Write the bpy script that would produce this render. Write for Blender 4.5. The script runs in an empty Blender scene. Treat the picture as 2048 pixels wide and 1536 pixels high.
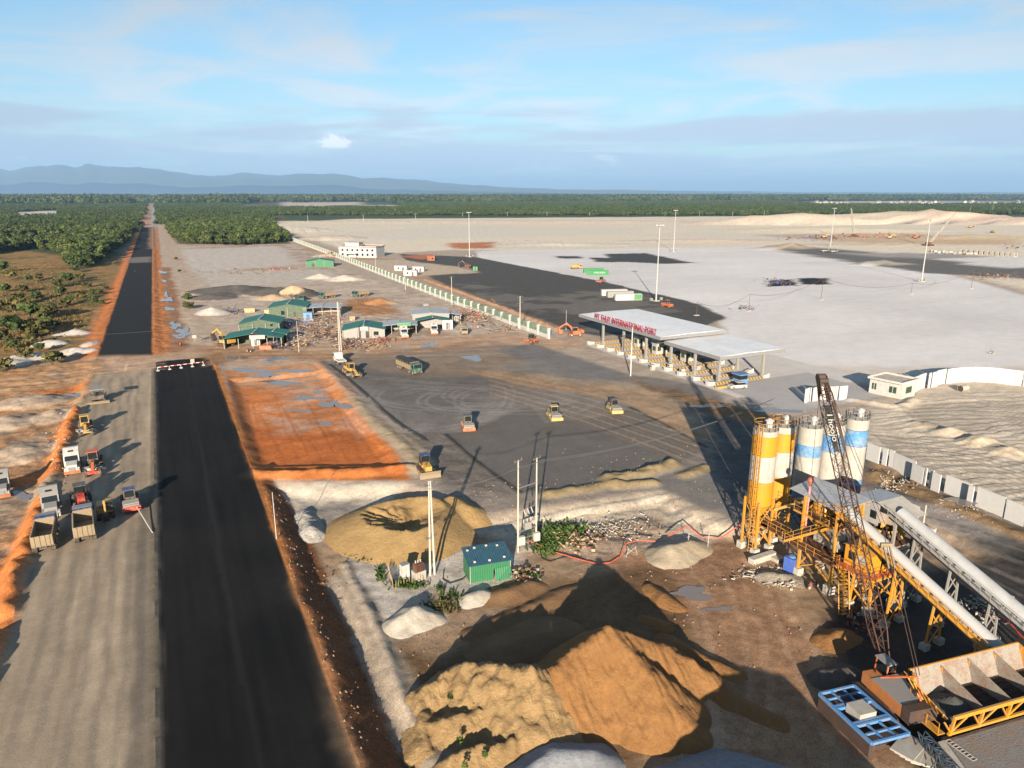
import bpy, math, random
import numpy as np
from mathutils import Matrix, Vector, Euler
random.seed(7); RNG = np.random.default_rng(7)
sc = bpy.context.scene
C = sc.collection
# ---------------------------------------------------------------- camera (world X = across the road, Y = along the road)
F = 1436.0; HCAM = 46.0
PITCH = math.atan(380 / F); YAW = math.atan((1024 - 305) * math.cos(PITCH) / F)
cp, sp = math.cos(PITCH), math.sin(PITCH); cy, sy = math.cos(YAW), math.sin(YAW)
cam = bpy.data.cameras.new('camera'); cam.sensor_width = 36; cam.lens = 36 * F / 2048
cam.clip_start = 0.5; cam.clip_end = 200000
camo = bpy.data.objects.new('camera', cam); C.objects.link(camo)
camo.location = (0, 0, HCAM); camo.rotation_euler = (math.pi / 2 - PITCH, 0, -YAW)
sc.camera = camo
# ---------------------------------------------------------------- sun, sky, exposure
SUN_EL = math.radians(14.5); SHADOW_AZ = math.radians(31.0)      # shadows run this far right of +Y
sd = bpy.data.lights.new('sun', 'SUN'); sd.energy = 5.0; sd.angle = math.radians(0.55); sd.color = (1.0, 0.86, 0.68)
so = bpy.data.objects.new('sun', sd); C.objects.link(so)
dirv = Vector((math.sin(SHADOW_AZ) * math.cos(SUN_EL), math.cos(SHADOW_AZ) * math.cos(SUN_EL), -math.sin(SUN_EL)))
so.rotation_euler = dirv.to_track_quat('-Z', 'Y').to_euler()
sc.view_settings.view_transform = 'Standard'; sc.view_settings.look = 'None'
sc.view_settings.exposure = 1.7; sc.view_settings.gamma = 1
sc.cycles.use_denoising = True
sc.cycles.max_bounces = 5; sc.cycles.diffuse_bounces = 1; sc.cycles.glossy_bounces = 2; sc.cycles.volume_bounces = 0
sc.cycles.transparent_max_bounces = 4; sc.cycles.volume_max_steps = 64
world = bpy.data.worlds.new('World'); sc.world = world; world.use_nodes = True
nt = world.node_tree; nt.nodes.clear()
class NT:
    def __init__(s, tree): s.t = tree
    def n(s, typ, **kw):
        nd = s.t.nodes.new(typ)
        for k, v in kw.items():
            if k.startswith('i_'):
                nd.inputs[k[2:].replace('_', ' ')].default_value = v
            else: setattr(nd, k, v)
        return nd
    def l(s, a, b): s.t.links.new(a, b)
    def val(s, x, sock):
        if isinstance(x, (int, float)): sock.default_value = x
        elif isinstance(x, (tuple, list)): sock.default_value = (*x, 1) if len(x) == 3 and sock.type == 'RGBA' else x
        else: s.l(x, sock)
    def math(s, op, a, b=0.0, c=0.0, clamp=False):
        nd = s.n('ShaderNodeMath', operation=op, use_clamp=clamp)
        s.val(a, nd.inputs[0]); s.val(b, nd.inputs[1]); s.val(c, nd.inputs[2]); return nd.outputs[0]
    def ramp(s, x, lo, hi, a=0.0, b=1.0):
        nd = s.n('ShaderNodeMapRange'); nd.interpolation_type = 'SMOOTHSTEP'
        s.val(x, nd.inputs[0]); s.val(lo, nd.inputs[1]); s.val(hi, nd.inputs[2]); s.val(a, nd.inputs[3]); s.val(b, nd.inputs[4]); return nd.outputs[0]
    def mix(s, f, a, b, mode='MIX'):
        nd = s.n('ShaderNodeMix', data_type='RGBA', blend_type=mode)
        s.val(f, nd.inputs[0]); s.val(a, nd.inputs[6]); s.val(b, nd.inputs[7]); return nd.outputs[2]
    def noise(s, vec, scale, detail=4, rough=0.55, dist=0.0):
        nd = s.n('ShaderNodeTexNoise'); s.l(vec, nd.inputs['Vector'])
        nd.inputs['Scale'].default_value = scale; nd.inputs['Detail'].default_value = detail
        nd.inputs['Roughness'].default_value = rough; nd.inputs['Distortion'].default_value = dist
        return nd.outputs[0]
    def comb(s, x, y, z):
        nd = s.n('ShaderNodeCombineXYZ'); s.val(x, nd.inputs[0]); s.val(y, nd.inputs[1]); s.val(z, nd.inputs[2]); return nd.outputs[0]
W = NT(nt)
sky = W.n('ShaderNodeTexSky', sky_type='NISHITA', sun_disc=False)
sky.sun_elevation = SUN_EL; sky.sun_rotation = SHADOW_AZ + math.pi
sky.air_density = 1.0; sky.dust_density = 0.3; sky.ozone_density = 2.5; sky.altitude = 50
tc = W.n('ShaderNodeTexCoord'); sep = W.n('ShaderNodeSeparateXYZ'); W.l(tc.outputs['Generated'], sep.inputs[0])
# cloud layer coordinates: along the view (a) and across (b), flattened towards the horizon like a cloud deck
el = sep.outputs[2]
fa = W.math('ADD', W.math('MULTIPLY', sep.outputs[0], sy), W.math('MULTIPLY', sep.outputs[1], cy))
fb = W.math('SUBTRACT', W.math('MULTIPLY', sep.outputs[0], cy), W.math('MULTIPLY', sep.outputs[1], sy))
zz = W.math('ADD', W.math('MAXIMUM', el, 0.0), 0.05)
vec = W.comb(W.math('DIVIDE', fb, zz), W.math('MULTIPLY', W.math('DIVIDE', fa, zz), 1.0), 0.0)
skyc = W.mix(1.0, sky.outputs[0], (0.84, 0.965, 0.97), 'MULTIPLY')
lum = W.n('ShaderNodeRGBToBW'); W.l(sky.outputs[0], lum.inputs[0])
white = W.mix(1.0, W.comb(lum.outputs[0], lum.outputs[0], lum.outputs[0]), (1.0, 1.06, 1.10), 'MULTIPLY')
cir = W.noise(vec, 0.7, 8, 0.62, 1.0)
c1 = W.math('MULTIPLY', W.ramp(cir, 0.40, 0.66), 0.85)
skyc = W.mix(c1, skyc, white)
# low streaky bank
vec2 = W.comb(W.math('MULTIPLY', fb, 3.2), W.math('MULTIPLY', el, 30.0), W.math('MULTIPLY', fa, 3.2))
bn = W.noise(vec2, 1.0, 7, 0.62, 0.4)
band = W.math('MULTIPLY', W.ramp(el, 0.012, 0.04), W.ramp(el, 0.15, 0.075))
m2 = W.math('MULTIPLY', W.ramp(W.math('ADD', bn, W.math('MULTIPLY', band, 0.30)), 0.66, 0.84), band)
grey = W.mix(1.0, W.comb(lum.outputs[0], lum.outputs[0], lum.outputs[0]), (0.64, 0.71, 0.80), 'MULTIPLY')
skyc = W.mix(W.math('MULTIPLY', m2, 0.95), skyc, grey)
# a few lit puffs on the bank
vec3 = W.comb(W.math('MULTIPLY', fb, 14.0), W.math('MULTIPLY', el, 34.0), W.math('MULTIPLY', fa, 14.0))
pn = W.noise(vec3, 1.0, 5, 0.6)
m3 = W.math('MULTIPLY', W.ramp(pn, 0.62, 0.74), W.math('MULTIPLY', W.ramp(el, 0.02, 0.04), W.ramp(el, 0.085, 0.05)))
skyc = W.mix(W.math('MULTIPLY', m3, 0.7), skyc, W.mix(1.0, white, (1.25, 1.15, 1.05), 'MULTIPLY'))
# one cumulus tower standing on the bank
az = W.math('DIVIDE', fb, W.math('MAXIMUM', fa, 0.05))
dx_ = W.math('DIVIDE', W.math('ADD', az, 0.235), 0.020); dy_ = W.math('DIVIDE', W.math('SUBTRACT', el, 0.064), 0.0095)
rad = W.math('SQRT', W.math('ADD', W.math('MULTIPLY', dx_, dx_), W.math('MULTIPLY', dy_, dy_)))
pf = W.noise(W.comb(W.math('MULTIPLY', az, 90.0), W.math('MULTIPLY', el, 110.0), 0.0), 1.0, 5, 0.6)
m4 = W.math('MULTIPLY', W.ramp(W.math('ADD', rad, W.math('MULTIPLY', W.math('SUBTRACT', pf, 0.5), 2.2)), 1.25, 0.7), W.ramp(el, 0.055, 0.060))
m4 = W.math('MULTIPLY', m4, W.ramp(fa, 0.3, 0.5))
skyc = W.mix(W.math('MULTIPLY', m4, 0.95), skyc, W.mix(1.0, white, (1.45, 1.32, 1.2), 'MULTIPLY'))
bg = W.n('ShaderNodeBackground'); W.l(skyc, bg.inputs[0]); bg.inputs[1].default_value = 0.05
wo = W.n('ShaderNodeOutputWorld'); W.l(bg.outputs[0], wo.inputs[0])
# ---------------------------------------------------------------- pixel -> place (a pixel gives a direction; the distance comes from the height of what it touches)
def Q(x, y, z=0.0):
    dn = F * sp + (y - 768) * cp; fw = F * cp - (y - 768) * sp; t = (HCAM - z) / dn
    X, Y = t * (x - 1024), t * fw
    return Vector((X * cy + Y * sy, -X * sy + Y * cy, z))
def c2w(X, Y, z=0.0): return Vector((X * cy + Y * sy, -X * sy + Y * cy, z))
def px(p):
    X = p[0] * cy - p[1] * sy; Y = p[0] * sy + p[1] * cy; q = HCAM - p[2]
    d = Y * cp + q * sp; return (1024 + F * X / d, 768 + F * (q * cp - Y * sp) / d)
def zrow(p, row):     # height above p at which a vertical through p crosses image row
    Y = p[0] * sy + p[1] * cy; k = (row - 768) / F
    return HCAM - (k * Y * cp + Y * sp) / (cp - k * sp)
def head(a, b): d = Vector(b) - Vector(a); return math.atan2(-d.x, d.y)     # rotation that turns local +Y to a->b
# ---------------------------------------------------------------- materials
MATS = {}
def mat(name, col, rough=0.6, metal=0.0, var=0.18, scale=1.5, dirt=None, dirt_amt=0.35, bump=0.0, streak=0.0, bscale=8.0, stripes=None, spec=0.4, corr=None):
    if name in MATS: return MATS[name]
    m = bpy.data.materials.new(name); m.use_nodes = True
    t = NT(m.node_tree); b = m.node_tree.nodes['Principled BSDF']
    tcx = t.n('ShaderNodeTexCoord').outputs['Object']
    n1 = t.noise(tcx, scale, 5, 0.6); n2 = t.noise(tcx, scale * 6, 4, 0.6)
    base = t.mix(t.math('MULTIPLY', t.ramp(n1, 0.3, 0.7), var), col, tuple(c * 0.45 for c in col))
    if stripes:
        c2, ax, per, sh = stripes
        s3 = t.n('ShaderNodeSeparateXYZ'); t.l(tcx, s3.inputs[0])
        w = t.math('ADD', s3.outputs[ax], t.math('MULTIPLY', s3.outputs[2], sh))
        fr = t.math('FRACT', t.math('DIVIDE', w, per))
        base = t.mix(t.math('GREATER_THAN', fr, 0.5), base, c2)
    if dirt:
        dm = t.math('MULTIPLY', t.ramp(t.math('ADD', t.math('MULTIPLY', n1, 0.5), t.math('MULTIPLY', n2, 0.5)), 0.42, 0.62), dirt_amt)
        base = t.mix(dm, base, dirt)
    if streak:
        sx = t.n('ShaderNodeSeparateXYZ'); t.l(tcx, sx.inputs[0])
        ns = t.noise(t.comb(sx.outputs[0], sx.outputs[1], t.math('MULTIPLY', sx.outputs[2], 0.07)), 3.2, 5, 0.65)
        base = t.mix(t.math('MULTIPLY', t.ramp(ns, 0.50, 0.72), streak), base, (0.20, 0.17, 0.13))
    t.l(base, b.inputs['Base Color'])
    t.val(t.ramp(n2, 0.2, 0.8, max(0.05, rough - 0.12), min(1, rough + 0.12)), b.inputs['Roughness'])
    b.inputs['Metallic'].default_value = metal
    b.inputs['Specular IOR Level'].default_value = spec
    h = None
    if corr:
        ax, per, amp = corr
        s4 = t.n('ShaderNodeSeparateXYZ'); t.l(tcx, s4.inputs[0])
        h = t.math('MULTIPLY', t.math('SINE', t.math('MULTIPLY', s4.outputs[ax], 2 * math.pi / per)), amp)
    if bump:
        n3 = t.math('ADD', t.math('MULTIPLY', t.noise(tcx, bscale, 8, 0.7), bump), t.math('MULTIPLY', t.noise(tcx, bscale * 5, 5, 0.7), bump * .25))
        h = t.math('ADD', h, n3) if h else n3
    if h:
        bp = t.n('ShaderNodeBump'); bp.inputs['Strength'].default_value = 1.0; bp.inputs['Distance'].default_value = 1.0
        t.l(h, bp.inputs['Height']); t.l(bp.outputs[0], b.inputs['Normal'])
    MATS[name] = m; return m
DUST = (0.33, 0.25, 0.17)
def paint(name, col, rough=0.45, dirt_amt=0.45): return mat(name, col, rough, 0, 0.25, 1.3, DUST, dirt_amt)
M = dict(
 yellow=paint('yellow_paint', (0.50, 0.22, 0.010)), mach_yellow=paint('machine_yellow', (0.46, 0.26, 0.025), dirt_amt=0.75),
 pale_yellow=paint('pale_yellow', (0.46, 0.34, 0.08), dirt_amt=0.55), orange=paint('orange_paint', (0.46, 0.085, 0.018), dirt_amt=0.5), red=paint('red_paint', (0.5, 0.03, 0.02)),
 white=paint('white_paint', (0.43, 0.42, 0.40), dirt_amt=0.25), offwhite=paint('off_white', (0.35, 0.335, 0.30), dirt_amt=0.4),
 blue=paint('blue_paint', (0.05, 0.20, 0.45)), navy=paint('navy_paint', (0.012, 0.04, 0.16)), bluegreen=paint('green_cab', (0.01, 0.10, 0.075)),
 green=paint('green_paint', (0.02, 0.20, 0.07)), dkgrey=paint('dark_grey_paint', (0.05, 0.05, 0.05)), black=mat('black_paint', (0.012, 0.012, 0.013), 0.5, var=0.3, dirt=DUST, dirt_amt=0.12),
 rubber=mat('tyre_rubber', (0.02, 0.02, 0.02), 0.85, dirt=DUST, dirt_amt=0.5), steel=mat('bare_steel', (0.32, 0.31, 0.30), 0.45, 0.6, dirt=(0.2, 0.1, 0.05), dirt_amt=0.3),
 rust=mat('rusty_steel', (0.13, 0.055, 0.03), 0.8, dirt=(0.05, 0.03, 0.025), dirt_amt=0.5), darksteel=mat('dark_steel', (0.045, 0.035, 0.03), 0.7, dirt=(0.12, 0.05, 0.03), dirt_amt=0.5),
 glass=mat('dark_glass', (0.012, 0.016, 0.018), 0.12, var=0.1, spec=0.6), concrete=mat('concrete', (0.42, 0.39, 0.34), 0.85, dirt=(0.24, 0.19, 0.14), dirt_amt=0.5, bump=0.01),
 pole=mat('pole_concrete', (0.40, 0.375, 0.325), 0.8, dirt=(0.33, 0.29, 0.24), dirt_amt=0.4), galv=mat('galvanised_sheet', (0.44, 0.45, 0.46), 0.45, 0.3, dirt=(0.3, 0.26, 0.22), dirt_amt=0.35, corr=(0, 0.3, 0.012)),
 grey=paint('grey_paint', (0.22, 0.225, 0.225)), wood=mat('raw_wood', (0.42, 0.30, 0.17), 0.8, dirt=(0.2, 0.14, 0.08), dirt_amt=0.5), tan=paint('tan_paint', (0.22, 0.17, 0.105)),
 roofteal=mat('green_roof_sheet', (0.012, 0.15, 0.125), 0.6, var=0.3, dirt=(0.08, 0.12, 0.09), dirt_amt=0.4, corr=(1, 0.35, 0.015)),
 roofblue=mat('blue_roof_sheet', (0.015, 0.075, 0.12), 0.5, var=0.3, dirt=(0.12, 0.14, 0.13), dirt_amt=0.3, corr=(0, 0.3, 0.015)),
 wallgreen=mat('green_wall_sheet', (0.015, 0.14, 0.06), 0.55, var=0.3, dirt=(0.15, 0.17, 0.1), dirt_amt=0.25, corr=(0, 0.3, 0.01)),
 wallolive=mat('olive_wall_sheet', (0.04, 0.085, 0.055), 0.7, var=0.3, dirt=DUST, dirt_amt=0.3, corr=(0, 0.35, 0.012)),
 brick=mat('terracotta', (0.32, 0.10, 0.045), 0.85, dirt=DUST, dirt_amt=0.4), cable=mat('cable_black', (0.02, 0.02, 0.02), 0.6), wire=mat('wire_grey', (0.10, 0.10, 0.10), 0.5),
 hose=mat('red_hose', (0.55, 0.06, 0.03), 0.5, dirt=DUST, dirt_amt=0.3), tarp=mat('black_tarp', (0.014, 0.015, 0.016), 0.55, bump=0.05, bscale=2.0, dirt=DUST, dirt_amt=0.1),
 hazard=mat('hazard_stripe', (0.42, 0.23, 0.03), 0.6, stripes=((0.03, 0.03, 0.03), 0, 1.0, 1.0), dirt=DUST, dirt_amt=0.3), barrier=mat('barrier_stripe', (0.7, 0.68, 0.64), 0.6, stripes=((0.5, 0.05, 0.03), 0, 1.6, 0.0)),
 bluetarp=mat('blue_tarp', (0.04, 0.10, 0.38), 0.55, dirt=DUST, dirt_amt=0.2), greentarp=mat('green_grille', (0.09, 0.20, 0.11), 0.6, var=0.4, dirt=(0.3, 0.33, 0.22), dirt_amt=0.5),
 pink=mat('pink_sling', (0.75, 0.22, 0.2), 0.7), maroon=paint('maroon_letters', (0.28, 0.01, 0.02), dirt_amt=0.05), redroof=mat('maroon_roof', (0.16, 0.06, 0.05), 0.7),
)
# ---------------------------------------------------------------- mesh builder
class MB:
    def __init__(s): s.v = []; s.f = []
    def add(s, vs, fs):
        o = len(s.v); s.v += [tuple(v) for v in vs]; s.f += [tuple(i + o for i in f) for f in fs]; return s
    def hexa(s, v8): return s.add(v8, [(0, 3, 2, 1), (4, 5, 6, 7), (0, 1, 5, 4), (1, 2, 6, 5), (2, 3, 7, 6), (3, 0, 4, 7)])
    def box(s, x0, x1, y0, y1, z0, z1):
        return s.hexa([(x0, y0, z0), (x1, y0, z0), (x1, y1, z0), (x0, y1, z0), (x0, y0, z1), (x1, y0, z1), (x1, y1, z1), (x0, y1, z1)])
    def beam(s, a, b, w, h=None, up=(0, 0, 1)):
        h = h or w; a = Vector(a); b = Vector(b); d = (b - a).normalized(); u = Vector(up)
        if abs(d.dot(u)) > 0.98: u = Vector((1, 0, 0))
        r = d.cross(u).normalized(); t = r.cross(d)
        r *= w / 2; t *= h / 2
        return s.hexa([a - r - t, a + r - t, b + r - t, b - r - t, a - r + t, a + r + t, b + r + t, b - r + t])
    def cyl(s, a, b, r, r2=None, n=8, caps=True):
        r2 = r if r2 is None else r2; a = Vector(a); b = Vector(b); d = (b - a).normalized()
        u = Vector((0, 0, 1)) if abs(d.z) < 0.95 else Vector((1, 0, 0)); x = d.cross(u).normalized(); y = d.cross(x)
        vs = [];
        for c, rr in ((a, r), (b, r2)):
            for i in range(n): t = 2 * math.pi * i / n; vs.append(c + (x * math.cos(t) + y * math.sin(t)) * rr)
        fs = [((i + 1) % n, i, n + i, n + (i + 1) % n) for i in range(n)]
        if caps: fs += [tuple(range(n)), tuple(range(2 * n - 1, n - 1, -1))]
        return s.add(vs, fs)
    def lathe(s, c, prof, n=24):   # prof = [(r,z)...]
        c = Vector(c); vs = []; fs = []
        for r, z in prof:
            for i in range(n): t = 2 * math.pi * i / n; vs.append((c.x + r * math.cos(t), c.y + r * math.sin(t), c.z + z))
        for k in range(len(prof) - 1):
            for i in range(n): fs.append((k * n + i, k * n + (i + 1) % n, (k + 1) * n + (i + 1) % n, (k + 1) * n + i))
        return s.add(vs, fs)
    def prx(s, prof, x0, x1):      # side profile in (y,z), extruded over x
        n = len(prof); vs = [(x0, y, z) for y, z in prof] + [(x1, y, z) for y, z in prof]
        return s.add(vs, [tuple(range(n)), tuple(range(2 * n - 1, n - 1, -1))] + [((i + 1) % n, i, n + i, n + (i + 1) % n) for i in range(n)])
    def pry(s, prof, y0, y1):      # profile in (x,z), extruded over y
        n = len(prof); vs = [(x, y0, z) for x, z in prof] + [(x, y1, z) for x, z in prof]
        return s.add(vs, [tuple(range(n - 1, -1, -1)), tuple(range(n, 2 * n))] + [(i, (i + 1) % n, n + (i + 1) % n, n + i) for i in range(n)])
    def prz(s, poly, z0, z1):
        n = len(poly); vs = [(x, y, z0) for x, y in poly] + [(x, y, z1) for x, y in poly]
        return s.add(vs, [tuple(range(n - 1, -1, -1)), tuple(range(n, 2 * n))] + [(i, (i + 1) % n, n + (i + 1) % n, n + i) for i in range(n)])
    def tube(s, pts, r, n=6):
        for a, b in zip(pts[:-1], pts[1:]): s.cyl(a, b, r, None, n)
        return s
    def plate(s, pts, t):          # polygon plate with thickness t along its normal (downwards)
        pts = [Vector(p) for p in pts]; nrm = (pts[1] - pts[0]).cross(pts[2] - pts[0]).normalized(); n = len(pts)
        vs = pts + [p - nrm * t for p in pts]
        return s.add(vs, [tuple(range(n)), tuple(range(2 * n - 1, n - 1, -1))] + [((i + 1) % n, i, n + i, n + (i + 1) % n) for i in range(n)])
    def build(s, name, m, parent=None, smooth=False):
        me = bpy.data.meshes.new(name); me.from_pydata(s.v, [], s.f); me.update()
        me.materials.append(M[m] if isinstance(m, str) else m)
        if smooth: me.shade_smooth(); 
        o = bpy.data.objects.new(name, me); C.objects.link(o)
        if parent: o.parent = parent
        return o
def tag(o, label, cat, group=None):
    o['label'] = label; o['category'] = cat
    if group: o['group'] = group
    return o
def thing(name, label, cat, loc=(0, 0, 0), rz=0.0, group=None):
    o = bpy.data.objects.new(name, None); C.objects.link(o); o.location = loc; o.rotation_euler = (0, 0, rz); o.empty_display_size = 0.5
    return tag(o, label, cat, group)
def clone(root, loc=None, rz=None, label=None, group=None, scale=None):
    r = root.copy(); C.objects.link(r)
    if loc is not None: r.location = loc
    if rz is not None: r.rotation_euler = (0, 0, rz)
    if scale: r.scale = (scale,) * 3
    if label: r['label'] = label
    if group: r['group'] = group
    for ch in list(root.children):
        c = ch.copy(); C.objects.link(c); c.parent = r
        for g in ch.children:
            d = g.copy(); C.objects.link(d); d.parent = c
    return r
# ================================================================ ground: one sheet, split by use, coloured and shaped per zone
LZ = -1.2            # the plant yard lies lower than the road and the gravel yard
def hash2(ix, iy, s):
    h = (ix.astype(np.int64) * 374761393 + iy.astype(np.int64) * 668265263 + s * 974711) & 0x7fffffff
    h = ((h ^ (h >> 13)) * 1274126177) & 0x7fffffff
    return ((h ^ (h >> 16)) & 0xffff) / 65535.0
def vnoise(x, y, s=0):
    ix = np.floor(x); iy = np.floor(y); fx = x - ix; fy = y - iy
    fx = fx * fx * (3 - 2 * fx); fy = fy * fy * (3 - 2 * fy)
    a = hash2(ix, iy, s); b = hash2(ix + 1, iy, s); c = hash2(ix, iy + 1, s); d = hash2(ix + 1, iy + 1, s)
    return (a * (1 - fx) + b * fx) * (1 - fy) + (c * (1 - fx) + d * fx) * fy
def fbm(x, y, sc_, oct=4, s=0, g=0.5):
    r = 0; a = 1; t = 0
    for k in range(oct):
        r = r + a * (vnoise(x * sc_ + 17.3 * k, y * sc_ + 5.1 * k, s + k) - 0.5); t += a; a *= g; sc_ *= 2.03
    return r / t * 2
def sstep(a, b, x): t = np.clip((x - a) / (b - a), 0, 1); return t * t * (3 - 2 * t)
def spaced(segs, start):
    out = [start]
    for end, d0, d1 in segs:
        x = out[-1]; L = end - x; n = max(1, int(round(2 * L / (d0 + d1)))); t = np.arange(1, n + 1) / n
        g = t * d0 + (d1 - d0) * t * t / 2; g = g / g[-1] * L; out += list(x + g)
    return np.array(out)
gu = spaced([(-40, 8000, 10), (22, 6, 1.0), (50, .5, .36), (160, .36, .42), (240, .42, .7), (420, .7, 1.6), (760, 1.6, 6), (2000, 8, 40), (9000, 60, 500), (70000, 800, 9000)], -30000.)
gv = spaced([(-800, 8000, 60), (-160, 40, 3), (-60, 2.5, .7), (-24, .7, .4), (72, .4, .36), (130, .4, .5), (230, .6, 1.3), (420, 1.5, 5), (1500, 8, 60), (70000, 100, 8000)], -60000.)
GV, GU = np.meshgrid(gv, gu); nR, nC = GV.shape
gx = GV.ravel(); gy = GU.ravel(); NV = gx.size
W1 = fbm(gx, gy, 0.11, 4, 3); W2 = fbm(gx, gy, 0.11, 4, 23); W3 = fbm(gx, gy, 0.6, 3, 41); WB = fbm(gx, gy, 0.025, 4, 61)
def poly_w(poly, soft=1.0, wob=0.0):
    """soft inside weight of a world polygon for every ground vertex"""
    P_ = np.array([(p[0], p[1]) for p in poly], float); m = soft + wob * 1.5
    idx = np.where((gx > P_[:, 0].min() - m) & (gx < P_[:, 0].max() + m) & (gy > P_[:, 1].min() - m) & (gy < P_[:, 1].max() + m))[0]
    x = gx[idx] + (W1[idx] + .4 * W3[idx]) * wob; y = gy[idx] + (W2[idx] - .4 * W3[idx]) * wob
    d2 = np.full(x.shape, 1e18); ins = np.zeros(x.shape, bool); n = len(P_)
    for i in range(n):
        ax, ay = P_[i]; bx, by = P_[(i + 1) % n]; ex, ey = bx - ax, by - ay
        t = np.clip(((x - ax) * ex + (y - ay) * ey) / (ex * ex + ey * ey + 1e-9), 0, 1)
        d2 = np.minimum(d2, (x - ax - t * ex) ** 2 + (y - ay - t * ey) ** 2)
        c = ((ay > y) != (by > y)) & (x < (bx - ax) * (y - ay) / (by - ay + 1e-12) + ax); ins ^= c
    sdf = np.where(ins, 1, -1) * np.sqrt(d2)
    return idx, sstep(-soft, soft, sdf) if soft > 0 else (sdf > 0).astype(float)
def line_w(pts, width, wob=0.0):
    P_ = np.array([(p[0], p[1]) for p in pts], float); m = width + wob * 1.5
    idx = np.where((gx > P_[:, 0].min() - m) & (gx < P_[:, 0].max() + m) & (gy > P_[:, 1].min() - m) & (gy < P_[:, 1].max() + m))[0]
    x = gx[idx] + W1[idx] * wob; y = gy[idx] + W2[idx] * wob; d2 = np.full(x.shape, 1e18)
    for (ax, ay), (bx, by) in zip(P_[:-1], P_[1:]):
        ex, ey = bx - ax, by - ay; t = np.clip(((x - ax) * ex + (y - ay) * ey) / (ex * ex + ey * ey + 1e-9), 0, 1)
        d2 = np.minimum(d2, (x - ax - t * ex) ** 2 + (y - ay - t * ey) ** 2)
    return idx, np.clip(1 - np.sqrt(d2) / width, 0, 1)
col = np.empty((NV, 3)); col[:] = (0.37, 0.30, 0.24)
amp = np.full(NV, 0.10); bmp = np.full(NV, 0.6); rgh = np.full(NV, 0.9); zid = np.zeros(NV, np.int8)
gz = np.zeros(NV)
def PX(pts, z=0.0): return [Q(x, y, z) for x, y in pts]
def zone(poly, c=None, soft=1.0, wob=1.0, a=None, b=None, r=None, k=None, op=1.0):
    idx, w = poly_w(poly, soft, wob); w = w * op
    if c is not None: col[idx] = col[idx] * (1 - w[:, None]) + np.array(c) * w[:, None]
    if a is not None: amp[idx] = amp[idx] * (1 - w) + a * w
    if b is not None: bmp[idx] = bmp[idx] * (1 - w) + b * w
    if r is not None: rgh[idx] = rgh[idx] * (1 - w) + r * w
    if k is not None: zid[idx[w > 0.5]] = k
def level(poly, z, soft=1.5, wob=0.4):
    idx, w = poly_w(poly, soft, wob); gz[idx] = gz[idx] * (1 - w) + z * w
def ridge(pts, h, width, wob=0.5, c=None, keep=0.0):
    idx, w = line_w(pts, width, wob); gz[idx] += h * sstep(0, 1, w) * (1 + keep * W3[idx])
    if c is not None: ww = sstep(0, .6, w)[:, None]; col[idx] = col[idx] * (1 - ww) + np.array(c) * ww
def track(pts, width, c, op=0.6, wob=0.3):
    idx, w = line_w(pts, width, wob); w = (sstep(0, .5, w) * op)[:, None]; col[idx] = col[idx] * (1 - w) + np.array(c) * w
def R(x0, x1, y0, y1): return [(x0, y0), (x1, y0), (x1, y1), (x0, y1)]
SAND = (0.44, 0.375, 0.31); PALE = (0.52, 0.46, 0.40); ORANGE = (0.46, 0.16, 0.048); DEEPOR = (0.40, 0.105, 0.022); BROWN = (0.29, 0.165, 0.085); DKGRAV = (0.075, 0.068, 0.062)
GRAV = (0.19, 0.172, 0.155); ASPH = (0.0095, 0.009, 0.0085); CONC = (0.62, 0.585, 0.56); DRY = (0.27, 0.16, 0.06); FOREST = (0.055, 0.075, 0.03)
# far country
zone(R(-70000, 70000, 900, 70000), FOREST, 40, 30, a=0.0, b=1)
zone(R(-700, -22, 235, 620), DRY, 6, 12, a=0.2, b=1)
zone(R(-70000, -22, 520, 70000), FOREST, 30, 30, a=0.0, b=1)
idx = np.where((gx < -22) & (gy > 235) & (gy < 620))[0]; w = sstep(.05, .35, WB[idx])[:, None]; col[idx] = col[idx] * (1 - w) + np.array((.12, .10, .035)) * w
for pl in ([(20, 425), (125, 421), (128, 433), (20, 434)], [(0, 478), (110, 474), (108, 490), (0, 492)], [(1060, 400), (1180, 398), (1180, 404), (1050, 406)]): zone(PX(pl), PALE, 3, 4)
for x, y, w_, h_ in ((560, 412, 190, 7), (640, 405, 160, 5), (960, 413, 60, 4), (760, 414, 60, 4), (1700, 406, 330, 3)): zone(PX([(x - w_ / 2, y - h_), (x + w_ / 2, y - h_), (x + w_ / 2, y + h_), (x - w_ / 2, y + h_)]), (.48, .40, .33), 12, 25)
zone(PX([(310, 400), (560, 400), (580, 492), (345, 492)]), (.10, .10, .04), 4, 3)
zone(PX([(-300, 500), (60, 502), (125, 512), (150, 545), (205, 528), (240, 505), (225, 560), (180, 700), (-300, 745)]), DRY, 5, 6, a=.2, b=1.2)
idx, w = poly_w(PX([(-300, 500), (130, 505), (240, 505), (180, 700), (-300, 745)]), 5, 4); f = (w * .7 * sstep(.0, .3, W1[idx] + .6 * WB[idx]))[:, None]; col[idx] = col[idx] * (1 - f) + np.array((.10, .085, .03)) * f
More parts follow.
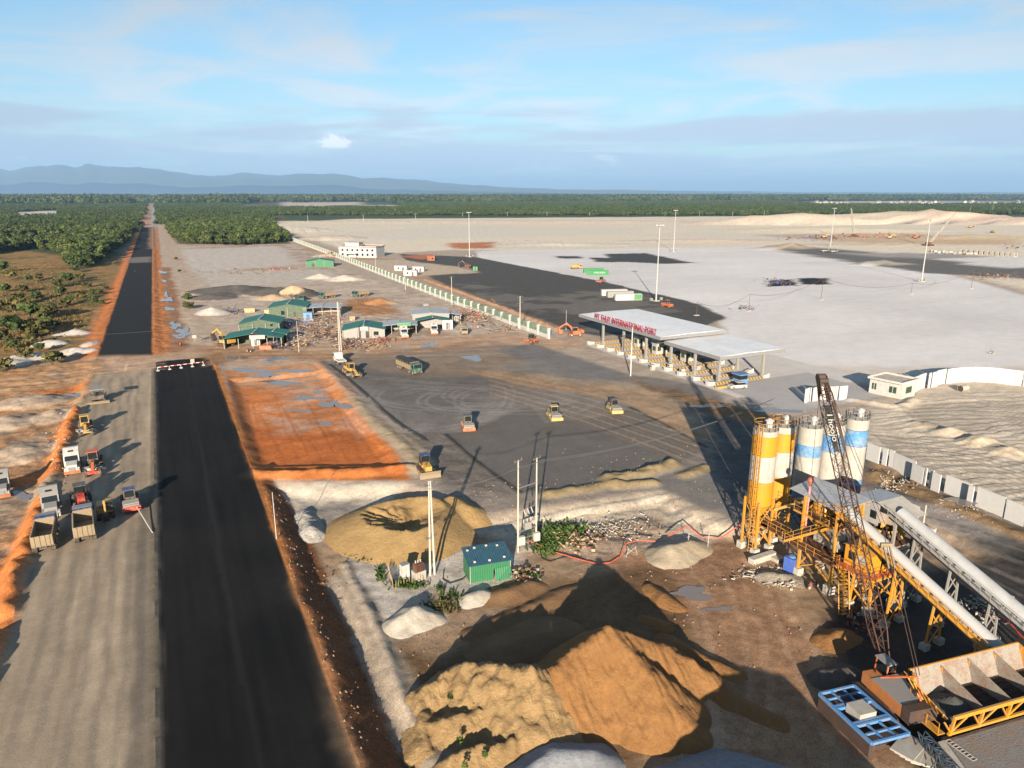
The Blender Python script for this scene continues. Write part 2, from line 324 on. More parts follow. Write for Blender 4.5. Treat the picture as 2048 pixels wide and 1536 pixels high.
# compound in front of the fence, port land behind it
zone(PX([(338, 488), (590, 488), (690, 540), (1200, 692), (1000, 705), (640, 722), (420, 705), (370, 600)]), (.42, .335, .265), 4, 3, a=.12, b=.8)
idx, w = poly_w(PX([(338, 488), (590, 488), (690, 540), (1200, 692), (1000, 705), (640, 722), (420, 705), (370, 600)]), 4, 3)
f = (w * .55 * sstep(.0, .35, W1[idx] + .7 * W3[idx] + .5 * WB[idx]))[:, None]; col[idx] = col[idx] * (1 - f) + np.array((.24, .165, .115)) * f
f = (w * .6 * sstep(.1, .4, W2[idx] + .4 * W3[idx]))[:, None]; col[idx] = col[idx] * (1 - f) + np.array((.52, .43, .34)) * f
zone(PX([(350, 500), (560, 492), (600, 530), (380, 545)]), (.47, .41, .36), 6, 4)
zone(PX([(385, 545), (640, 538), (720, 560), (420, 575)]), (.45, .39, .33), 5, 4)
zone(PX([(530, 448), (700, 438), (1540, 432), (2300, 440), (2300, 640), (1900, 545), (1400, 505), (900, 500), (720, 510)]), (.62, .535, .42), 8, 4, a=.25)
for pl in ([(620, 470), (900, 452), (1300, 456), (1250, 468), (800, 480)], [(1250, 470), (1700, 452), (2048, 470), (1700, 490)], [(820, 490), (1200, 484), (1420, 490), (1100, 500)]): zone(PX(pl), (.58, .52, .43), 10, 8)
zone(PX([(900, 486), (990, 484), (985, 496), (905, 498)]), (.42, .16, .07), 6, 6)
zone(PX([(950, 502), (1500, 494), (1760, 510), (2300, 660), (2300, 740), (1900, 735), (1600, 770), (1460, 700), (1440, 640), (1300, 590), (960, 528)]), CONC, 2, 1, a=0.0, b=.18, r=.75, k=3)
idx = np.where(zid == 3)[0]; f = 1 + .10 * fbm(gx[idx] * .35, gy[idx], .05, 4, 77) + .10 * WB[idx]; col[idx] *= f[:, None]
zone(PX([(1500, 718), (1700, 735), (2300, 732), (2300, 765), (1700, 765), (1560, 760)]), (.56, .49, .42), 5, 5, b=.3)
# asphalt aprons inside the port
zone(PX([(800, 508), (950, 514), (1200, 562), (1400, 608), (1452, 636), (1418, 652), (1330, 664), (1200, 672), (1120, 662), (1040, 628), (870, 570)]), (.075, .07, .064), 1.2, 1.8, a=.02, b=.5, r=.9, k=1)
idx, w = poly_w(PX([(900, 560), (1300, 590), (1400, 650), (1160, 668), (1000, 620)]), 4, 8); f = (w * .7 * sstep(-.15, .35, W1[idx] + WB[idx]))[:, None]; col[idx] = col[idx] * (1 - f) + np.array((.17, .15, .13)) * f
for pl in ([(1210, 508), (1290, 506), (1390, 526), (1330, 528), (1230, 522)], [(1110, 512), (1160, 512), (1165, 517), (1115, 517)], [(1180, 515), (1260, 516), (1270, 524), (1190, 524)]): zone(PX(pl), (.06, .055, .05), 2, 4, b=.8)
zone(PX([(1510, 493), (1640, 497), (1900, 515), (2048, 528), (2200, 560), (2048, 558), (1850, 546), (1700, 524)]), (.13, .12, .11), 3, 3)
zone(PX([(1640, 505), (1900, 507), (2048, 516), (2200, 530), (1800, 516)]), (.30, .27, .25), 3, 4)
zone(PX([(1870, 518), (2048, 512), (2200, 522), (2100, 540), (1950, 530)]), (.58, .55, .52), 3, 3)
zone(PX([(1750, 441), (2048, 442), (2048, 449), (1760, 448)]), (.17, .16, .17), 5, 5)
for x, y in ((1565, 566), (1630, 563)): zone(PX([(x - 28, y - 6), (x + 25, y - 7), (x + 28, y + 6), (x - 26, y + 7)]), (.02, .02, .02), 1, 3, a=.25, b=1.5)
zone(PX([(590, 500), (640, 492), (1190, 685), (1130, 660), (880, 565), (800, 520)]), (.36, .24, .15), 2, 2, a=.1)
zone(PX([(700, 520), (800, 520), (930, 535), (960, 545), (830, 552), (760, 540)]), (.44, .35, .26), 4, 3, a=.2)
zone(PX([(800, 512), (870, 508), (850, 520)]), (.40, .15, .07), 3, 3)
# dual carriageway
zone(R(-24.5, -2, 225, 1600), ORANGE, 2.0, 2.5, a=.15, b=1)
zone(R(-3, 16, 222, 1300), (.42, .32, .24), 3, 3, a=.15, b=.8)
zone(R(-5, 0.5, 230, 1300), (.45, .17, .055), 1.0, 1.5, a=.3, b=1.2)
zone(R(0, 5, 225, 520), (.27, .14, .075), 1.5, 2.5, a=.15, b=.8)
zone(R(-24, -8, 1160, 4000), (.42, .24, .15), 3, 3, a=0); zone(R(-8, 0, 1160, 4000), (.36, .34, .33), 3, 2, a=0)
zone(R(-19.7, -5.4, 231, 1165), (.020, .0195, .019), .35, .25, a=0, b=.25, k=1)
zone(R(-19.7, -5.4, 560, 610), (.20, .175, .15), 3, 3, a=0, op=.8)
zone(R(-9, 0, 700, 1150), (.33, .19, .11), 2, 3, op=.7)
# junction
zone(PX([(-200, 800), (0, 735), (190, 715), (310, 712), (430, 690), (700, 690), (1000, 664), (1190, 690), (1050, 705), (640, 735), (430, 730), (330, 742), (0, 790)]), (.42, .28, .185), 3, 2, a=.10, b=.8)
zone(PX([(380, 690), (640, 706), (800, 700), (1000, 680), (860, 712), (640, 722), (420, 712)]), BROWN, 3, 3, op=.8)
zone(PX([(-100, 760), (180, 735), (300, 722), (305, 745), (150, 765), (-100, 790)]), (.45, .30, .20), 3, 2)
# left low land and gravel carriageway
zone(R(-90, -18, 30, 232), (.36, .205, .105), 3, 3, a=.30, b=1.2)
idx, w = poly_w(R(-80, -17, 30, 225), 3, 3); f = (w * sstep(-.05, .3, W1[idx] + .8 * WB[idx]))[:, None]; col[idx] = col[idx] * (1 - f) + np.array(ORANGE) * f
f = (w * sstep(.12, .35, W2[idx]))[:, None]; col[idx] = col[idx] * (1 - f) + np.array((.27, .195, .135)) * f
zone(R(-22.8, -18.5, 85, 178), ORANGE, .8, 1.2, a=.25, b=1.3); zone(R(-21.5, -18.5, 63, 84), ORANGE, .8, 1.0, a=.2, b=1.2); zone(R(-26, -17.6, 20, 62), (.15, .11, .08), 1.5, 1.5, a=.3, b=1.3)
zone(R(-19.2, -4.9, 20, 212), (.32, .252, .180), .8, .9, a=.01, b=.32, k=2)
idx, w = poly_w(R(-19.2, -4.9, 20, 212), .5, 0); f = fbm(gx[idx] * 1.0, gy[idx] * .09, .9, 4, 15); col[idx] *= (1 + .35 * w * f)[:, None]
zone(PX([(-80, 985), (60, 965), (140, 955), (150, 975), (90, 1000), (-80, 1030)]), (.30, .22, .15), 1.5, 1)
zone(R(-7.2, -4.9, 20, 120), (.10, .088, .075), .6, .5, op=.75)
ASPH_R = R(-4.45, 9.95, 15, 222)
zone(R(9.7, 11.2, 20, 216), (.50, .19, .05), .4, .5, a=.1, b=1.2)
zone(ASPH_R, ASPH, .25, .15, a=0.0, b=.30, r=.9, k=1)
idx, w = poly_w(ASPH_R, .5, 0); f = fbm(gx[idx], gy[idx] * .03, 1.6, 4, 19); col[idx] *= (1 + .55 * f + .25 * W1[idx])[:, None]; jn = (np.abs(gx[idx] - 2.7 - .12 * W1[idx]) < .3) * w; col[idx] += (jn * .006)[:, None]; ds = (w * sstep(.15, .45, WB[idx] + .5 * W1[idx]) * .10)[:, None]; col[idx] = col[idx] * (1 - ds) + np.array((.035, .028, .022)) * ds
zone(PX([(400, 715), (440, 705), (470, 722), (420, 735)]), BROWN, 2, 2)
# gravel yard
YARD = PX([(636, 724), (760, 712), (1010, 690), (1075, 690), (1262, 750), (1420, 770), (1500, 860), (1485, 1045), (1340, 990), (940, 1052), (880, 975), (800, 860)])
zone(YARD, GRAV, 1.5, 1.2, a=.03, b=.6, k=2)
zone(PX([(650, 728), (700, 760), (860, 860), (1000, 790), (1060, 750), (900, 745), (730, 735)]), (.125, .114, .104), 4, 4, op=.8)
zone(PX([(700, 712), (1010, 688), (1100, 720), (1000, 745), (820, 752), (720, 738)]), (.24, .18, .13), 4, 5, op=.8)
zone(PX([(880, 735), (1010, 745), (1120, 760), (1300, 780), (1420, 860), (1380, 880), (1240, 800), (1050, 770)]), (.34, .215, .12), 2, 3, op=.9, b=.7)
zone(PX([(1040, 745), (1300, 770), (1460, 870), (1420, 880), (1280, 810)]), (.40, .29, .19), 1.5, 2, op=.5)
zone(PX([(1060, 687), (1258, 752), (1240, 765), (1130, 745), (990, 702)]), (.17, .158, .15), 1.5, 1.5, a=0)
zone(PX([(880, 868), (940, 862), (1060, 810), (1090, 845), (1230, 830), (1262, 815), (1410, 900), (1360, 925), (1240, 960), (1040, 985)]), (.128, .117, .106), .5, .25, a=.0, b=.35)
zone(PX([(800, 870), (890, 868), (1035, 988), (940, 1045), (880, 960)]), (.15, .128, .11), 2, 2, a=.15, b=1)
zone(PX([(880, 975), (1040, 990), (1180, 985), (1300, 985), (1150, 1015), (950, 1045)]), (.24, .20, .165), 2, 2, a=.1)
zone(PX([(1390, 800), (1500, 830), (1620, 880), (1700, 960), (1560, 1060), (1480, 1050), (1440, 930)]), (.105, .098, .092), 3, 3, a=.12, b=1)
zone(PX([(1250, 758), (1390, 790), (1600, 840), (1600, 870), (1420, 830)]), (.23, .14, .075), 2, 2, a=.2, b=1.2)
idx, w = poly_w(YARD, 2, 1); f = (w * .45 * sstep(.05, .4, W2[idx] + .5 * WB[idx] + .3 * W3[idx]) * bmp[idx])[:, None]; col[idx] = col[idx] * (1 - f) + np.array((.10, .075, .055)) * f
# right land: toll plaza slab, walled field, haul road behind the silos
zone(R(117.5, 160, 122, 189.5), (.53, .49, .455), .4, .1, a=0, b=.2, k=3)
zone(R(120, 152, 108, 133), (.36, .34, .33), .6, .6, a=0, b=.2, k=3)
zone(PX([(1740, 800), (1830, 800), (1830, 775), (1980, 762), (2400, 790), (2400, 1180), (1740, 900)]), (.50, .425, .335), 2, 1, a=.10, b=.7)
zone(PX([(1700, 905), (1760, 930), (2200, 1120), (2300, 1300), (2048, 1160), (1850, 1020), (1700, 960)]), (.12, .108, .095), 2, 2, a=.1, b=.9)
zone(PX([(1760, 990), (1900, 1010), (2000, 1060), (1960, 1075), (1800, 1020)]), (.33, .28, .24), 2, 2, op=.8)
zone(PX([(1740, 920), (1800, 950), (1950, 1010), (1900, 1015), (1740, 960)]), (.30, .18, .09), 2, 2, a=.2)
# lower plant yard
LOW = PX([(548, 985), (690, 992), (800, 990), (850, 1000), (935, 1058), (1130, 1030), (1330, 1003), (1420, 1060), (1490, 1075), (1640, 1070), (1800, 1040), (1920, 1090), (2300, 1300)], LZ) + [Vector((95, -40, 0)), Vector((8, -40, 0)), Vector((10.5, 60, 0))]
zone(LOW, (.31, .21, .13), 2, 1, a=.12, b=.9)
zone(PX([(548, 985), (700, 972), (830, 970), (800, 1000), (660, 1040), (600, 1030)], LZ), (.47, .41, .33), 1.5, 1.2, a=.15)
zone(PX([(600, 1010), (720, 1000), (700, 1100), (640, 1090)], LZ), (.26, .225, .19), 1.5, 1.5)
zone(PX([(700, 1110), (900, 1090), (1050, 1100), (1040, 1190), (860, 1180), (880, 1240), (760, 1290), (690, 1180)], LZ), (.45, .40, .34), 1.5, 1.2, a=.12)
zone(PX([(940, 1048), (1330, 990), (1400, 1030), (1480, 1055), (1350, 1100), (1200, 1080), (1060, 1100)], -.6), (.45, .375, .29), 1.5, 1, a=.25, b=1.2)
zone(PX([(1080, 1060), (1330, 1030), (1350, 1090), (1200, 1120), (1110, 1110)], LZ), (.30, .22, .16), 2, 2, a=.35, b=1.5)
zone(PX([(1200, 1120), (1480, 1080), (1560, 1200), (1640, 1300), (1800, 1536), (1500, 1536), (1400, 1300)], LZ), (.27, .155, .088), 2, 1.5, a=.1, b=1.0)
zone(PX([(1640, 1260), (1720, 1160), (2100, 1100), (2300, 1536), (1860, 1560), (1700, 1400)], LZ), (.038, .033, .028), 2, 1.5, a=.1, b=1.0, r=.7)  # wet dark ground, with shade from an unknown source put into its colour
zone(PX([(790, 1270), (880, 1320), (1110, 1160), (1330, 1130), (1400, 1300), (1200, 1700), (820, 1700)], LZ), (.15, .088, .045), 2, 1, a=.12)  # brown soil darkened in the outline of the big heap's shadow
zone([(10.6, -30), (14.6, -30), (14.6, 100), (12.5, 118), (10.6, 118)], (.17, .070, .030), .5, .6, a=.22, b=1.5)
zone([(14.4, -30), (17, -30), (17, 84), (14.4, 84)], (.31, .25, .19), .6, .8, a=.2)
zone([(17.0, -30), (18.6, -30), (18.6, 80), (17.0, 80)], (.24, .19, .14), .5, .5, a=.1)
# laterite field
PIT = PX([(448, 742), (520, 735), (640, 730), (690, 790), (815, 935), (825, 962), (515, 962)])
zone(PIT, ORANGE, .8, .6, a=.05, b=.8, k=4)
zone(PX([(450, 742), (640, 728), (660, 760), (600, 775), (480, 765)]), (.47, .25, .13), 3, 3, op=.8)
zone(PX([(520, 770), (680, 760), (740, 850), (560, 860)]), (.47, .20, .085), 3, 3, op=.7)
zone(PX([(500, 850), (740, 860), (800, 950), (520, 945)]), DEEPOR, 2, 2, op=.6)
idx, w = poly_w(PX([(460, 745), (640, 732), (700, 800), (760, 870), (560, 860)]), 4, 3); f = (w * .65 * sstep(-.2, .3, W1[idx] + .6 * W3[idx]))[:, None]; col[idx] = col[idx] * (1 - f) + np.array((.46, .285, .195)) * f; rgh[idx] = rgh[idx] * (1 - f[:, 0]) + .38 * f[:, 0]
idx, w = poly_w(PIT, 1, 0); col[idx] *= (1 + w * (.25 * fbm(gx[idx] * .3, gy[idx], .5, 4, 55) + .2 * W2[idx]))[:, None]
for k in range(16): a_ = Q(520 + 18 * k, 930 - (k % 3) * 18); b_ = Q(490 + 14 * k, 780 + (k % 4) * 20); track([a_, b_], .35, (.30, .085, .02), .35, .4)
zone(PX([(690, 790), (720, 800), (880, 930), (830, 950), (760, 870)]), (.34, .26, .17), 1, 1, a=.1)
# ---- heights
level(LOW, LZ, 2.2, .8)
rz = 0.35 * np.ones(NV)
w = sstep(-23.0, -19.4, gx + .5 * W1) * (1 - sstep(9.9, 13.8, gx + .25 * W1)) * (1 - sstep(205, 235, gy)) * sstep(-60, -20, gy)
low = np.where(gx < -10, np.where(gy < 232, -.7, 0), gz)
gz = np.where((gx < -12) & (gy < 228), low * (1 - sstep(205, 232, gy)), gz)
gz = gz * (1 - w) + rz * w
gz -= .5 * sstep(13, 14.2, gx) * (1 - sstep(14.8, 16.2, gx)) * (1 - sstep(78, 86, gy)) * sstep(-40, 0, gy)      # ditch
w = sstep(-24, -20.5, gx) * (1 - sstep(-5, -2, gx)) * sstep(225, 245, gy) * (1 - sstep(1150, 1400, gy)); gz += .4 * w   # far carriageway on its bank
level(PX([(465, 760), (640, 742), (680, 800), (790, 925), (520, 930)]), -.75, 1.6, .5)
ridge(PX([(505, 953), (600, 951), (700, 947), (820, 940)]), .85, 2.6, .5, None, .5)
ridge([(-5.0, 20), (-5.0, 212)], .24, 1.0, .12, None, .25); track([(-5.0, 20), (-5.0, 212)], .9, (.12, .10, .075), .9, .12)
ridge([(-20.6, 90), (-20.7, 130), (-20.4, 176)], 1.1, 2.2, .8, None, .5); ridge([(-20.4, 64), (-20.3, 84)], .9, 1.8, .6, None, .5)
ridge([(9.9, 110), (9.9, 222)], .12, .5, .1)
ridge(PX([(690, 1130), (770, 1290), (830, 1450)], LZ), .35, 1.0, .4, (.35, .285, .22), .6)
ridge(PX([(660, 730), (700, 762), (800, 850), (850, 882)]), .25, .8, .5, (.055, .05, .047)); ridge(PX([(890, 870), (960, 930), (1040, 987)]), .2, .7, .3, (.06, .055, .05))
ridge(PX([(1260, 815), (1330, 850), (1410, 895)]), .12, .8, .3, (.07, .065, .06)); ridge(PX([(640, 725), (700, 790), (790, 880), (850, 940)]), .35, 2.2, .8, None, .4)
for pl, h, wd in (([(1095, 990), (1180, 978), (1235, 970)], .5, 2.2), ([(1220, 960), (1290, 950), (1345, 930)], .9, 2.6), ([(1240, 975), (1310, 968)], .6, 2.0), ([(1370, 952), (1410, 935)], .5, 2.0)): ridge(PX(pl), h, wd, .8, (.25, .19, .105), .5)
for pl in ([(945, 1052), (1130, 1018), (1330, 988)],): ridge(PX(pl), .3, .8, .2, (.34, .30, .25))
ridge(PX([(850, 560), (900, 578), (1000, 614), (1120, 662)]), .8, 1.6, .5, (.36, .21, .12), .5)
# far spoil mounds in the port
def mound(cx, cyy, sx, sy_, h, c, rot=0.0, pw=1.0, rough=.25):
    ca, sa = math.cos(rot), math.sin(rot); dx = gx - cx; dy = gy - cyy
    a = (dx * ca + dy * sa) / sx; b = (-dx * sa + dy * ca) / sy_; r = np.sqrt(a * a + b * b) * (1 + .25 * WB + .2 * W1)
    w = np.clip(1 - r, 0, 1) ** pw; gz[:] += h * w * (1 + rough * W1)
    k = (sstep(0, .15, w) * .9)[:, None]; col[:] = col * (1 - k) + np.array(c) * k
def mpx(x, y, wpx, dep, h, c, rot=0.0, pw=1.0):
    p = Q(x, y); d = p.length / F * wpx; mound(p.x, p.y, d / 2, dep, h, c, YAW * -1 + rot, pw)
mpx(1590, 447, 330, 60, 17, (.58, .47, .36), 0, .5); mpx(1800, 444, 330, 70, 19, (.58, .48, .36), 0, .5); mpx(2020, 446, 300, 60, 11, (.56, .43, .33), 0, .5)
mpx(1660, 462, 420, 50, 5, (.58, .50, .36), 0, .7); mpx(1000, 444, 1100, 50, 3.5, (.54, .45, .34), 0, .5); zone(PX([(1500, 470), (1800, 466), (2048, 478), (2048, 490), (1700, 486)]), (.46, .31, .18), 6, 14, a=.6, op=.8)
mpx(1950, 476, 330, 24, 4, (.50, .41, .27)); mpx(1575, 497, 120, 14, 5.5, (.33, .27, .20)); mpx(1755, 529, 110, 9, 3.6, (.30, .27, .22)); mpx(1780, 490, 400, 14, 2, (.47, .39, .28))
mpx(580, 462, 130, 40, 8, (.50, .44, .37), .6, .6); mpx(660, 478, 150, 26, 4.5, (.46, .40, .33), .5, .7); mpx(1120, 490, 300, 18, 2.5, (.50, .45, .37)); mpx(1400, 482, 330, 22, 2.5, (.52, .42, .33))
# compound heaps
for x, y, w_, d_, h_, c_ in ((470, 583, 190, 18, 3.0, (.085, .08, .074)), (560, 588, 150, 12, 3.2, (.075, .07, .064)), (600, 592, 90, 9, 3.2, (.06, .055, .05)), (420, 596, 110, 10, 1.6, (.10, .09, .085)),
    (640, 556, 60, 7, 2.4, (.50, .45, .38)), (690, 560, 80, 8, 2.8, (.50, .45, .38)), (660, 513, 80, 10, 2.6, (.48, .40, .28)), (425, 627, 70, 6, 2.6, (.42, .40, .37)), (760, 606, 70, 6, 2.4, (.42, .30, .18)), (545, 598, 70, 5, 2.2, (.42, .30, .19)), (585, 593, 50, 4, 2.0, (.44, .31, .2)), (720, 590, 40, 4, 1.4, (.4, .3, .2))):
    mpx(x, y, w_, d_, h_, c_, 0, .8)
zone(PX([(690, 600), (760, 595), (800, 625), (740, 632), (690, 622)]), (.33, .17, .08), 2, 2, a=.3)
# banks of white sand by the junction, left
for x, y, w_, h_ in ((100, 690, 60, 1.6), (150, 668, 60, 1.4), (60, 715, 80, 1.6), (150, 705, 70, 1.6), (20, 728, 60, 1.4), (180, 690, 30, 1.0)): mpx(x, y, w_, 4.5, h_, (.50, .46, .42), .3, .8)
for x, y, w_, h_ in ((60, 800, 110, 1.6), (20, 840, 80, 1.4), (110, 825, 60, 1.2), (40, 900, 90, 1.2)): mpx(x, y, w_, 6, h_, (.40, .31, .23), .3, .8)
# graded ridges in the walled field
idx, w = poly_w(PX([(1745, 830), (1830, 800), (2000, 780), (2400, 820), (2400, 1150), (2048, 1020), (1745, 895)]), 3, 1)
t1 = gx[idx] * .35 + gy[idx] * .94 + 3.0 * W1[idx] + 6 * WB[idx]; gz[idx] += w * (.045 * np.sin(t1 * 2.2) + .04 * np.sin(t1 * 4.9 + 1)) * (1 + .6 * W2[idx])
for x, y, w_, d_, h_ in ((1900, 865, 80, 3, 1.2), (1960, 885, 90, 3.5, 1.6), (2020, 905, 80, 3, 1.5), (1850, 850, 60, 3, .8)): mpx(x, y, w_, d_, h_, (.46, .38, .28), -.3)
ridge(PX([(1700, 800), (1800, 815), (1830, 800)]), .6, 2, .6); ridge(PX([(1760, 950), (1850, 985), (2048, 1075)]), .4, 2.5, 1.0, (.26, .17, .09), .7)
# sweeping tracks in the walled field
for k in range(26):
    pts_ = [(1745 + 4 * k, 868 + 3 * k), (1850 - 3 * k, 872 + 4.2 * k), (1960, 880 + 6 * k), (2080, 902 + 7.5 * k)]; idx, w = line_w(PX(pts_), .7, .8); w = sstep(0, .5, w); gz[idx] -= .10 * w; col[idx] *= (1 - .25 * w)[:, None]
for k in range(18):
    pts_ = [(1800 + 3 * k, 815 + 2.4 * k), (1880, 806 + 3.2 * k), (1980, 800 + 3.4 * k), (2090, 806 + 3.8 * k)]; idx, w = line_w(PX(pts_), .7, .8); w = sstep(0, .5, w); gz[idx] -= .10 * w; col[idx] *= (1 - .22 * w)[:, None]
# tyre tracks swept over the yard
def arc(cx, cyy, r, a0, a1, n=24): return [(cx + r * math.cos(a0 + (a1 - a0) * i / n), cyy + r * math.sin(a0 + (a1 - a0) * i / n)) for i in range(n + 1)]
LT = (.27, .245, .225)
for x, y, r, a0, a1 in ((860, 790, 12, 2.4, 4.2), (900, 770, 20, 3.3, 5.0), (930, 800, 9, 2.0, 4.4), (960, 790, 7, 2.0, 4.6), (980, 760, 26, 3.6, 5.1), (820, 800, 22, 4.2, 5.8), (760, 790, 30, 4.9, 6.1), (900, 815, 16, .3, 1.9), (1010, 800, 10, 1.6, 3.6)):
    p = Q(x, y)
    for dr in (0, 1.9): track(arc(p.x, p.y, r + dr, a0, a1), .55, LT, .32, .3)
for k in range(16):
    a = Q(700 + 20 * k, 745 + 6 * k); b = Q(980 + 14 * k, 770 + 3.2 * k); m_ = (a + b) / 2 + Vector((2 + k % 5, -3 - k % 3, 0)); track([a, m_, b], .5, LT if k % 3 else (.09, .083, .078), .3, .5)
for k in range(12):
    a = Q(980, 745 + 4 * k); b = Q(1430, 850 + 9 * k); track([a, (a + b) / 2 + Vector((1.5, 1.5, 0)), b], .55, (.24, .15, .085) if k % 2 else (.42, .30, .20), .35, .6)
for k in range(14):
    a = Q(1380 + 13 * k + random.uniform(-30, 30), 1090 + random.uniform(0, 90), LZ); b = Q(1430 + 24 * k + random.uniform(-60, 60), 1520, LZ); track([a, (a + b) / 2 + Vector((random.uniform(0, 5), 1, 0)), b], random.uniform(.4, .8), (.24, .14, .08) if k % 2 else (.42, .28, .185), random.uniform(.15, .4), 1.6)
for k in range(9):
    a = Q(1420 + 10 * k, 1015 + 4 * k); b = Q(1690 + 6 * k, 905 + 9 * k); track([a, b], .6, (.17, .155, .145), .35, .5)
for k in range(10):
    a = Q(1780, 1010 + 5 * k); b = Q(2048, 1090 + 12 * k); track([a, b], .5, (.20, .18, .165) if k % 2 else (.07, .06, .055), .4, .5)
for x in (-16.5, -14.6, -12.0, -10.1, -8.4): track([(x, 20), (x + .6, 90), (x - .3, 205)], .5, (.15, .125, .10), .4, .6)
for k in range(7):
    a = Q(-20, 760 + 3 * k); b = Q(330, 722 + 3 * k); track([a, b], .6, (.30, .19, .12) if k % 2 else (.50, .37, .26), .4, .8)
for k in range(10): a = Q(400 + 8 * k, 690 + 3 * k); b = Q(1000, 668 + 5 * k); track([a, (a + b) / 2 + Vector((0, -2, 0)), b], .7, (.25, .14, .075) if k % 2 else (.46, .35, .25), .35, 1.0)
# relief
gz += amp * (1.1 * fbm(gx, gy, .35, 4, 88) + .5 * W3) + .25 * np.clip(amp - .15, 0, 1) * np.abs(fbm(gx, gy, .9, 3, 99)) * 4
gz[(gx < -22) & (gy > 240) & (gy < 900)] += .3 * W1[(gx < -22) & (gy > 240) & (gy < 900)]
def hgt(x, y):
    i = min(max(int(np.searchsorted(gu, y)), 1), nR - 1); j = min(max(int(np.searchsorted(gv, x)), 1), nC - 1)
    a = (x - gv[j - 1]) / (gv[j] - gv[j - 1]); b = (y - gu[i - 1]) / (gu[i] - gu[i - 1]); Z = gz.reshape(nR, nC)
    return float((Z[i - 1, j - 1] * (1 - a) + Z[i - 1, j] * a) * (1 - b) + (Z[i, j - 1] * (1 - a) + Z[i, j] * a) * b)
def G(x, y, z=0.0, dz=0.0):       # place on the ground seen at a pixel
    p = Q(x, y, z)
    for _ in range(3): p = Q(x, y, hgt(p.x, p.y))
    p.z = hgt(p.x, p.y) + dz; return p
# material shared by every piece of ground; the attributes carry soil colour with some painted shade, relief and gloss
gm = bpy.data.materials.new('soil_and_paving'); gm.use_nodes = True; T = NT(gm.node_tree); B = gm.node_tree.nodes['Principled BSDF']
at = T.n('ShaderNodeAttribute', attribute_name='gcol'); ap = T.n('ShaderNodeAttribute', attribute_name='gpar')
sp3 = T.n('ShaderNodeSeparateColor'); T.l(ap.outputs['Color'], sp3.inputs[0])
pos = T.n('ShaderNodeNewGeometry').outputs['Position']
n1 = T.noise(pos, .22, 6, .6); n2 = T.noise(pos, 1.1, 6, .7); n3 = T.noise(pos, 6.0, 4, .75); n4 = T.noise(pos, 20.0, 3, .7)
k1 = T.math('MINIMUM', T.math('ADD', T.math('MULTIPLY', sp3.outputs[0], .9), .12), 1.0)
f0 = T.math('MULTIPLY', T.ramp(n1, .25, .75, .78, 1.20), T.ramp(n2, .25, .75, .78, 1.22))
f1 = T.math('ADD', 1.0, T.math('MULTIPLY', T.math('SUBTRACT', f0, 1.0), k1))
f2 = T.math('MULTIPLY', f1, T.math('ADD', 1.0, T.math('MULTIPLY', T.math('SUBTRACT', n3, .5), T.math('MULTIPLY', T.math('ADD', sp3.outputs[0], .5), 1.3))))
f3 = T.math('MULTIPLY', f2, T.math('ADD', 1.0, T.math('MULTIPLY', T.math('SUBTRACT', n4, .5), T.math('MULTIPLY', T.math('ADD', sp3.outputs[0], .4), 1.2))))
T.l(T.mix(1.0, at.outputs['Color'], T.comb(f3, f3, f3), 'MULTIPLY'), B.inputs['Base Color'])
T.l(sp3.outputs[1], B.inputs['Roughness']); B.inputs['Specular IOR Level'].default_value = .12
hh = T.math('ADD', T.math('MULTIPLY', n2, .16), T.math('ADD', T.math('MULTIPLY', n3, .045), T.math('MULTIPLY', n4, .008)))
bp = T.n('ShaderNodeBump'); bp.inputs['Distance'].default_value = 1.0; bp.inputs['Strength'].default_value = .6
T.l(T.math('MULTIPLY', hh, sp3.outputs[0]), bp.inputs['Height']); T.l(bp.outputs[0], B.inputs['Normal'])
V3 = np.stack([gx, gy, gz], 1).astype(np.float32)
ii, jj = np.meshgrid(np.arange(nR - 1), np.arange(nC - 1), indexing='ij'); q0 = (ii * nC + jj).ravel()
quads = np.stack([q0, q0 + 1, q0 + nC + 1, q0 + nC], 1); fz = zid[quads].max(1)
def sub_mesh(name, sel):
    fq = quads[sel]; used, inv = np.unique(fq.ravel(), return_inverse=True); n = len(fq)
    me = bpy.data.meshes.new(name); me.vertices.add(len(used)); me.vertices.foreach_set('co', V3[used].ravel())
    me.loops.add(n * 4); me.loops.foreach_set('vertex_index', inv.astype(np.int32)); me.polygons.add(n)
    me.polygons.foreach_set('loop_start', np.arange(0, n * 4, 4, dtype=np.int32)); me.polygons.foreach_set('loop_total', np.full(n, 4, np.int32))
    me.polygons.foreach_set('use_smooth', np.ones(n, bool)); me.update(calc_edges=True)
    a = me.attributes.new('gcol', 'FLOAT_COLOR', 'POINT'); c4 = np.ones((len(used), 4), np.float32); c4[:, :3] = np.clip(col[used], 0.004, .8); a.data.foreach_set('color', c4.ravel())
    a = me.attributes.new('gpar', 'FLOAT_COLOR', 'POINT'); c4[:, 0] = bmp[used]; c4[:, 1] = rgh[used]; c4[:, 2] = 0; a.data.foreach_set('color', c4.ravel())
    me.materials.append(gm); o = bpy.data.objects.new(name, me); C.objects.link(o); o['kind'] = 'structure'; return o
for k, nm in ((0, 'ground'), (1, 'road'), (2, 'gravel_yard'), (3, 'concrete_yard'), (4, 'laterite_field')): sub_mesh(nm, fz == k)
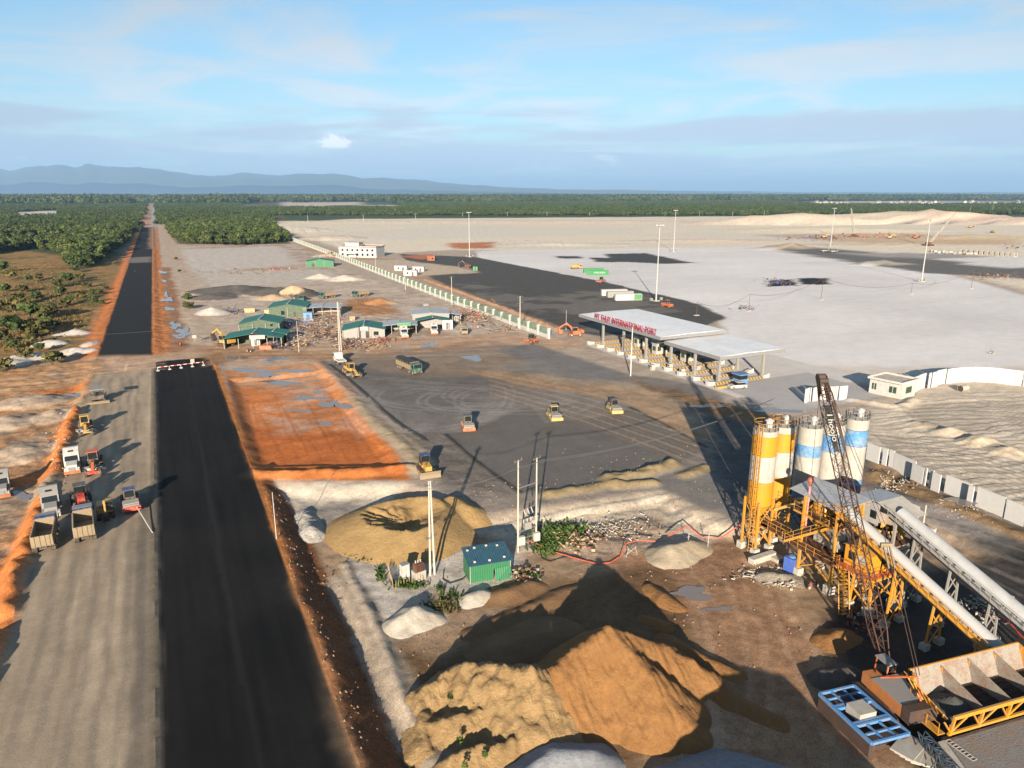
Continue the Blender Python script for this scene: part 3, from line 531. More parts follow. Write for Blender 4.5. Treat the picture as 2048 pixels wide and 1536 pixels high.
# standing water
wm = bpy.data.materials.new('puddle_water'); wm.use_nodes = True; b_ = wm.node_tree.nodes['Principled BSDF']; b_.inputs['Base Color'].default_value = (.20, .17, .15, 1); b_.inputs['Roughness'].default_value = .16
tw = NT(wm.node_tree); bw = tw.n('ShaderNodeBump'); bw.inputs['Strength'].default_value = .05; tw.l(tw.noise(tw.n('ShaderNodeTexCoord').outputs['Object'], 3, 3), bw.inputs['Height']); tw.l(bw.outputs[0], b_.inputs['Normal'])
def puddle(x, y, wpx, hpx, dz=.05):
    c0 = Q(x, y); z = max(hgt(*Q(x + a * wpx, y + b * hpx).xy) for a in (-.3, 0, .3) for b in (-.3, 0, .3)); ph = [random.uniform(0, 6.3) for _ in range(4)]; n = 28; pts = []
    for i in range(n):
        t = 2 * math.pi * i / n; r = .5 * (1 + .28 * math.sin(2 * t + ph[0]) + .22 * math.sin(3 * t + ph[1]) + .14 * math.sin(5 * t + ph[2]) + .08 * math.sin(9 * t + ph[3]))
        q = Q(x + wpx * r * math.cos(t), y + hpx * r * math.sin(t)); pts.append((q.x - c0.x, q.y - c0.y, 0))
    o = MB().add(pts, [tuple(range(n - 1, -1, -1))]).build('puddle', wm); o.location = (c0.x, c0.y, z + dz * .4); o['kind'] = 'structure'
for a in ((325, 545, 14, 6), (328, 562, 8, 6), (332, 590, 9, 10), (335, 600, 20, 9), (338, 618, 16, 8), (352, 652, 22, 10), (365, 662, 22, 12), (362, 672, 30, 10), (345, 648, 12, 8), (470, 716, 36, 8), (530, 722, 30, 7), (555, 718, 40, 8), (500, 741, 60, 9), (530, 750, 50, 9), (600, 742, 40, 7), (660, 803, 50, 12), (640, 778, 28, 6), (575, 742, 60, 5), (860, 691, 34, 8), (945, 716, 44, 9), (800, 697, 36, 3), (720, 705, 30, 3), (1385, 1170, 80, 24), (150, 788, 30, 8), (45, 985, 36, 18), (1925, 1010, 70, 14), (560, 760, 70, 9), (620, 790, 60, 8), (690, 812, 40, 8), (600, 815, 50, 6), (650, 840, 36, 5), (1440, 1200, 50, 10), (1420, 812, 60, 8), (1560, 822, 90, 9), (1500, 808, 70, 6)): puddle(*a)
# ================================================================ trees, forest, mountains, haze
def leaf_mat(name, c, c2):
    m = bpy.data.materials.new(name); m.use_nodes = True; t = NT(m.node_tree); b = m.node_tree.nodes['Principled BSDF']
    oi = t.n('ShaderNodeObjectInfo').outputs['Random']; g = t.n('ShaderNodeNewGeometry')
    n1 = t.noise(g.outputs['Position'], .05, 3); n2 = t.noise(g.outputs['Position'], .9, 3)
    f = t.math('ADD', t.math('MULTIPLY', oi, .5), t.math('MULTIPLY', g.outputs['Random Per Island'], .5))
    bc = t.mix(f, c, c2); bc = t.mix(t.ramp(n1, .35, .65, 0, .55), bc, tuple(x * .6 for x in c)); bc = t.mix(t.ramp(n2, .5, .7, 0, .3), bc, (.14, .12, .03))
    t.l(bc, b.inputs['Base Color']); b.inputs['Roughness'].default_value = .7; b.inputs['Specular IOR Level'].default_value = .2
    return m
LEAF = leaf_mat('foliage', (.020, .042, .010), (.075, .100, .024)); STRAW = leaf_mat('straw_grass', (.12, .085, .028), (.24, .16, .055)); DRYLEAF = leaf_mat('dry_scrub', (.05, .055, .016), (.12, .10, .03)); FRESH = leaf_mat('fresh_weeds', (.028, .065, .010), (.065, .11, .022))
LEAF2 = leaf_mat('light_foliage', (.045, .068, .016), (.11, .135, .035)); BARK = mat('bark', (.09, .065, .045), .9)
def leaf_quads(mb, c, rad, n, size, rs):
    for _ in range(n):
        d = Vector((rs.gauss(0, 1), rs.gauss(0, 1), rs.gauss(0, 1))).normalized(); r = rs.uniform(.55, 1.05)
        p = Vector((c[0] + d.x * rad[0] * r, c[1] + d.y * rad[1] * r, c[2] + d.z * rad[2] * r))
        a = Vector((rs.gauss(0, 1), rs.gauss(0, 1), rs.gauss(0, .6))).normalized(); b = (d + a * .6).cross(a).normalized(); s = size * rs.uniform(.6, 1.3)
        a *= s; b *= s * .7; mb.add([p - a - b, p + a - b * .6, p + a * .8 + b, p - a * .7 + b], [(0, 1, 2, 3)])
def crown(rs, H, Rr, lobes, per, size):
    mb = MB()
    for k in range(lobes):
        t = rs.uniform(0, 6.28); r = Rr * rs.uniform(.1, .62); z = H * rs.uniform(.34, .86); q = 1 - abs(z / H - .5)
        leaf_quads(mb, (r * math.cos(t), r * math.sin(t), z), (Rr * .45 * q + .4, Rr * .45 * q + .4, H * .17), per, size, rs)
    return mb
def trunk(rs, H, r0):
    mb = MB(); top = (rs.uniform(-.4, .4), rs.uniform(-.4, .4), H * .5); mb.cyl((0, 0, -.3), top, r0, r0 * .6, 7)
    for k in range(4):
        t = k * 1.7 + rs.uniform(0, 1); a = Vector(top) * rs.uniform(.6, 1); mb.cyl(a, (math.cos(t) * H * .24, math.sin(t) * H * .24, H * rs.uniform(.6, .8)), r0 * .45, r0 * .15, 5)
    return mb
tree_shapes = []
for k in range(6):
    rs = random.Random(50 + k); Hh = rs.uniform(6.2, 8.2); tree_shapes.append((crown(rs, Hh, rs.uniform(3.0, 3.9), 11, 26, .62), trunk(rs, Hh, .17), Hh))
TREE_ME = []
for cr, trk, Hh in tree_shapes:
    oc = cr.build('crown', LEAF2 if len(TREE_ME) in (1, 4) else LEAF); ot = trk.build('trunk', BARK); TREE_ME.append((oc.data, ot.data)); bpy.data.objects.remove(oc); bpy.data.objects.remove(ot)
bush_me = []
for k in range(4):
    rs = random.Random(90 + k); o1 = crown(rs, 3.0, 2.2, 8, 26, .42).build('crown', LEAF if k % 2 else DRYLEAF); mb = MB()
    for j in range(4): t = j * 1.6; mb.cyl((0, 0, -.2), (math.cos(t) * .8, math.sin(t) * .8, 1.8), .06, .03, 5)
    o2 = mb.build('trunk', BARK); bush_me.append((o1.data, o2.data)); bpy.data.objects.remove(o1); bpy.data.objects.remove(o2)
def inpoly(p, poly):
    x, y = p; c = False; n = len(poly)
    for i in range(n):
        (ax, ay), (bx, by) = poly[i], poly[(i + 1) % n]
        if (ay > y) != (by > y) and x < (bx - ax) * (y - ay) / (by - ay) + ax: c = not c
    return c
L1 = [(-200, 400), (292, 402), (280, 425), (265, 452), (258, 485), (232, 505), (205, 520), (175, 540), (140, 535), (120, 508), (60, 498), (-30, 512), (-200, 520)]
R1 = [(316, 400), (560, 400), (540, 445), (560, 470), (578, 484), (480, 492), (370, 489), (345, 478), (330, 450)]
CLEAR = [[(20, 424), (126, 420), (130, 434), (15, 437)], [(-40, 480), (112, 474), (112, 488), (-40, 494)], [(480, 407), (790, 403), (820, 417), (470, 418)], [(1560, 402), (2048, 403), (2048, 411), (1640, 411)]]
pts = []
def scatter(u0, u1, v0, v1, step, polys, keep=1.0):
    y = u0
    while y < u1:
        x = v0
        while x < v1:
            X = x + random.uniform(-.48, .48) * step; Y = y + random.uniform(-.48, .48) * step; x += step
            if random.random() > keep: continue
            q = px((X, Y, 0))
            if -150 < q[0] < 2200 and any(inpoly(q, p) for p in polys) and not any(inpoly(q, p) for p in CLEAR): pts.append((X, Y))
        y += step
scatter(380, 1060, -520, -24, 5.6, [L1], .84); scatter(440, 1300, 14, 150, 5.6, [R1], .88)
pts = [p for p in pts if not (-26 < p[0] < 13)]
pts.sort(key=lambda p: p[0] ** 2 + p[1] ** 2)
bush_px = [(20, 560, 2.0), (5, 545, 2.2), (118, 575, 1.7), (135, 568, 1.9), (40, 610, 1.7), (75, 600, 1.4), (15, 625, 2.0), (60, 640, 2.2), (95, 640, 1.9), (30, 670, 2.3), (75, 672, 2.0), (140, 608, 1.2), (165, 600, 1.3), (190, 605, 1.0), (130, 612, 1.1), (55, 565, 1.3), (80, 560, 1.2), (8, 585, 1.5), (45, 585, 1.4), (90, 660, 1.5), (10, 690, 1.6), (120, 590, 1.4), (175, 575, 1.1), (150, 545, 1.4), (200, 590, .9), (185, 590, .9),
    (52, 722, 1.1), (80, 705, .9), (105, 730, 1.2), (120, 722, .9), (5, 745, 1.3), (30, 700, 1.0), (100, 620, 1.0), (20, 650, 1.2), (160, 560, 1.3), (172, 535, 1.4), (230, 530, .8), (375, 600, 1.0), (378, 618, 1.1), (360, 545, .6), (352, 520, .7), (205, 610, .7), (212, 580, .7), (110, 655, .8), (60, 690, 1.1)]
NBUSH = len(bush_px); NTREE = 290
def put_plant(name, mes, loc, s, rz, label, cat, group):
    e = thing(name, label, cat, loc, rz, group); e.scale = (s, s, s)
    for nm, me in (('crown', mes[0]), ('trunk', mes[1])): o = bpy.data.objects.new(nm, me); C.objects.link(o); o.parent = e
for i, (x, y, s) in enumerate(bush_px):
    p = Q(x, y); p.z = hgt(p.x, p.y); k = i % 4
    put_plant('shrub', bush_me[k], p, s, random.uniform(0, 6.28), 'dark green rounded shrub on the dry grass beside the far road' if k % 2 else 'olive and straw coloured scrubby shrub on the dry grass beside the far road', 'shrub', 'green shrubs on the dry field' if k % 2 else 'olive shrubs on the dry field')
for i, (x, y) in enumerate(pts[:NTREE]):
    lf = x < 0
    put_plant('tree', TREE_ME[i % 6], (x, y, hgt(x, y)), random.uniform(.6, 1.45), random.uniform(0, 6.28), 'broad dark green tree at the front of the wood left of the far road' if lf else 'broad dark green tree in the wood between far road and white fence', 'tree', 'trees at the edge of the left wood' if lf else 'trees at the edge of the wood by the fence')
# the rest of the wood: one mass, instanced on points
def shape_coll(name, objs):
    c = bpy.data.collections.new(name)
    for o in objs: c.objects.link(o)
    return c
def joined(name, mbs):
    me = bpy.data.meshes.new(name); v = []; f = []; mi = []
    for mb, k in mbs: o = len(v); v += mb.v; f += [tuple(i + o for i in q) for q in mb.f]; mi += [k] * len(mb.f)
    me.from_pydata(v, [], f); me.materials.append(LEAF2 if len(bpy.data.meshes) % 3 == 0 else LEAF); me.materials.append(BARK); me.polygons.foreach_set('material_index', mi); me.update(); return bpy.data.objects.new(name, me)
near_shapes = shape_coll('tree_shapes', [joined('tree_shape', [(c_, 0), (t_, 1)]) for c_, t_, _ in tree_shapes])
clumps = []
for k in range(5):
    rs = random.Random(200 + k); mb = MB()
    for j in range(24):
        t = rs.uniform(0, 6.28); r = 17 * math.sqrt(rs.random()); h = rs.uniform(3.5, 10.5); rr_ = rs.uniform(1.6, 3.6); leaf_quads(mb, (r * math.cos(t), r * math.sin(t), h * .6), (rr_, rr_, h * .4), 40, .95, rs)
    clumps.append(joined('wood_shape', [(mb, 0)]))
far_shapes = shape_coll('wood_shapes', clumps)
def forest(name, plist, coll, smin, smax, label):
    me = bpy.data.meshes.new(name); me.from_pydata([(x, y, 0.) for x, y in plist], [], []); o = bpy.data.objects.new(name, me); C.objects.link(o); o['kind'] = 'stuff'; o['label'] = label
    g = bpy.data.node_groups.new(name, 'GeometryNodeTree'); g.interface.new_socket('Geometry', in_out='INPUT', socket_type='NodeSocketGeometry'); g.interface.new_socket('Geometry', in_out='OUTPUT', socket_type='NodeSocketGeometry')
    t = NT(g); gi = t.n('NodeGroupInput'); go = t.n('NodeGroupOutput'); ci = t.n('GeometryNodeCollectionInfo'); ci.inputs[0].default_value = coll; ci.inputs[1].default_value = True; ci.inputs[2].default_value = True
    iop = t.n('GeometryNodeInstanceOnPoints'); iop.inputs['Pick Instance'].default_value = True
    r1 = t.n('FunctionNodeRandomValue', data_type='FLOAT_VECTOR'); r1.inputs[0].default_value = (0, 0, 0); r1.inputs[1].default_value = (0, 0, 6.28)
    r2 = t.n('FunctionNodeRandomValue', data_type='FLOAT'); r2.inputs[2].default_value = smin; r2.inputs[3].default_value = smax; r2.inputs['Seed'].default_value = 3
    r3 = t.n('FunctionNodeRandomValue', data_type='INT'); r3.inputs[4].default_value = 0; r3.inputs[5].default_value = 9; r3.inputs['Seed'].default_value = 5
    t.l(gi.outputs[0], iop.inputs['Points']); t.l(ci.outputs[0], iop.inputs['Instance']); t.l(r1.outputs[0], iop.inputs['Rotation']); t.l(r2.outputs[1], iop.inputs['Scale']); t.l(r3.outputs[2], iop.inputs['Instance Index'])
    t.l(iop.outputs[0], go.inputs[0]); md = o.modifiers.new('scatter', 'NODES'); md.node_group = g; return o
forest('forest', pts[NTREE:], near_shapes, .55, 1.5, 'dense dark green wood either side of the far road')
pts = []
WOODF = [(-300, 389), (2400, 389), (2400, 429), (2048, 429), (1500, 431), (1000, 433), (640, 438), (520, 450), (316, 450), (316, 400), (292, 400), (280, 425), (-300, 450)]
scatter(1030, 3600, -1900, 3600, 27, [WOODF, L1], .93)
pts = [p for p in pts if not (-30 < p[0] < 16) and (p[0] < 0 or px((p[0], p[1], 0))[1] < 431 or px((p[0], p[1], 0))[0] < 535)]
forest('forest', pts, far_shapes, .8, 1.25, 'dark green wood stretching away behind the sand plateau'); pts = []
scatter(3600, 15000, -9000, 15000, 120, [WOODF], .85); pts = [p for p in pts if not (-60 < p[0] < 50)]
forest('forest', pts, far_shapes, 3.2, 5.0, 'distant hazy woodland reaching to the horizon')
# mountains
prof = [(-1500, 338), (-600, 330), (0, 333), (40, 327), (100, 331), (140, 337), (165, 326), (215, 333), (290, 334), (345, 345), (400, 344), (440, 348), (485, 343), (560, 353), (600, 349), (660, 344), (720, 355), (800, 357), (900, 366), (1000, 372), (1150, 379), (1350, 382), (1600, 384), (2048, 385), (3000, 384)]
nA, nD = 420, 26; vs = []; fs = []; xs_ = np.linspace(-1500, 2600, nA); ys_ = np.interp(xs_, [p[0] for p in prof], [p[1] for p in prof])
base_h = (392 - ys_) / F * cp
for i in range(nA):
    a = math.atan((xs_[i] - 1024) * cp / F)
    for j in range(nD):
        t = j / (nD - 1); D_ = 21000 + 9000 * t; sh = math.sin(math.pi * min(1, .12 + t * .88)) ** .8 if j < nD - 1 else 0
        n_ = float(fbm(np.array([xs_[i] * .012]), np.array([t * 4.0]), 1.0, 5, 7)[0]); z = base_h[i] * 20500 * max(0, sh * (1 + .38 * n_ * (1 - abs(2 * t - 1) * .3))) - (30 if j in (0, nD - 1) else 0)
        X, Y = math.sin(a) * D_ / max(.3, math.cos(a)) * .98, D_; w_ = c2w(X, Y); vs.append((w_.x, w_.y, max(-1.5, z)))
for i in range(nA - 1):
    for j in range(nD - 1): k = i * nD + j; fs.append((k, k + nD, k + nD + 1, k + 1))
mo = MB().add(vs, fs).build('mountains', mat('mountain_forest', (.05, .07, .04), .9, scale=.0008, var=.5), None, True); mo['kind'] = 'structure'
hz = MB().box(-72000, 72000, -32000, 72000, -4, 1500).build('haze', mat('haze_empty', (1, 1, 1))); hz['kind'] = 'stuff'; hz['label'] = 'thin blue haze over the whole plain'
hm = bpy.data.materials.new('haze_air'); hm.use_nodes = True; hm.node_tree.nodes.clear(); th = NT(hm.node_tree); pv = th.n('ShaderNodeVolumePrincipled'); pv.inputs['Color'].default_value = (.33, .56, .90, 1); pv.inputs['Density'].default_value = 5.0e-5; pv.inputs['Anisotropy'].default_value = 0.0
ho = th.n('ShaderNodeOutputMaterial'); th.l(pv.outputs[0], ho.inputs['Volume']); hz.data.materials[0] = hm
# ================================================================ vehicles and machines (local +Y is forward)
def wheel(par, x, y, r, w, rim='grey', z=None):
    z = r if z is None else z; s = 1 if x > 0 else -1
    o = MB().cyl((x - w / 2, y, z), (x + w / 2, y, z), r, None, 16).build('wheel', 'rubber', par)
    MB().cyl((x + s * (w / 2 - .02), y, z), (x + s * (w / 2 + .03), y, z), r * .55, r * .45, 12).build('rim', rim, o); return o
def glassbox(par, x0, x1, y0, y1, z0, z1, frame, taper=.08, roof=None, nm='cab'):
    """cab: posts, panes on four sides, roof"""
    t = taper; B = [(x0, y0), (x1, y0), (x1, y1), (x0, y1)]; U = [(x0 + t, y0 + t), (x1 - t, y0 + t), (x1 - t, y1 - t), (x0 + t, y1 - t)]
    mb = MB()
    zb = z0 + (z1 - z0) * .38
    mb.box(x0 + .03, x1 - .03, y0 + .03, y1 - .03, z0, zb)
    for (a, b), (c, d) in zip(B, U): mb.beam((a, b, z0), (c, d, z1), .11)
    cabo = mb.build(nm, frame, par)
    for i in range(4):
        j = (i + 1) % 4; f = (zb - z0) / (z1 - z0)
        def P_(k, f): return Vector((B[k][0] + (U[k][0] - B[k][0]) * f, B[k][1] + (U[k][1] - B[k][1]) * f, z0 + (z1 - z0) * f))
        MB().add([P_(i, f), P_(j, f), P_(j, 1), P_(i, 1)], [(0, 1, 2, 3)]).build('window', 'glass', cabo)
    MB().box(x0 - .06, x1 + .06, y0 - .06, y1 + .1, z1, z1 + .12).build('cab_roof', roof or frame, cabo)
    return cabo
def lamps(par, y, z, xs, r=.1):
    for x in xs: MB().cyl((x, y, z), (x, y + .06, z), r, None, 8).build('headlight', 'offwhite', par)
def roller(label, loc, rz, colr, roofm=None, group=None):
    e = thing('road_roller', label, 'roller', loc, rz, group)
    d = MB().cyl((-1.06, 1.75, .76), (1.06, 1.75, .76), .76, None, 28).build('drum', 'steel', e, False)
    MB().box(-1.25, -1.1, .75, 2.75, .45, 1.05).box(1.1, 1.25, .75, 2.75, .45, 1.05).box(-1.25, 1.25, 2.6, 2.82, .45, 1.1).box(-1.25, 1.25, .62, .82, .5, 1.2).build('drum_frame', colr, e)
    MB().box(-1.08, 1.08, .85, 2.58, 1.5, 1.58).build('drum_cover', 'offwhite', e)
    MB().box(-.35, .35, .1, .8, .5, 1.1).build('hitch', 'dkgrey', e)
    glassbox(e, -.75, .75, -.9, .45, 1.15, 2.85, 'dkgrey', roof=roofm or colr)
    MB().prx([(-2.9, .75), (-.85, .75), (-.85, 1.75), (-2.6, 1.6), (-2.9, 1.3)], -.72, .72).build('engine_hood', colr, e)
    MB().box(-.6, .6, -2.94, -2.88, .85, 1.3).build('grille', 'black', e)
    for x in (-.98, .98): wheel(e, x, -1.7, .75, .5, colr)
    lamps(e, 2.83, .85, (-.8, .8)); return e
def tyre_roller(label, loc, rz, colr):
    e = thing('tyre_roller', label, 'roller', loc, rz)
    MB().prx([(-2.4, .7), (2.3, .7), (2.5, 1.0), (2.4, 1.45), (-2.3, 1.6), (-2.5, 1.2)], -1.1, 1.1).build('body', colr, e)
    for y in (-1.9, 1.8):
        for k in range(5): wheel(e, -.92 + .46 * k, y, .5, .36, colr)
    glassbox(e, -.7, .7, -.6, .7, 1.55, 2.9, 'dkgrey', roof=colr)
    MB().box(-1.15, 1.15, 2.3, 2.55, .55, .8).box(-1.15, 1.15, -2.6, -2.3, .55, .8).build('bumper', colr, e); return e
def grader(label, loc, rz, colr, cabm=None, group=None):
    e = thing('motor_grader', label, 'grader', loc, rz, group)
    MB().beam((0, 3.9, 1.05), (0, 2.2, 1.75), .45, .4).beam((0, 2.25, 1.75), (0, -.2, 1.55), .4, .45).build('front_frame', colr, e)
    MB().beam((-1.0, 3.6, .72), (1.0, 3.6, .72), .22, .25).build('front_axle', colr, e)
    MB().cyl((0, .9, .85), (0, .9, 1.0), .75, None, 16).beam((0, 3.5, .95), (-.6, 1.2, .95), .15).beam((0, 3.5, .95), (.6, 1.2, .95), .15).beam((-.5, 1.3, 1.0), (-.3, 1.5, 2.0), .12).beam((.5, 1.3, 1.0), (.3, 1.5, 2.0), .12).build('circle', 'dkgrey', e)
    MB().prx([(.55, .15), (.75, .12), (.62, .45), (.75, .8), (.6, .85), (.45, .45)], -1.75, 1.75).build('blade', 'steel', e)
    glassbox(e, -.75, .75, -1.5, .1, 1.1, 3.05, cabm or colr, roof=colr)
    MB().prx([(-4.4, .95), (-1.55, .95), (-1.55, 2.0), (-4.2, 1.85), (-4.4, 1.6)], -.68, .68).build('engine_hood', colr, e)
    MB().cyl((.35, -2.6, 1.9), (.35, -2.6, 2.6), .07).build('exhaust', 'black', e)
    MB().box(-1.2, 1.2, 4.0, 4.15, .55, 1.0).build('front_plate', 'red', e) if cabm else None
    for x in (-1.02, 1.02):
        wheel(e, x, 3.6, .66, .38, colr)
        for y in (-1.9, -3.4): wheel(e, x, y, .66, .42, colr)
    lamps(e, 3.95, 1.3, (-.5, .5)); return e
def track_unit(par, x, w, y0, y1, h):
    r = h / 2; prof = [(y0 + r * (1 - math.sin(t)), r - r * math.cos(t)) for t in np.linspace(0, math.pi, 7)] + [(y1 - r * (1 - math.sin(t)), r + r * math.cos(t)) for t in np.linspace(0, math.pi, 7)]
    o = MB().prx([(float(a), float(b)) for a, b in prof], x - w / 2, x + w / 2).build('track', 'darksteel', par)
    mb = MB()
    for k in range(5): y = y0 + r + (y1 - y0 - 2 * r) * k / 4; mb.cyl((x - w / 2 - .04, y, r * .85), (x + w / 2 + .04, y, r * .85), r * .5, None, 10)
    mb.build('track_roller', 'rust', o); return o
def dozer(label, loc, rz):
    e = thing('bulldozer', label, 'bulldozer', loc, rz)
    for x in (-.95, .95): track_unit(e, x, .55, -1.9, 1.6, 1.0)
    MB().prx([(-.1, .6), (2.0, .6), (2.0, 1.75), (-.1, 1.95)], -.55, .55).build('engine_hood', 'mach_yellow', e)
    MB().box(-.65, .65, -1.9, 0, .7, 1.5).build('body', 'mach_yellow', e)
    glassbox(e, -.75, .75, -1.5, .05, 1.45, 3.05, 'black', roof='navy')
    MB().prx([(2.75, .1), (3.0, .05), (2.8, .6), (3.0, 1.2), (2.85, 1.22), (2.6, .6)], -1.8, 1.8).build('blade', 'tan', e)
    MB().beam((-1.3, 0, .55), (-1.3, 2.75, .5), .18).beam((1.3, 0, .55), (1.3, 2.75, .5), .18).beam((-.4, 1.8, 1.4), (-.5, 2.7, .8), .1).beam((.4, 1.8, 1.4), (.5, 2.7, .8), .1).build('push_arm', 'mach_yellow', e)
    MB().cyl((.25, 1.2, 1.8), (.25, 1.2, 2.6), .06).build('exhaust', 'black', e)
    MB().box(-.7, .7, -2.6, -1.9, .6, .9).box(-.08, .08, -2.6, -2.4, 0, .9).build('ripper', 'dkgrey', e); return e
def excavator(label, loc, rz, colr, swing=0.0, wheeled=False, s=1.0, pose=((0, .3, 1.6), (0, 3.2, 4.3), (0, 5.6, 3.0), (0, 5.3, .8)), group=None):
    e = thing('excavator', label, 'excavator', loc, rz, group); e.scale = (s, s, s); zb = 1.05
    if wheeled:
        MB().box(-.9, .9, -2.0, 2.0, .6, 1.0).build('chassis', colr, e)
        for y in (-1.4, 1.4):
            for x in (-1.0, 1.0): wheel(e, x, y, .52, .45, 'offwhite')
        MB().box(-1.2, 1.2, 2.0, 2.2, .3, .9).build('dozer_blade', colr, e)
    else:
        for x in (-1.1, 1.1): track_unit(e, x, .6, -2.0, 2.0, .95)
        MB().box(-.9, .9, -.8, .8, .4, .95).build('undercarriage', 'dkgrey', e)
    R_ = Matrix.Rotation(swing, 4, 'Z')
    def rot(mb): mb.v = [tuple(R_ @ Vector(v)) for v in mb.v]; return mb
    rot(MB().box(-1.25, 1.25, -2.0, 1.0, zb, zb + .75)).build('upper_deck', colr, e)
    rot(MB().prx([(-2.75, zb + .1), (-1.5, zb), (-1.5, zb + 1.2), (-2.5, zb + 1.2), (-2.8, zb + .9)], -1.25, 1.25)).build('counterweight', colr, e)
    rot(MB().box(.15, 1.25, -1.5, .4, zb + .75, zb + 1.25)).build('engine_cover', colr, e)
    h = bpy.data.objects.new('x', None); c = glassbox(None, -1.2, -.25, -.6, 1.15, zb + .4, zb + 1.95, 'dkgrey', roof=colr)
    c.parent = e; c.rotation_euler = (0, 0, swing); bpy.data.objects.remove(h)
    a, b, c_, d = [Vector(p) for p in pose]; a.z += .2
    rot(MB().beam(a, a + (b - a) * .6 + Vector((0, 0, .35)), .42, .55).beam(a + (b - a) * .55 + Vector((0, 0, .35)), b, .38, .48)).build('boom', colr, e)
    rot(MB().beam(b - (c_ - b) * .12, c_, .3, .4)).build('stick', colr, e)
    rot(MB().beam(a + Vector((.25, .5, -.2)), a + (b - a) * .55 + Vector((.25, 0, .1)), .12).beam(b + (a - b) * .4 + Vector((0, 0, .5)), b - (c_ - b) * .1 + Vector((0, 0, .25)), .12)).build('hydraulic_cylinder', 'steel', e)
    w = (d - c_); n = Vector((0, -1, 0)) * .9
    rot(MB().prx([(c_.y, c_.z), (c_.y + .3, c_.z - .5), (d.y + .2, d.z), (d.y - .7, d.z + .1), (d.y - .85, d.z + .75)], -.55, .55)).build('bucket', 'darksteel' if not wheeled else colr, e); return e
def tipper(label, loc, rz, cabm, bedm, axles=4, tarp=None, load=None, L=None, bedh=1.35, group=None, front=None, s=1.0, tall=0.0):
    L = L or (8.6 if axles == 4 else 7.0); e = thing('dump_truck', label, 'truck', loc, rz, group); e.scale = (s, s, s); f = L / 2
    MB().box(-.45, .45, -f, f - .1, .75, 1.05).build('chassis', 'dkgrey', e)
    cb = MB().prx([(f - 2.0, .8), (f, .8), (f + .05, 1.9), (f - .12, 2.95), (f - 1.7, 3.05), (f - 2.0, 2.7)], -1.2, 1.2).build('cab', cabm, e)
    MB().add([(-1.08, f + .065, 1.85), (1.08, f + .065, 1.85), (1.02, f - .085, 2.78), (-1.02, f - .085, 2.78)], [(0, 1, 2, 3)]).build('windscreen', 'glass', cb)
    for x in (-1.215, 1.215): MB().add([(x, f - 1.3, 1.85), (x, f - .15, 1.85), (x, f - .25, 2.65), (x, f - 1.3, 2.7)], [(0, 1, 2, 3)] if x > 0 else [(3, 2, 1, 0)]).build('window', 'glass', cb)
    MB().box(-1.25, 1.25, f - .1, f + .16, .5, .95).build('bumper', front or 'dkgrey', cb); lamps(cb, f + .14, .85, (-.9, .9), .12)
    for x in (-1.42, 1.3): MB().box(x, x + .12, f - .05, f + .1, 1.7, 2.4).build('mirror', 'black', cb)
    yb0, yb1 = -f - .1, f - 2.2; z0, z1 = 1.15, 1.15 + bedh + tall
    bed = MB(); bed.box(-1.2, 1.2, yb0, yb1, z0, z0 + .1).box(-1.22, -1.12, yb0, yb1, z0, z1).box(1.12, 1.22, yb0, yb1, z0, z1).box(-1.12, 1.12, yb1 - .1, yb1, z0, z1 + .25)
    bo = bed.build('bed', bedm, e)
    tg = MB().box(-1.12, 1.12, yb0, yb0 + .1, z0 + .02, z1 - .05).box(-.9, -.8, yb0 - .07, yb0, z0, z1 - .05).box(-.3, -.2, yb0 - .07, yb0, z0, z1 - .05).box(.3, .4, yb0 - .07, yb0, z0, z1 - .05).box(.8, .9, yb0 - .07, yb0, z0, z1 - .05).build('tailgate', bedm, bo)
    rb = MB()
    for k in range(7): y = yb0 + .3 + (yb1 - yb0 - .5) * k / 6; rb.box(-1.30, -1.22, y, y + .12, z0, z1).box(1.22, 1.30, y, y + .12, z0, z1)
    rb.build('bed_rib', bedm, bo)
    MB().box(-1.2, 1.2, yb1 - .05, yb1 + .75, z1 + .22, z1 + .32).build('cab_guard', front if front == 'navy' else bedm, bo)
    if tarp: MB().pry([(-1.26, z1 - .5), (1.26, z1 - .5), (1.24, z1 + .1), (.7, z1 + .42), (-.7, z1 + .42), (-1.24, z1 + .1)], yb0 - .05, yb1 + .1).build('tarpaulin', tarp, e)
    if load: MB().add([(-1.1, yb0 + .2, z1 - .5), (1.1, yb0 + .2, z1 - .5), (1.1, yb1 - .2, z1 - .5), (-1.1, yb1 - .2, z1 - .5), (0, (yb0 + yb1) / 2, z1 + .1)], [(0, 1, 4), (1, 2, 4), (2, 3, 4), (3, 0, 4)]).build('load', load, e)
    ys = [f - 1.0] + ([f - 2.9] if axles >= 4 else []) + ([-f + 2.5, -f + 1.1] if axles > 2 else [-f + 1.3])
    for i, y in enumerate(ys):
        for x in (-1.02, 1.02): wheel(e, x, y, .52, .3 if i < (2 if axles >= 4 else 1) else .55, 'grey')
    return e
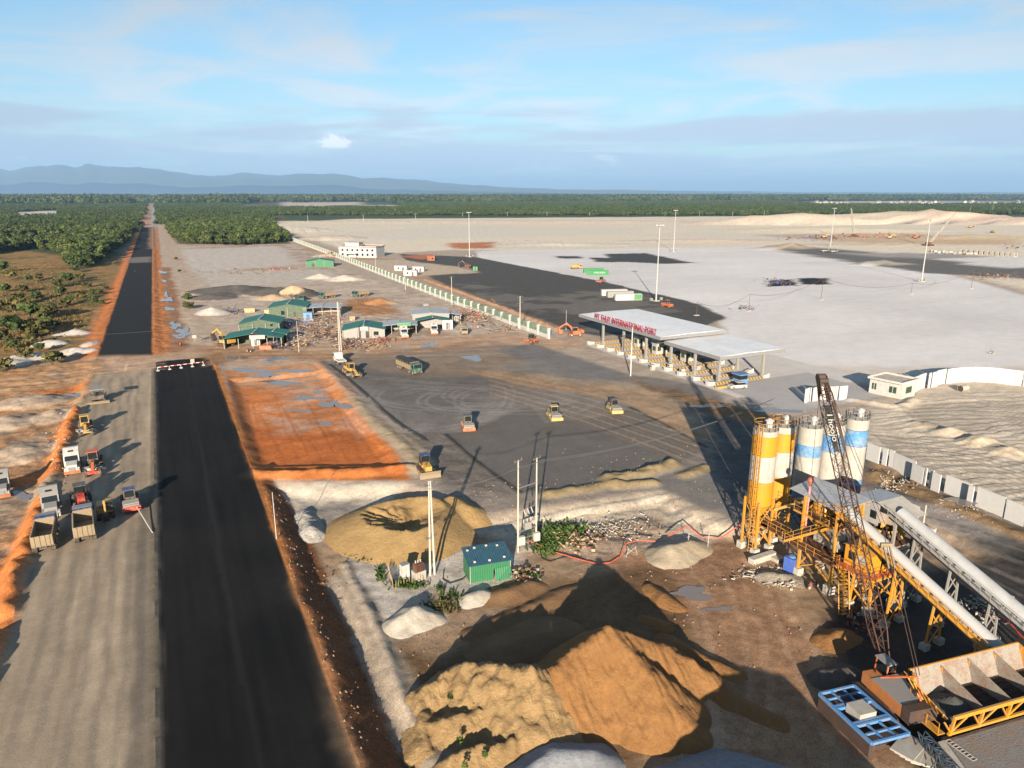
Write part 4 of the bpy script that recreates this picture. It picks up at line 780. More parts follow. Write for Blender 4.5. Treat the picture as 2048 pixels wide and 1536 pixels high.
def tractor_truck(label, loc, rz, colr='white', bump='orange', rear=True, group=None):
    e = thing('tractor_truck', label, 'truck', loc, rz, group)
    MB().box(-.45, .45, -3.6, 3.2, .7, 1.0).build('chassis', 'dkgrey', e)
    cb = MB().prx([(-1.2, .9), (1.2, .9), (1.25, 1.9), (.85, 2.75), (.3, 3.2), (-.6, 3.75), (-1.2, 3.75)], -1.15, 1.15).build('sleeper_cab', colr, e)
    MB().add([(-1.0, 1.275, 1.93), (1.0, 1.275, 1.93), (.95, .89, 2.7), (-.95, .89, 2.7)], [(0, 1, 2, 3)]).build('windscreen', 'glass', cb)
    MB().add([(-.45, .31, 3.22), (.45, .31, 3.22), (.4, -.02, 3.42), (-.4, -.02, 3.42)], [(0, 1, 2, 3)]).build('roof_hatch', 'black', cb)
    for x in (-1.165, 1.165): MB().add([(x, .0, 1.95), (x, 1.05, 1.95), (x, .75, 2.65), (x, .0, 2.65)], [(0, 1, 2, 3)] if x > 0 else [(3, 2, 1, 0)]).build('window', 'glass', cb)
    hd = MB().prx([(1.2, .85), (3.25, .75), (3.3, 1.35), (3.0, 1.7), (1.2, 1.95)], -.8, .8).build('bonnet', colr, e)
    MB().box(-.5, .5, 3.29, 3.35, .8, 1.4).build('grille', 'steel', hd)
    MB().pry([(-1.15, .6), (-.8, .6), (-.8, 1.3), (-1.05, 1.3), (-1.15, 1.1)], 1.9, 3.2).pry([(.8, .6), (1.15, .6), (1.15, 1.1), (1.05, 1.3), (.8, 1.3)], 1.9, 3.2).build('mudguard', colr, e)
    MB().box(-1.2, 1.2, 3.2, 3.5, .35, .75).build('bumper', bump, e); lamps(e, 3.3, 1.0, (-.95, .95), .13)
    for x in (-1.0, 1.0):
        MB().cyl((x, -1.35, 1.0), (x, -1.35, 3.6), .09).build('exhaust', 'steel', e); wheel(e, x, 2.4, .5, .3, 'steel')
        for y in (-1.9, -3.1): wheel(e, x * .95, y, .5, .55, 'steel')
    MB().box(-.55, .55, -3.0, -1.8, 1.02, 1.14).build('fifth_wheel', 'darksteel', e); return e
def tractor(label, loc, rz):
    e = thing('farm_tractor', label, 'tractor', loc, rz)
    MB().prx([(.2, .8), (2.3, .8), (2.4, 1.4), (2.1, 1.75), (.2, 1.9)], -.5, .5).build('bonnet', 'red', e); MB().box(-.38, .38, 2.36, 2.42, .9, 1.35).build('grille', 'black', e)
    MB().box(-.45, .45, -1.6, .3, .7, 1.3).build('chassis', 'dkgrey', e); glassbox(e, -.8, .8, -1.4, .2, 1.2, 2.95, 'black', roof='dkgrey')
    for x in (-1.15, 1.15): wheel(e, x, -.9, .85, .5, 'red'); wheel(e, x * .8, 1.8, .55, .35, 'red'); MB().beam((x * .7, .2, 2.2), (x * 1.05, .35, 2.2), .05).box(x * 1.05 - .12, x * 1.05 + .12, .32, .4, 2.0, 2.5).build('mirror', 'black', e)
    MB().cyl((.3, 1.2, 1.7), (.3, 1.2, 2.7), .05).build('exhaust', 'black', e); return e
def paver(label, loc, rz):
    e = thing('asphalt_paver', label, 'paver', loc, rz)
    for x in (-1.05, 1.05): track_unit(e, x, .4, -1.6, 1.6, .8)
    MB().box(-1.2, 1.2, -1.8, .9, .8, 1.7).build('engine_body', 'dkgrey', e)
    MB().add([(-1.7, .9, 1.5), (-1.7, 2.9, 1.4), (-.7, 2.7, .5), (-.7, .9, .5)], [(0, 1, 2, 3)]).add([(1.7, .9, 1.5), (.7, .9, .5), (.7, 2.7, .5), (1.7, 2.9, 1.4)], [(0, 1, 2, 3)]).add([(-.7, .9, .5), (-.7, 2.7, .5), (.7, 2.7, .5), (.7, .9, .5)], [(3, 2, 1, 0)]).build('hopper', 'tan', e)
    MB().box(-2.2, 2.2, -3.0, -2.2, .1, .6).box(-2.2, 2.2, -3.3, -3.0, .35, .5).beam((-1.35, .2, .7), (-1.35, -2.4, .5), .15, .3).beam((1.35, .2, .7), (1.35, -2.4, .5), .15, .3).build('screed', 'tan', e)
    mb = MB()
    for x in (-1.1, 1.1):
        for y in (-1.7, .5): mb.beam((x, y, 1.7), (x, y, 3.1), .08)
    mb.build('canopy_post', 'dkgrey', e); MB().box(-1.45, 1.45, -2.1, .9, 3.1, 3.22).build('canopy', 'grey', e)
    for x in (-.55, .55): MB().box(x - .25, x + .25, -1.4, -.9, 1.7, 2.2).box(x - .25, x + .25, -1.5, -1.35, 2.0, 2.6).build('seat', 'black', e)
    MB().box(-.9, .9, -.6, -.4, 1.7, 2.4).build('console', 'steel', e); return e
def suv(label, loc, rz):
    e = thing('car', label, 'car', loc, rz)
    MB().prx([(-2.2, .35), (2.2, .35), (2.25, .75), (2.05, .95), (1.0, 1.08), (-1.9, 1.1), (-2.2, 1.0)], -.9, .9).build('body', 'white', e)
    r_ = MB().prx([(-2.0, 1.08), (1.0, 1.06), (.25, 1.6), (-1.5, 1.64)], -.8, .8).build('cabin', 'glass', e); MB().prx([(-1.6, 1.6), (.3, 1.58), (.2, 1.67), (-1.45, 1.7)], -.78, .78).build('roof', 'white', r_)
    for x in (-.8, .8):
        for y in (-1.4, 1.4): wheel(e, x, y, .36, .24, 'steel')
        MB().box(x - .15, x + .15, 2.05, 2.22, .68, .85).build('headlight', 'offwhite', e)
    return e
def motorbike(label, loc, rz, group=None):
    e = thing('motorcycle', label, 'motorcycle', loc, rz, group)
    for y in (-.62, .62): o = MB().cyl((-.05, y, .3), (.05, y, .3), .3, None, 14).build('wheel', 'rubber', e); MB().cyl((-.06, y, .3), (.06, y, .3), .2, None, 12).build('rim', 'offwhite', o)
    MB().prx([(-.5, .45), (.35, .35), (.5, .8), (.35, .85), (.1, .6), (-.6, .75)], -.14, .14).build('body', 'black', e); MB().box(-.13, .13, -.65, .05, .76, .86).build('saddle', 'black', e)
    MB().cyl((-.32, .42, 1.0), (.32, .42, 1.0), .025).cyl((0, .62, .3), (0, .42, 1.0), .035).build('handlebar', 'steel', e); MB().prx([(.35, .4), (.5, .4), (.5, .85), (.4, .9)], -.16, .16).build('leg_shield', 'red', e); return e
# ---- placed where they stand
Y2 = 0.0
def hp(a, b): return head(Q(*a), Q(*b))
roller('cream yellow road roller with canopy nearer the orange roller on the gravel yard', G(1108, 838), hp((1095, 822), (1112, 842)), 'pale_yellow', 'pale_yellow')
roller('cream yellow road roller with dark cab by the brown haul track on the gravel yard', G(1228, 824), hp((1215, 806), (1236, 828)), 'pale_yellow', 'dkgrey')
roller('orange road roller with white drum cover standing alone on the gravel yard', G(936, 858), hp((930, 838), (939, 864)), 'orange', 'dkgrey')
roller('orange single drum roller parked by the end of the white fence', G(1062, 686), hp((1072, 690), (1052, 684)), 'orange', 'dkgrey')
roller('orange roller with open cab on the pale concrete beyond the green containers', G(1202, 565), hp((1215, 563), (1190, 566)), 'orange', 'dkgrey')
roller('dark cab roller with red drum frame at the end of the parked machine row', G(262, 1014), hp((258, 985), (265, 1020)), 'red', 'navy')
tyre_roller('bright orange tyre roller on the dark apron behind the toll canopy', G(1334, 614), hp((1318, 612), (1352, 618)), 'orange')
grader('yellow motor grader beside the white flatbed truck at the laterite field corner', G(704, 750), hp((690, 742), (716, 757)), 'mach_yellow')
grader('yellow motor grader parked behind the paver on the grey gravel carriageway', G(172, 862), hp((172, 845), (173, 866)), 'mach_yellow', None)
grader('orange motor grader with dark cab parked beside the white tractor unit', G(189, 938), hp((192, 915), (188, 945)), 'orange', 'dkgrey')
dozer('yellow bulldozer with black cab working on the bank by the sand heap', G(852, 945), hp((846, 932), (860, 950)))
excavator('yellow crawler excavator resting its arm beside the green roofed workshop', G(452, 692), hp((458, 690), (436, 686)), 'mach_yellow', 0, s=1.15)
excavator('orange wheeled excavator with folded arm beside the toll plaza', G(1150, 672), hp((1158, 671), (1130, 672)), 'orange', 0, True)
excavator('small yellow excavator with raised arm among the parked machines', G(212, 1032), hp((209, 1010), (212, 1032)), 'mach_yellow', 0, s=.8, pose=((0, .3, 1.6), (0, 2.4, 3.6), (0, 4.2, 2.2), (0, 4.0, .6)))
tipper('sand coloured open dump truck with dented bed at the orange bank', G(94, 1085), hp((90, 1125), (112, 1020)), 'grey', 'tan', 3, front='navy', L=7.6, tall=.25)
tipper('sand coloured open dump truck parked between the excavator and the other dump truck', G(171, 1066), hp((174, 1100), (168, 1010)), 'grey', 'tan', 3, front='navy', L=7.6, tall=.2)
tipper('long dark green dump truck with black tarpaulin turning on the gravel yard', G(818, 742), hp((775, 722), (842, 752)), 'bluegreen', 'tan', 4, tarp='tarp', L=10.8, bedh=1.3, tall=.45)
tipper('white flatbed truck with crane behind the cab by the laterite field', G(680, 727), hp((694, 738), (664, 712)), 'white', 'white', 2, L=6.6, bedh=.35, s=.95)
tipper('green dump truck half hidden behind sand heaps by the green warehouse', G(598, 596), hp((590, 590), (610, 600)), 'bluegreen', 'darksteel', 4, s=.9)
tipper('green dump truck with pale bed on the compound between two heaps', G(655, 596), hp((690, 592), (640, 598)), 'bluegreen', 'tan', 4, s=.95)
tipper('green dump truck with pale bed behind the brushwood heap', G(722, 592), hp((755, 588), (705, 594)), 'bluegreen', 'tan', 4, s=.95)
tipper('small ochre dump truck with empty bed beside the junk by the grey workshop', G(928, 668), hp((920, 655), (932, 676)), 'tan', 'tan', 2, s=.85, L=5.8)
tipper('yellow dump truck beside the green shipping containers on the port yard', G(1152, 538), hp((1140, 538), (1165, 537)), 'mach_yellow', 'mach_yellow', 3, s=.95)
tractor_truck('white bonneted tractor unit with orange bumper beside the orange grader', G(147, 938), hp((150, 905), (145, 950)))
tractor_truck('grey bonneted tractor unit parked in the mud left of the gravel carriageway', G(6, 985), hp((8, 960), (3, 1000)), 'grey')
tractor_truck('pale tractor unit standing between orange bank and the dump truck cabs', G(104, 1022), hp((103, 1000), (105, 1040)), 'grey', 'offwhite')
tractor_truck('white bonneted tractor unit with orange bumper before the small grey workshop', G(808, 674), hp((803, 664), (814, 680)))
tractor_truck('white bonneted tractor unit with orange bumper before the big green awning', G(868, 667), hp((864, 656), (872, 674)))
tractor('red farm tractor with black cab behind the sand coloured dump trucks', G(164, 1008), hp((161, 980), (166, 1020)))
paver('grey asphalt paver with canopy at the head of the machine row', G(198, 802), hp((197, 812), (199, 780)))
suv('white car parked at the last toll lane', G(1474, 777), hp((1492, 774), (1458, 776)))
motorbike('black motorcycle with pale wheels standing by the batching plant footing', G(1626, 1178, LZ), hp((1632, 1175), (1614, 1180)))
motorbike('motorcycle parked on the dirt before the green roofed workshop', G(498, 704), hp((504, 704), (492, 703)))
motorbike('lone motorcycle riding past the puddles at the junction', G(362, 692), hp((366, 690), (358, 694)))
for x, y, s_ in ((1650, 476, 'yellow crawler excavator digging on the sand bank beyond the port yard'), (1985, 466, 'yellow excavator by the dark stockpile far out on the port land'), (1940, 456, 'yellow excavator on the upper sand terrace'), (1780, 477, 'yellow excavator beside the row of plant below the far mounds'), (1830, 475, 'orange excavator next to the blue sheeting far across the port')):
    excavator(s_, G(x, y), random.uniform(0, 6.28), 'orange' if 'orange' in s_ else 'mach_yellow', random.uniform(0, 6))
# ================================================================ concrete batching plant
def bl(mb, name, m, par, smooth=False, off=None):
    o = off if off is not None else par.location
    mb.v = [(v[0] - o[0], v[1] - o[1], v[2] - o[2]) for v in mb.v]; return mb.build(name, m, par, smooth)
def lattice(a, b, w0, w1, nseg, rc, rl, up=(0, 0, 1), h0=None, h1=None):
    """four chords and zig-zag lacing between a and b; returns (chords, lacing)"""
    a = Vector(a); b = Vector(b); d = (b - a).normalized(); r = d.cross(Vector(up)).normalized(); t = r.cross(d); ch = MB(); la = MB()
    def pt(k, f):
        w = (w0 + (w1 - w0) * f) / 2; h = ((h0 or w0) + ((h1 or w1) - (h0 or w0)) * f) / 2; s = ((-1, -1), (1, -1), (1, 1), (-1, 1))[k]; return a + (b - a) * f + r * w * s[0] + t * h * s[1]
    for k in range(4): ch.beam(pt(k, 0), pt(k, 1), rc)
    for i in range(nseg):
        f0, f1 = i / nseg, (i + 1) / nseg
        for k in range(4):
            j = (k + 1) % 4; p, q = (k, j) if i % 2 else (j, k); la.beam(pt(p, f0), pt(q, f1), rl); la.beam(pt(k, f1), pt(j, f1), rl * .8)
    return ch, la
def rail(mb, pts, z=1.05, r=.045):
    for a, b in zip(pts[:-1], pts[1:]):
        a = Vector(a); b = Vector(b); n = max(1, int((b - a).length / 1.2))
        for zz in (z, z * .5): mb.beam(a + Vector((0, 0, zz)), b + Vector((0, 0, zz)), r)
        for i in range(n + 1): p = a + (b - a) * i / n; mb.beam(p, p + Vector((0, 0, z)), r)
    return mb
mat_dusty = mat('cement_dusted', (.34, .325, .29), .8, dirt=(.30, .27, .22), dirt_amt=.7, streak=.6)
M['dusty'] = mat_dusty; M['silo_white'] = mat('silo_white', (.36, .35, .325), .55, var=.2, dirt=(.30, .22, .15), dirt_amt=.35, scale=.6, streak=.7); M['silo_yellow'] = mat('silo_yellow', (.50, .215, .006), .45, var=.2, dirt=(.30, .19, .08), dirt_amt=.3, scale=.5, streak=.45)
M['silo_blue'] = mat('silo_blue', (.05, .20, .42), .5, var=.2, dirt=(.30, .32, .33), dirt_amt=.5, scale=.5, streak=.6)
def silo(label, p, r, bands, zc, zb, legm, ladder=None, group=None):
    """bands [(z0,z1,material)] from the top of the cone upwards"""
    p = Vector((p[0], p[1], LZ)); e = thing('cement_silo', label, 'silo', p, 0, group); top = bands[-1][1] - LZ
    for i, (z0, z1, m) in enumerate(bands): MB().lathe((0, 0, 0), [(r + .004 * (i % 2), z0 - LZ), (r + .004 * (i % 2), z1 - LZ)], 36).build('shell_band', m, e, True)
    sm = MB()
    for z0, z1, m in bands[:]: sm.lathe((0, 0, 0), [(r, z0 - LZ - .04), (r + .045, z0 - LZ), (r, z0 - LZ + .04)], 36)
    sm.build('weld_ring', bands[0][2], e)
    MB().lathe((0, 0, 0), [(.28, zb - LZ - .6), (.28, zb - LZ), (r, zc - LZ)], 28).build('cone', bands[0][2] if legm != 'navy' else 'navy', e, True)
    rf = MB().lathe((0, 0, 0), [(r + .03, top - .02), (r + .03, top + .05), (.3, top + .22), (0, top + .22)], 28).build('top_plate', 'dusty', e)
    MB().lathe((.25, -.25, 0), [(.42, top + .1), (.42, top + 1.15), (.62, top + 1.2), (.1, top + 1.5), (0, top + 1.5)], 14).build('dust_filter', 'white', e)
    ring = [(r * .98 * math.cos(t), r * .98 * math.sin(t), top + .05) for t in np.linspace(0, 2 * math.pi, 13)]
    MBr = rail(MB(), [Vector(map(float, q)) for q in ring], 1.0, .05); MBr.build('top_railing', 'grey' if legm == 'navy' else 'yellow', e)
    k = r * .78
    for i, (sx, sy_) in enumerate(((-1, -1), (1, -1), (1, 1), (-1, 1))):
        lg = MB().beam((sx * k, sy_ * k, .9), (sx * k, sy_ * k, zc - LZ + .6), .26).build('leg', legm, e)
        MB().box(sx * k - .45, sx * k + .45, sy_ * k - .45, sy_ * k + .45, -.2, 1.0).build('footing', 'concrete', lg)
    br = MB(); zl = [1.0, 1.0 + (zc - LZ - 1) * .5, zc - LZ]
    for z0, z1 in zip(zl[:-1], zl[1:]):
        for (ax, ay), (bx, by) in (((-k, -k), (k, -k)), ((k, -k), (k, k)), ((k, k), (-k, k)), ((-k, k), (-k, -k))):
            br.beam((ax, ay, z0 + .2), (bx, by, z1 - .1), .1).beam((bx, by, z0 + .2), (ax, ay, z1 - .1), .1).beam((ax, ay, z1), (bx, by, z1), .14)
    br.build('brace', legm, e)
    if ladder is not None:
        a = ladder; d = Vector((math.cos(a), math.sin(a), 0)); s = Vector((-d.y, d.x, 0)) * .28; b0 = d * (r + .22); lb = MB()
        for q in (s, -s): lb.beam(b0 + q + Vector((0, 0, .3)), b0 + q + Vector((0, 0, top + 1)), .06)
        for i in range(int((top + .8) / .45)): z = .5 + i * .45; lb.beam(b0 - s + Vector((0, 0, z)), b0 + s + Vector((0, 0, z)), .045)
        lo = lb.build('ladder', legm, e); cg = MB(); oc = b0 + d * .5
        for i in range(int((top - 2) / .9)):
            z = 2.6 + i * .9; pr = [b0 + s + Vector((0, 0, z)), oc + s * 1.1 + Vector((0, 0, z)), oc + d * .15 + Vector((0, 0, z)), oc - s * 1.1 + Vector((0, 0, z)), b0 - s + Vector((0, 0, z))]
            for q, w in zip(pr[:-1], pr[1:]): cg.beam(q, w, .04)
        for q in (s * 1.1, -s * 1.1, d * .15): cg.beam(oc + q + Vector((0, 0, 2.6)), oc + q + Vector((0, 0, top + .6)), .035)
        cg.build('safety_cage', legm, lo)
    return e
def rows(p, *rr): return [zrow((p[0], p[1], 0), q) for q in rr]
y1 = c2w(33.35, 89.6); y2 = c2w(37.0, 93.0)
a = rows(y1, 1004, 958, 907, 868, 858); silo('yellow and white cement silo with caged ladder beside the haul track', y1, 1.62, [(a[0], a[1], 'silo_yellow'), (a[1], a[2], 'silo_white'), (a[2], a[3], 'silo_yellow'), (a[3], a[4], 'dusty')], a[0], a[0] - 2.2, 'yellow', math.radians(205), 'yellow silos')
a = rows(y2, 995, 948, 898, 862, 850); silo('yellow and white cement silo with dusty top between ladder silo and blue silos', y2, 1.62, [(a[0], a[1], 'silo_yellow'), (a[1], a[2], 'silo_white'), (a[2], a[3], 'silo_yellow'), (a[3], a[4], 'dusty')], a[0], a[0] - 2.2, 'yellow', None, 'yellow silos')
b1, b2, b3 = c2w(41.8, 95.5), c2w(45.3, 96.2), c2w(48.9, 97)
a = rows(b1, 990, 972, 956, 908, 886, 852); silo('blue and white cement silo caked grey at the top next to the yellow silos', b1, 1.66, [(a[0], a[1], 'silo_blue'), (a[1], a[2], 'dusty'), (a[2], a[3], 'silo_white'), (a[3], a[4], 'silo_blue'), (a[4], a[5], 'dusty')], a[0], a[0] - 2.2, 'navy', None, 'blue silos')
a = rows(b2, 985, 965, 898, 866, 846); silo('blue and white cement silo standing between the two other blue silos', b2, 1.6, [(a[0], a[1], 'silo_blue'), (a[1], a[2], 'silo_white'), (a[2], a[3], 'silo_blue'), (a[3], a[4], 'dusty')], a[0], a[0] - 2.2, 'navy', None, 'blue silos')
a = rows(b3, 992, 964, 954, 887, 856, 836); silo('blue and white cement silo with base coloured dark for shade nearest the panel wall', b3, 1.6, [(a[0], a[1], 'navy'), (a[1], a[2], 'silo_blue'), (a[2], a[3], 'silo_white'), (a[3], a[4], 'silo_blue'), (a[4], a[5], 'dusty')], a[0], a[0] - 2.2, 'navy', None, 'blue silos')  # lowest band is navy to paint the shade on the blue shell
# main yellow plant
e = thing('batching_plant', 'yellow steel concrete batching plant with cabin, stairs and grey roof sheet', 'plant', (71, 54, LZ)); Y = 'yellow'
for x in (69, 73.2):
    for y, zt in ((58.6, 10.0), (53.7, 10.0), (48.2, 3.4)):
        lg = bl(MB().beam((x, y, LZ + .9), (x, y, zt), .3), 'leg', Y, e); bl(MB().box(x - .5, x + .5, y - .5, y + .5, LZ - .2, LZ + 1.05), 'footing', 'concrete', lg, off=e.location)
br = MB()
for x in (69, 73.2):
    for y0, y1_, z0, z1 in ((48.2, 53.7, LZ + 1.2, 3.0), (53.7, 58.6, LZ + 1.2, 3.0), (53.7, 58.6, 5.0, 7.6)): br.beam((x, y0, z0), (x, y1_, z1), .14).beam((x, y1_, z0), (x, y0, z1), .14)
    br.beam((x, 48, 3.2), (x, 60.2, 3.2), .28).beam((x, 53.2, 7.2), (x, 60.2, 7.2), .22).beam((x, 53, 10), (x, 60.5, 10), .16)
for y in (48.2, 53.7, 58.6): br.beam((69, y, 3.2), (73.2, y, 3.2), .28).beam((69, y, LZ + 1.4), (73.2, y, 3.0), .12).beam((73.2, y, LZ + 1.4), (69, y, 3.0), .12)
for y in (53.7, 58.6): br.beam((69, y, 10), (73.2, y, 10), .16).beam((69, y, 7.2), (73.2, y, 7.2), .2).beam((69, y, 7.4), (73.2, y, 9.8), .12)
bl(br, 'frame', Y, e)
bl(MB().box(67.4, 73.6, 52.6, 60.2, 3.35, 3.45), 'lower_deck', 'rust', e); bl(MB().box(69.0, 73.6, 53.4, 60.2, 7.32, 7.4), 'upper_deck', 'rust', e)
bl(rail(rail(MB(), [(67.4, 60.2, 3.45), (67.4, 52.6, 3.45), (68.8, 52.6, 3.45)]), [(69.0, 60.2, 7.4), (69.0, 53.4, 7.4), (73.6, 53.4, 7.4)]), 'railing', Y, e)
st = MB(); A0, A1 = Vector((67.6, 59.6, 3.45)), Vector((68.6, 54.2, 7.35))
for s in (-.4, .4): st.beam(A0 + Vector((s, 0, 0)), A1 + Vector((s, 0, 0)), .1, .3)
for i in range(14): p = A0 + (A1 - A0) * (i + .5) / 14; st.box(p.x - .4, p.x + .4, p.y - .14, p.y + .14, p.z, p.z + .05)
so_ = bl(st, 'stairs', Y, e); bl(rail(MB(), [A0 + Vector((-.4, 0, 0)), A1 + Vector((-.4, 0, 0))]), 'handrail', Y, so_, off=e.location)
s2 = MB(); A0, A1 = Vector((66.6, 49.4, LZ)), Vector((68.6, 51.8, 3.4))
for s in (-.4, .4): s2.beam(A0 + Vector((s, -s, 0)), A1 + Vector((s, -s, 0)), .1, .25)
for i in range(13): p = A0 + (A1 - A0) * (i + .5) / 13; s2.box(p.x - .4, p.x + .4, p.y - .2, p.y + .2, p.z, p.z + .05)
bl(s2, 'stairs', Y, e)
mx = bl(MB().pry([(70, 4.0), (70.5, 3.6), (72.4, 3.6), (72.9, 4.0), (72.9, 5.2), (70, 5.2)], 54.2, 57.6), 'mixer', 'offwhite', e); [bl(MB().cyl(*q), 'gear_motor', 'offwhite', mx, off=e.location) for q in (((70.4, 53.4, 4.6), (70.4, 54.3, 4.6), .35), ((72.2, 53.4, 4.6), (72.2, 54.3, 4.6), .35), ((71.3, 57.5, 5.1), (71.3, 58.3, 5.1), .3))]
bl(MB().lathe((71.2, 57.6, 0), [(.5, 5.2), (1.25, 7.2), (1.25, 9.2), (0, 9.25)], 20), 'weigh_hopper', Y, e, True); bl(MB().lathe((72.4, 54.9, 0), [(.3, 7.4), (.75, 8.2), (.75, 9.2), (0, 9.25)], 16), 'weigh_hopper', 'rust', e, True)
ml = MB(); rj = random.Random(5)
for i in range(40):
    p = Vector((rj.uniform(69.2, 73), rj.uniform(53.8, 58.6), rj.choice((3.6, 5.4, 7.5)))); d = Vector((rj.choice((0, 0, 1)) * rj.uniform(-1.5, 1.5), rj.uniform(-1.5, 1.5) * rj.choice((0, 1)), rj.uniform(.2, 1.8))); ml.beam(p, p + d, rj.uniform(.05, .13))
bl(ml, 'pipework', 'rust', e)['kind'] = 'stuff'
rf = bl(MB().plate([(68.3, 53.2, 9.9), (74.2, 53.2, 10.3), (73.4, 61.2, 10.5), (68.3, 60.6, 10.1)], .06), 'roof_sheet', 'galv', e)
cb = bl(MB().box(69.3, 72.5, 48.9, 52.4, 3.5, 6.0), 'control_cabin', mat('cabin_yellow', (.50, .22, .008), .5, var=.2, dirt=(.4, .25, .1), dirt_amt=.3, corr=(0, .35, .02)), e)
bl(MB().plate([(69.1, 48.7, 6.0), (72.7, 48.7, 6.0), (72.7, 50.65, 6.55), (69.1, 50.65, 6.55)], .06).plate([(69.1, 50.65, 6.55), (72.7, 50.65, 6.55), (72.7, 52.6, 6.0), (69.1, 52.6, 6.0)], .06), 'cabin_roof', 'yellow', cb, off=e.location)
bl(MB().box(69.24, 69.3, 49.6, 50.6, 4.4, 5.4), 'window', 'offwhite', cb, off=e.location); bl(MB().box(69.24, 69.3, 51.0, 51.8, 4.4, 5.4), 'window', 'glass', cb, off=e.location); bl(MB().box(71.2, 72.0, 48.84, 48.9, 4.5, 5.4), 'window', 'glass', cb, off=e.location)
bl(MB().box(68.3, 69.3, 48.4, 52.6, 3.4, 3.48).box(69.3, 72.8, 48.1, 48.9, 3.4, 3.48), 'cabin_walkway', 'orange', e); bl(rail(MB(), [(68.3, 52.6, 3.48), (68.3, 48.1, 3.48), (72.8, 48.1, 3.48)]), 'railing', 'orange', e)
ub = MB()
for y in (48.6, 50.6, 52.4):
    for x in (69.4, 72.4): ub.beam((x, y, 3.4), (71, 50.5, .2), .08)
bl(ub, 'under_brace', 'yellow', e)
bl(MB().cyl((70.2, 64.4, 5.2), (71.2, 58.6, 9.0), .2, None, 10), 'screw_conveyor', 'pale_yellow', e); bl(MB().cyl((74.5, 65.5, 5.4), (72.2, 58.6, 8.8), .2, None, 10), 'screw_conveyor', 'grey', e)
bl(MB().box(67.9, 68.9, 60.2, 64.6, 3.35, 3.43).box(68.0, 71.0, 63.6, 64.6, 3.35, 3.43), 'walkway', 'rust', e); bl(rail(rail(MB(), [(67.9, 60.2, 3.43), (67.9, 64.6, 3.43)]), [(68.9, 60.2, 3.43), (68.9, 63.6, 3.43)]), 'railing', 'yellow', e)
# conveyors
def conveyor(label, lo, hi, w, cover, frame, nleg, tube):
    lo = Vector(lo); hi = Vector(hi); e = thing('belt_conveyor', label, 'conveyor', (lo.x, lo.y, LZ)); d = (hi - lo); L = d.length; dn = d.normalized(); r = dn.cross(Vector((0, 0, 1))).normalized(); t = r.cross(dn)
    ch, la = lattice(lo - t * .35, hi - t * .35, w, w, int(L / .9), .12, .07, h0=.75, h1=.75); bl(ch, 'chord', frame, e); bl(la, 'lacing', frame, e)
    bl(MB().add([lo - r * w * .4 + t * .12, lo + r * w * .4 + t * .12, hi + r * w * .4 + t * .12, hi - r * w * .4 + t * .12], [(0, 1, 2, 3)]), 'belt', 'black', e)
    mb = MB(); n = 10 if tube else 4; vs = []
    for p in (lo + d * .02, hi - d * .02):
        for i in range(n + 1):
            a = math.pi * i / n; vs.append(p + r * math.cos(a) * w * .55 + t * (.1 + math.sin(a) * w * (.52 if tube else .22)))
    mb.add(vs, [(i, i + 1, n + 2 + i, n + 1 + i) for i in range(n)]); bl(mb, 'cover', cover, e, tube)
    for s in ((-1, 1) if not tube else (-1,)):
        wk = MB(); o = r * s * (w * .5 + .45); wk.hexa([lo + o - r * .3 - t * .1, lo + o + r * .3 - t * .1, hi + o + r * .3 - t * .1, hi + o - r * .3 - t * .1, lo + o - r * .3 - t * .04, lo + o + r * .3 - t * .04, hi + o + r * .3 - t * .04, hi + o - r * .3 - t * .04]); bl(wk, 'catwalk', frame, e)
        bl(rail(MB(), [lo + o + r * s * .3, hi + o + r * s * .3], 1.0, .05), 'railing', frame, e)
    idl = MB()
    for i in range(int(L / 1.1)): p = lo + d * (i + .5) / int(L / 1.1); idl.beam(p - r * w * .62 - t * .05, p - r * w * .62 + t * .35, .1).beam(p + r * w * .62 - t * .05, p + r * w * .62 + t * .35, .1)
    bl(idl, 'idler_bracket', 'darksteel', e)['kind'] = 'stuff'
    for i in range(nleg):
        f = (i + .6) / (nleg + .3); p = lo + d * f; p.z -= .75; lg = MB()
        for s in (-1, 1): lg.beam(p + r * s * w * .45, Vector((p.x, p.y, LZ - .1)) + r * s * (w * .5 + .5), .2)
        hgt_ = p.z - LZ
        for k in range(max(1, int(hgt_ / 2))): z0 = LZ + k * 2; lg.beam(Vector((p.x, p.y, z0 + .3)) + r * .8, Vector((p.x, p.y, min(p.z, z0 + 2))) - r * .7, .1).beam(Vector((p.x, p.y, z0 + .3)) - r * .8, Vector((p.x, p.y, min(p.z, z0 + 2))) + r * .7, .1)
        lo_ = bl(lg, 'leg', frame, e)
        for s in (-1, 1): q = Vector((p.x, p.y, LZ)) + r * s * (w * .5 + .5); bl(MB().box(q.x - .4, q.x + .4, q.y - .4, q.y + .4, LZ - .2, LZ + .7), 'footing', 'concrete', lo_, off=e.location)
    return e
M['tubegrey'] = mat('grey_cover', (.33, .335, .34), .45, var=.15, dirt=(.26, .25, .24), dirt_amt=.4, scale=.8); M['tubecover'] = mat('white_cover', (.34, .34, .335), .4, var=.15, dirt=(.45, .42, .38), dirt_amt=.3, scale=.8)
conveyor('inclined belt conveyor under a white half round cover on yellow trusses', (70.3, 33.6, 1.9), (70.05, 54.0, 9.6), 1.45, 'tubecover', 'yellow', 4, True)
conveyor('inclined belt conveyor with grey frame and pale flat cover by the grey head house', (75.9, 31.5, 2.2), (75.6, 51.0, 9.4), 1.7, 'tubegrey', 'grey', 4, True)
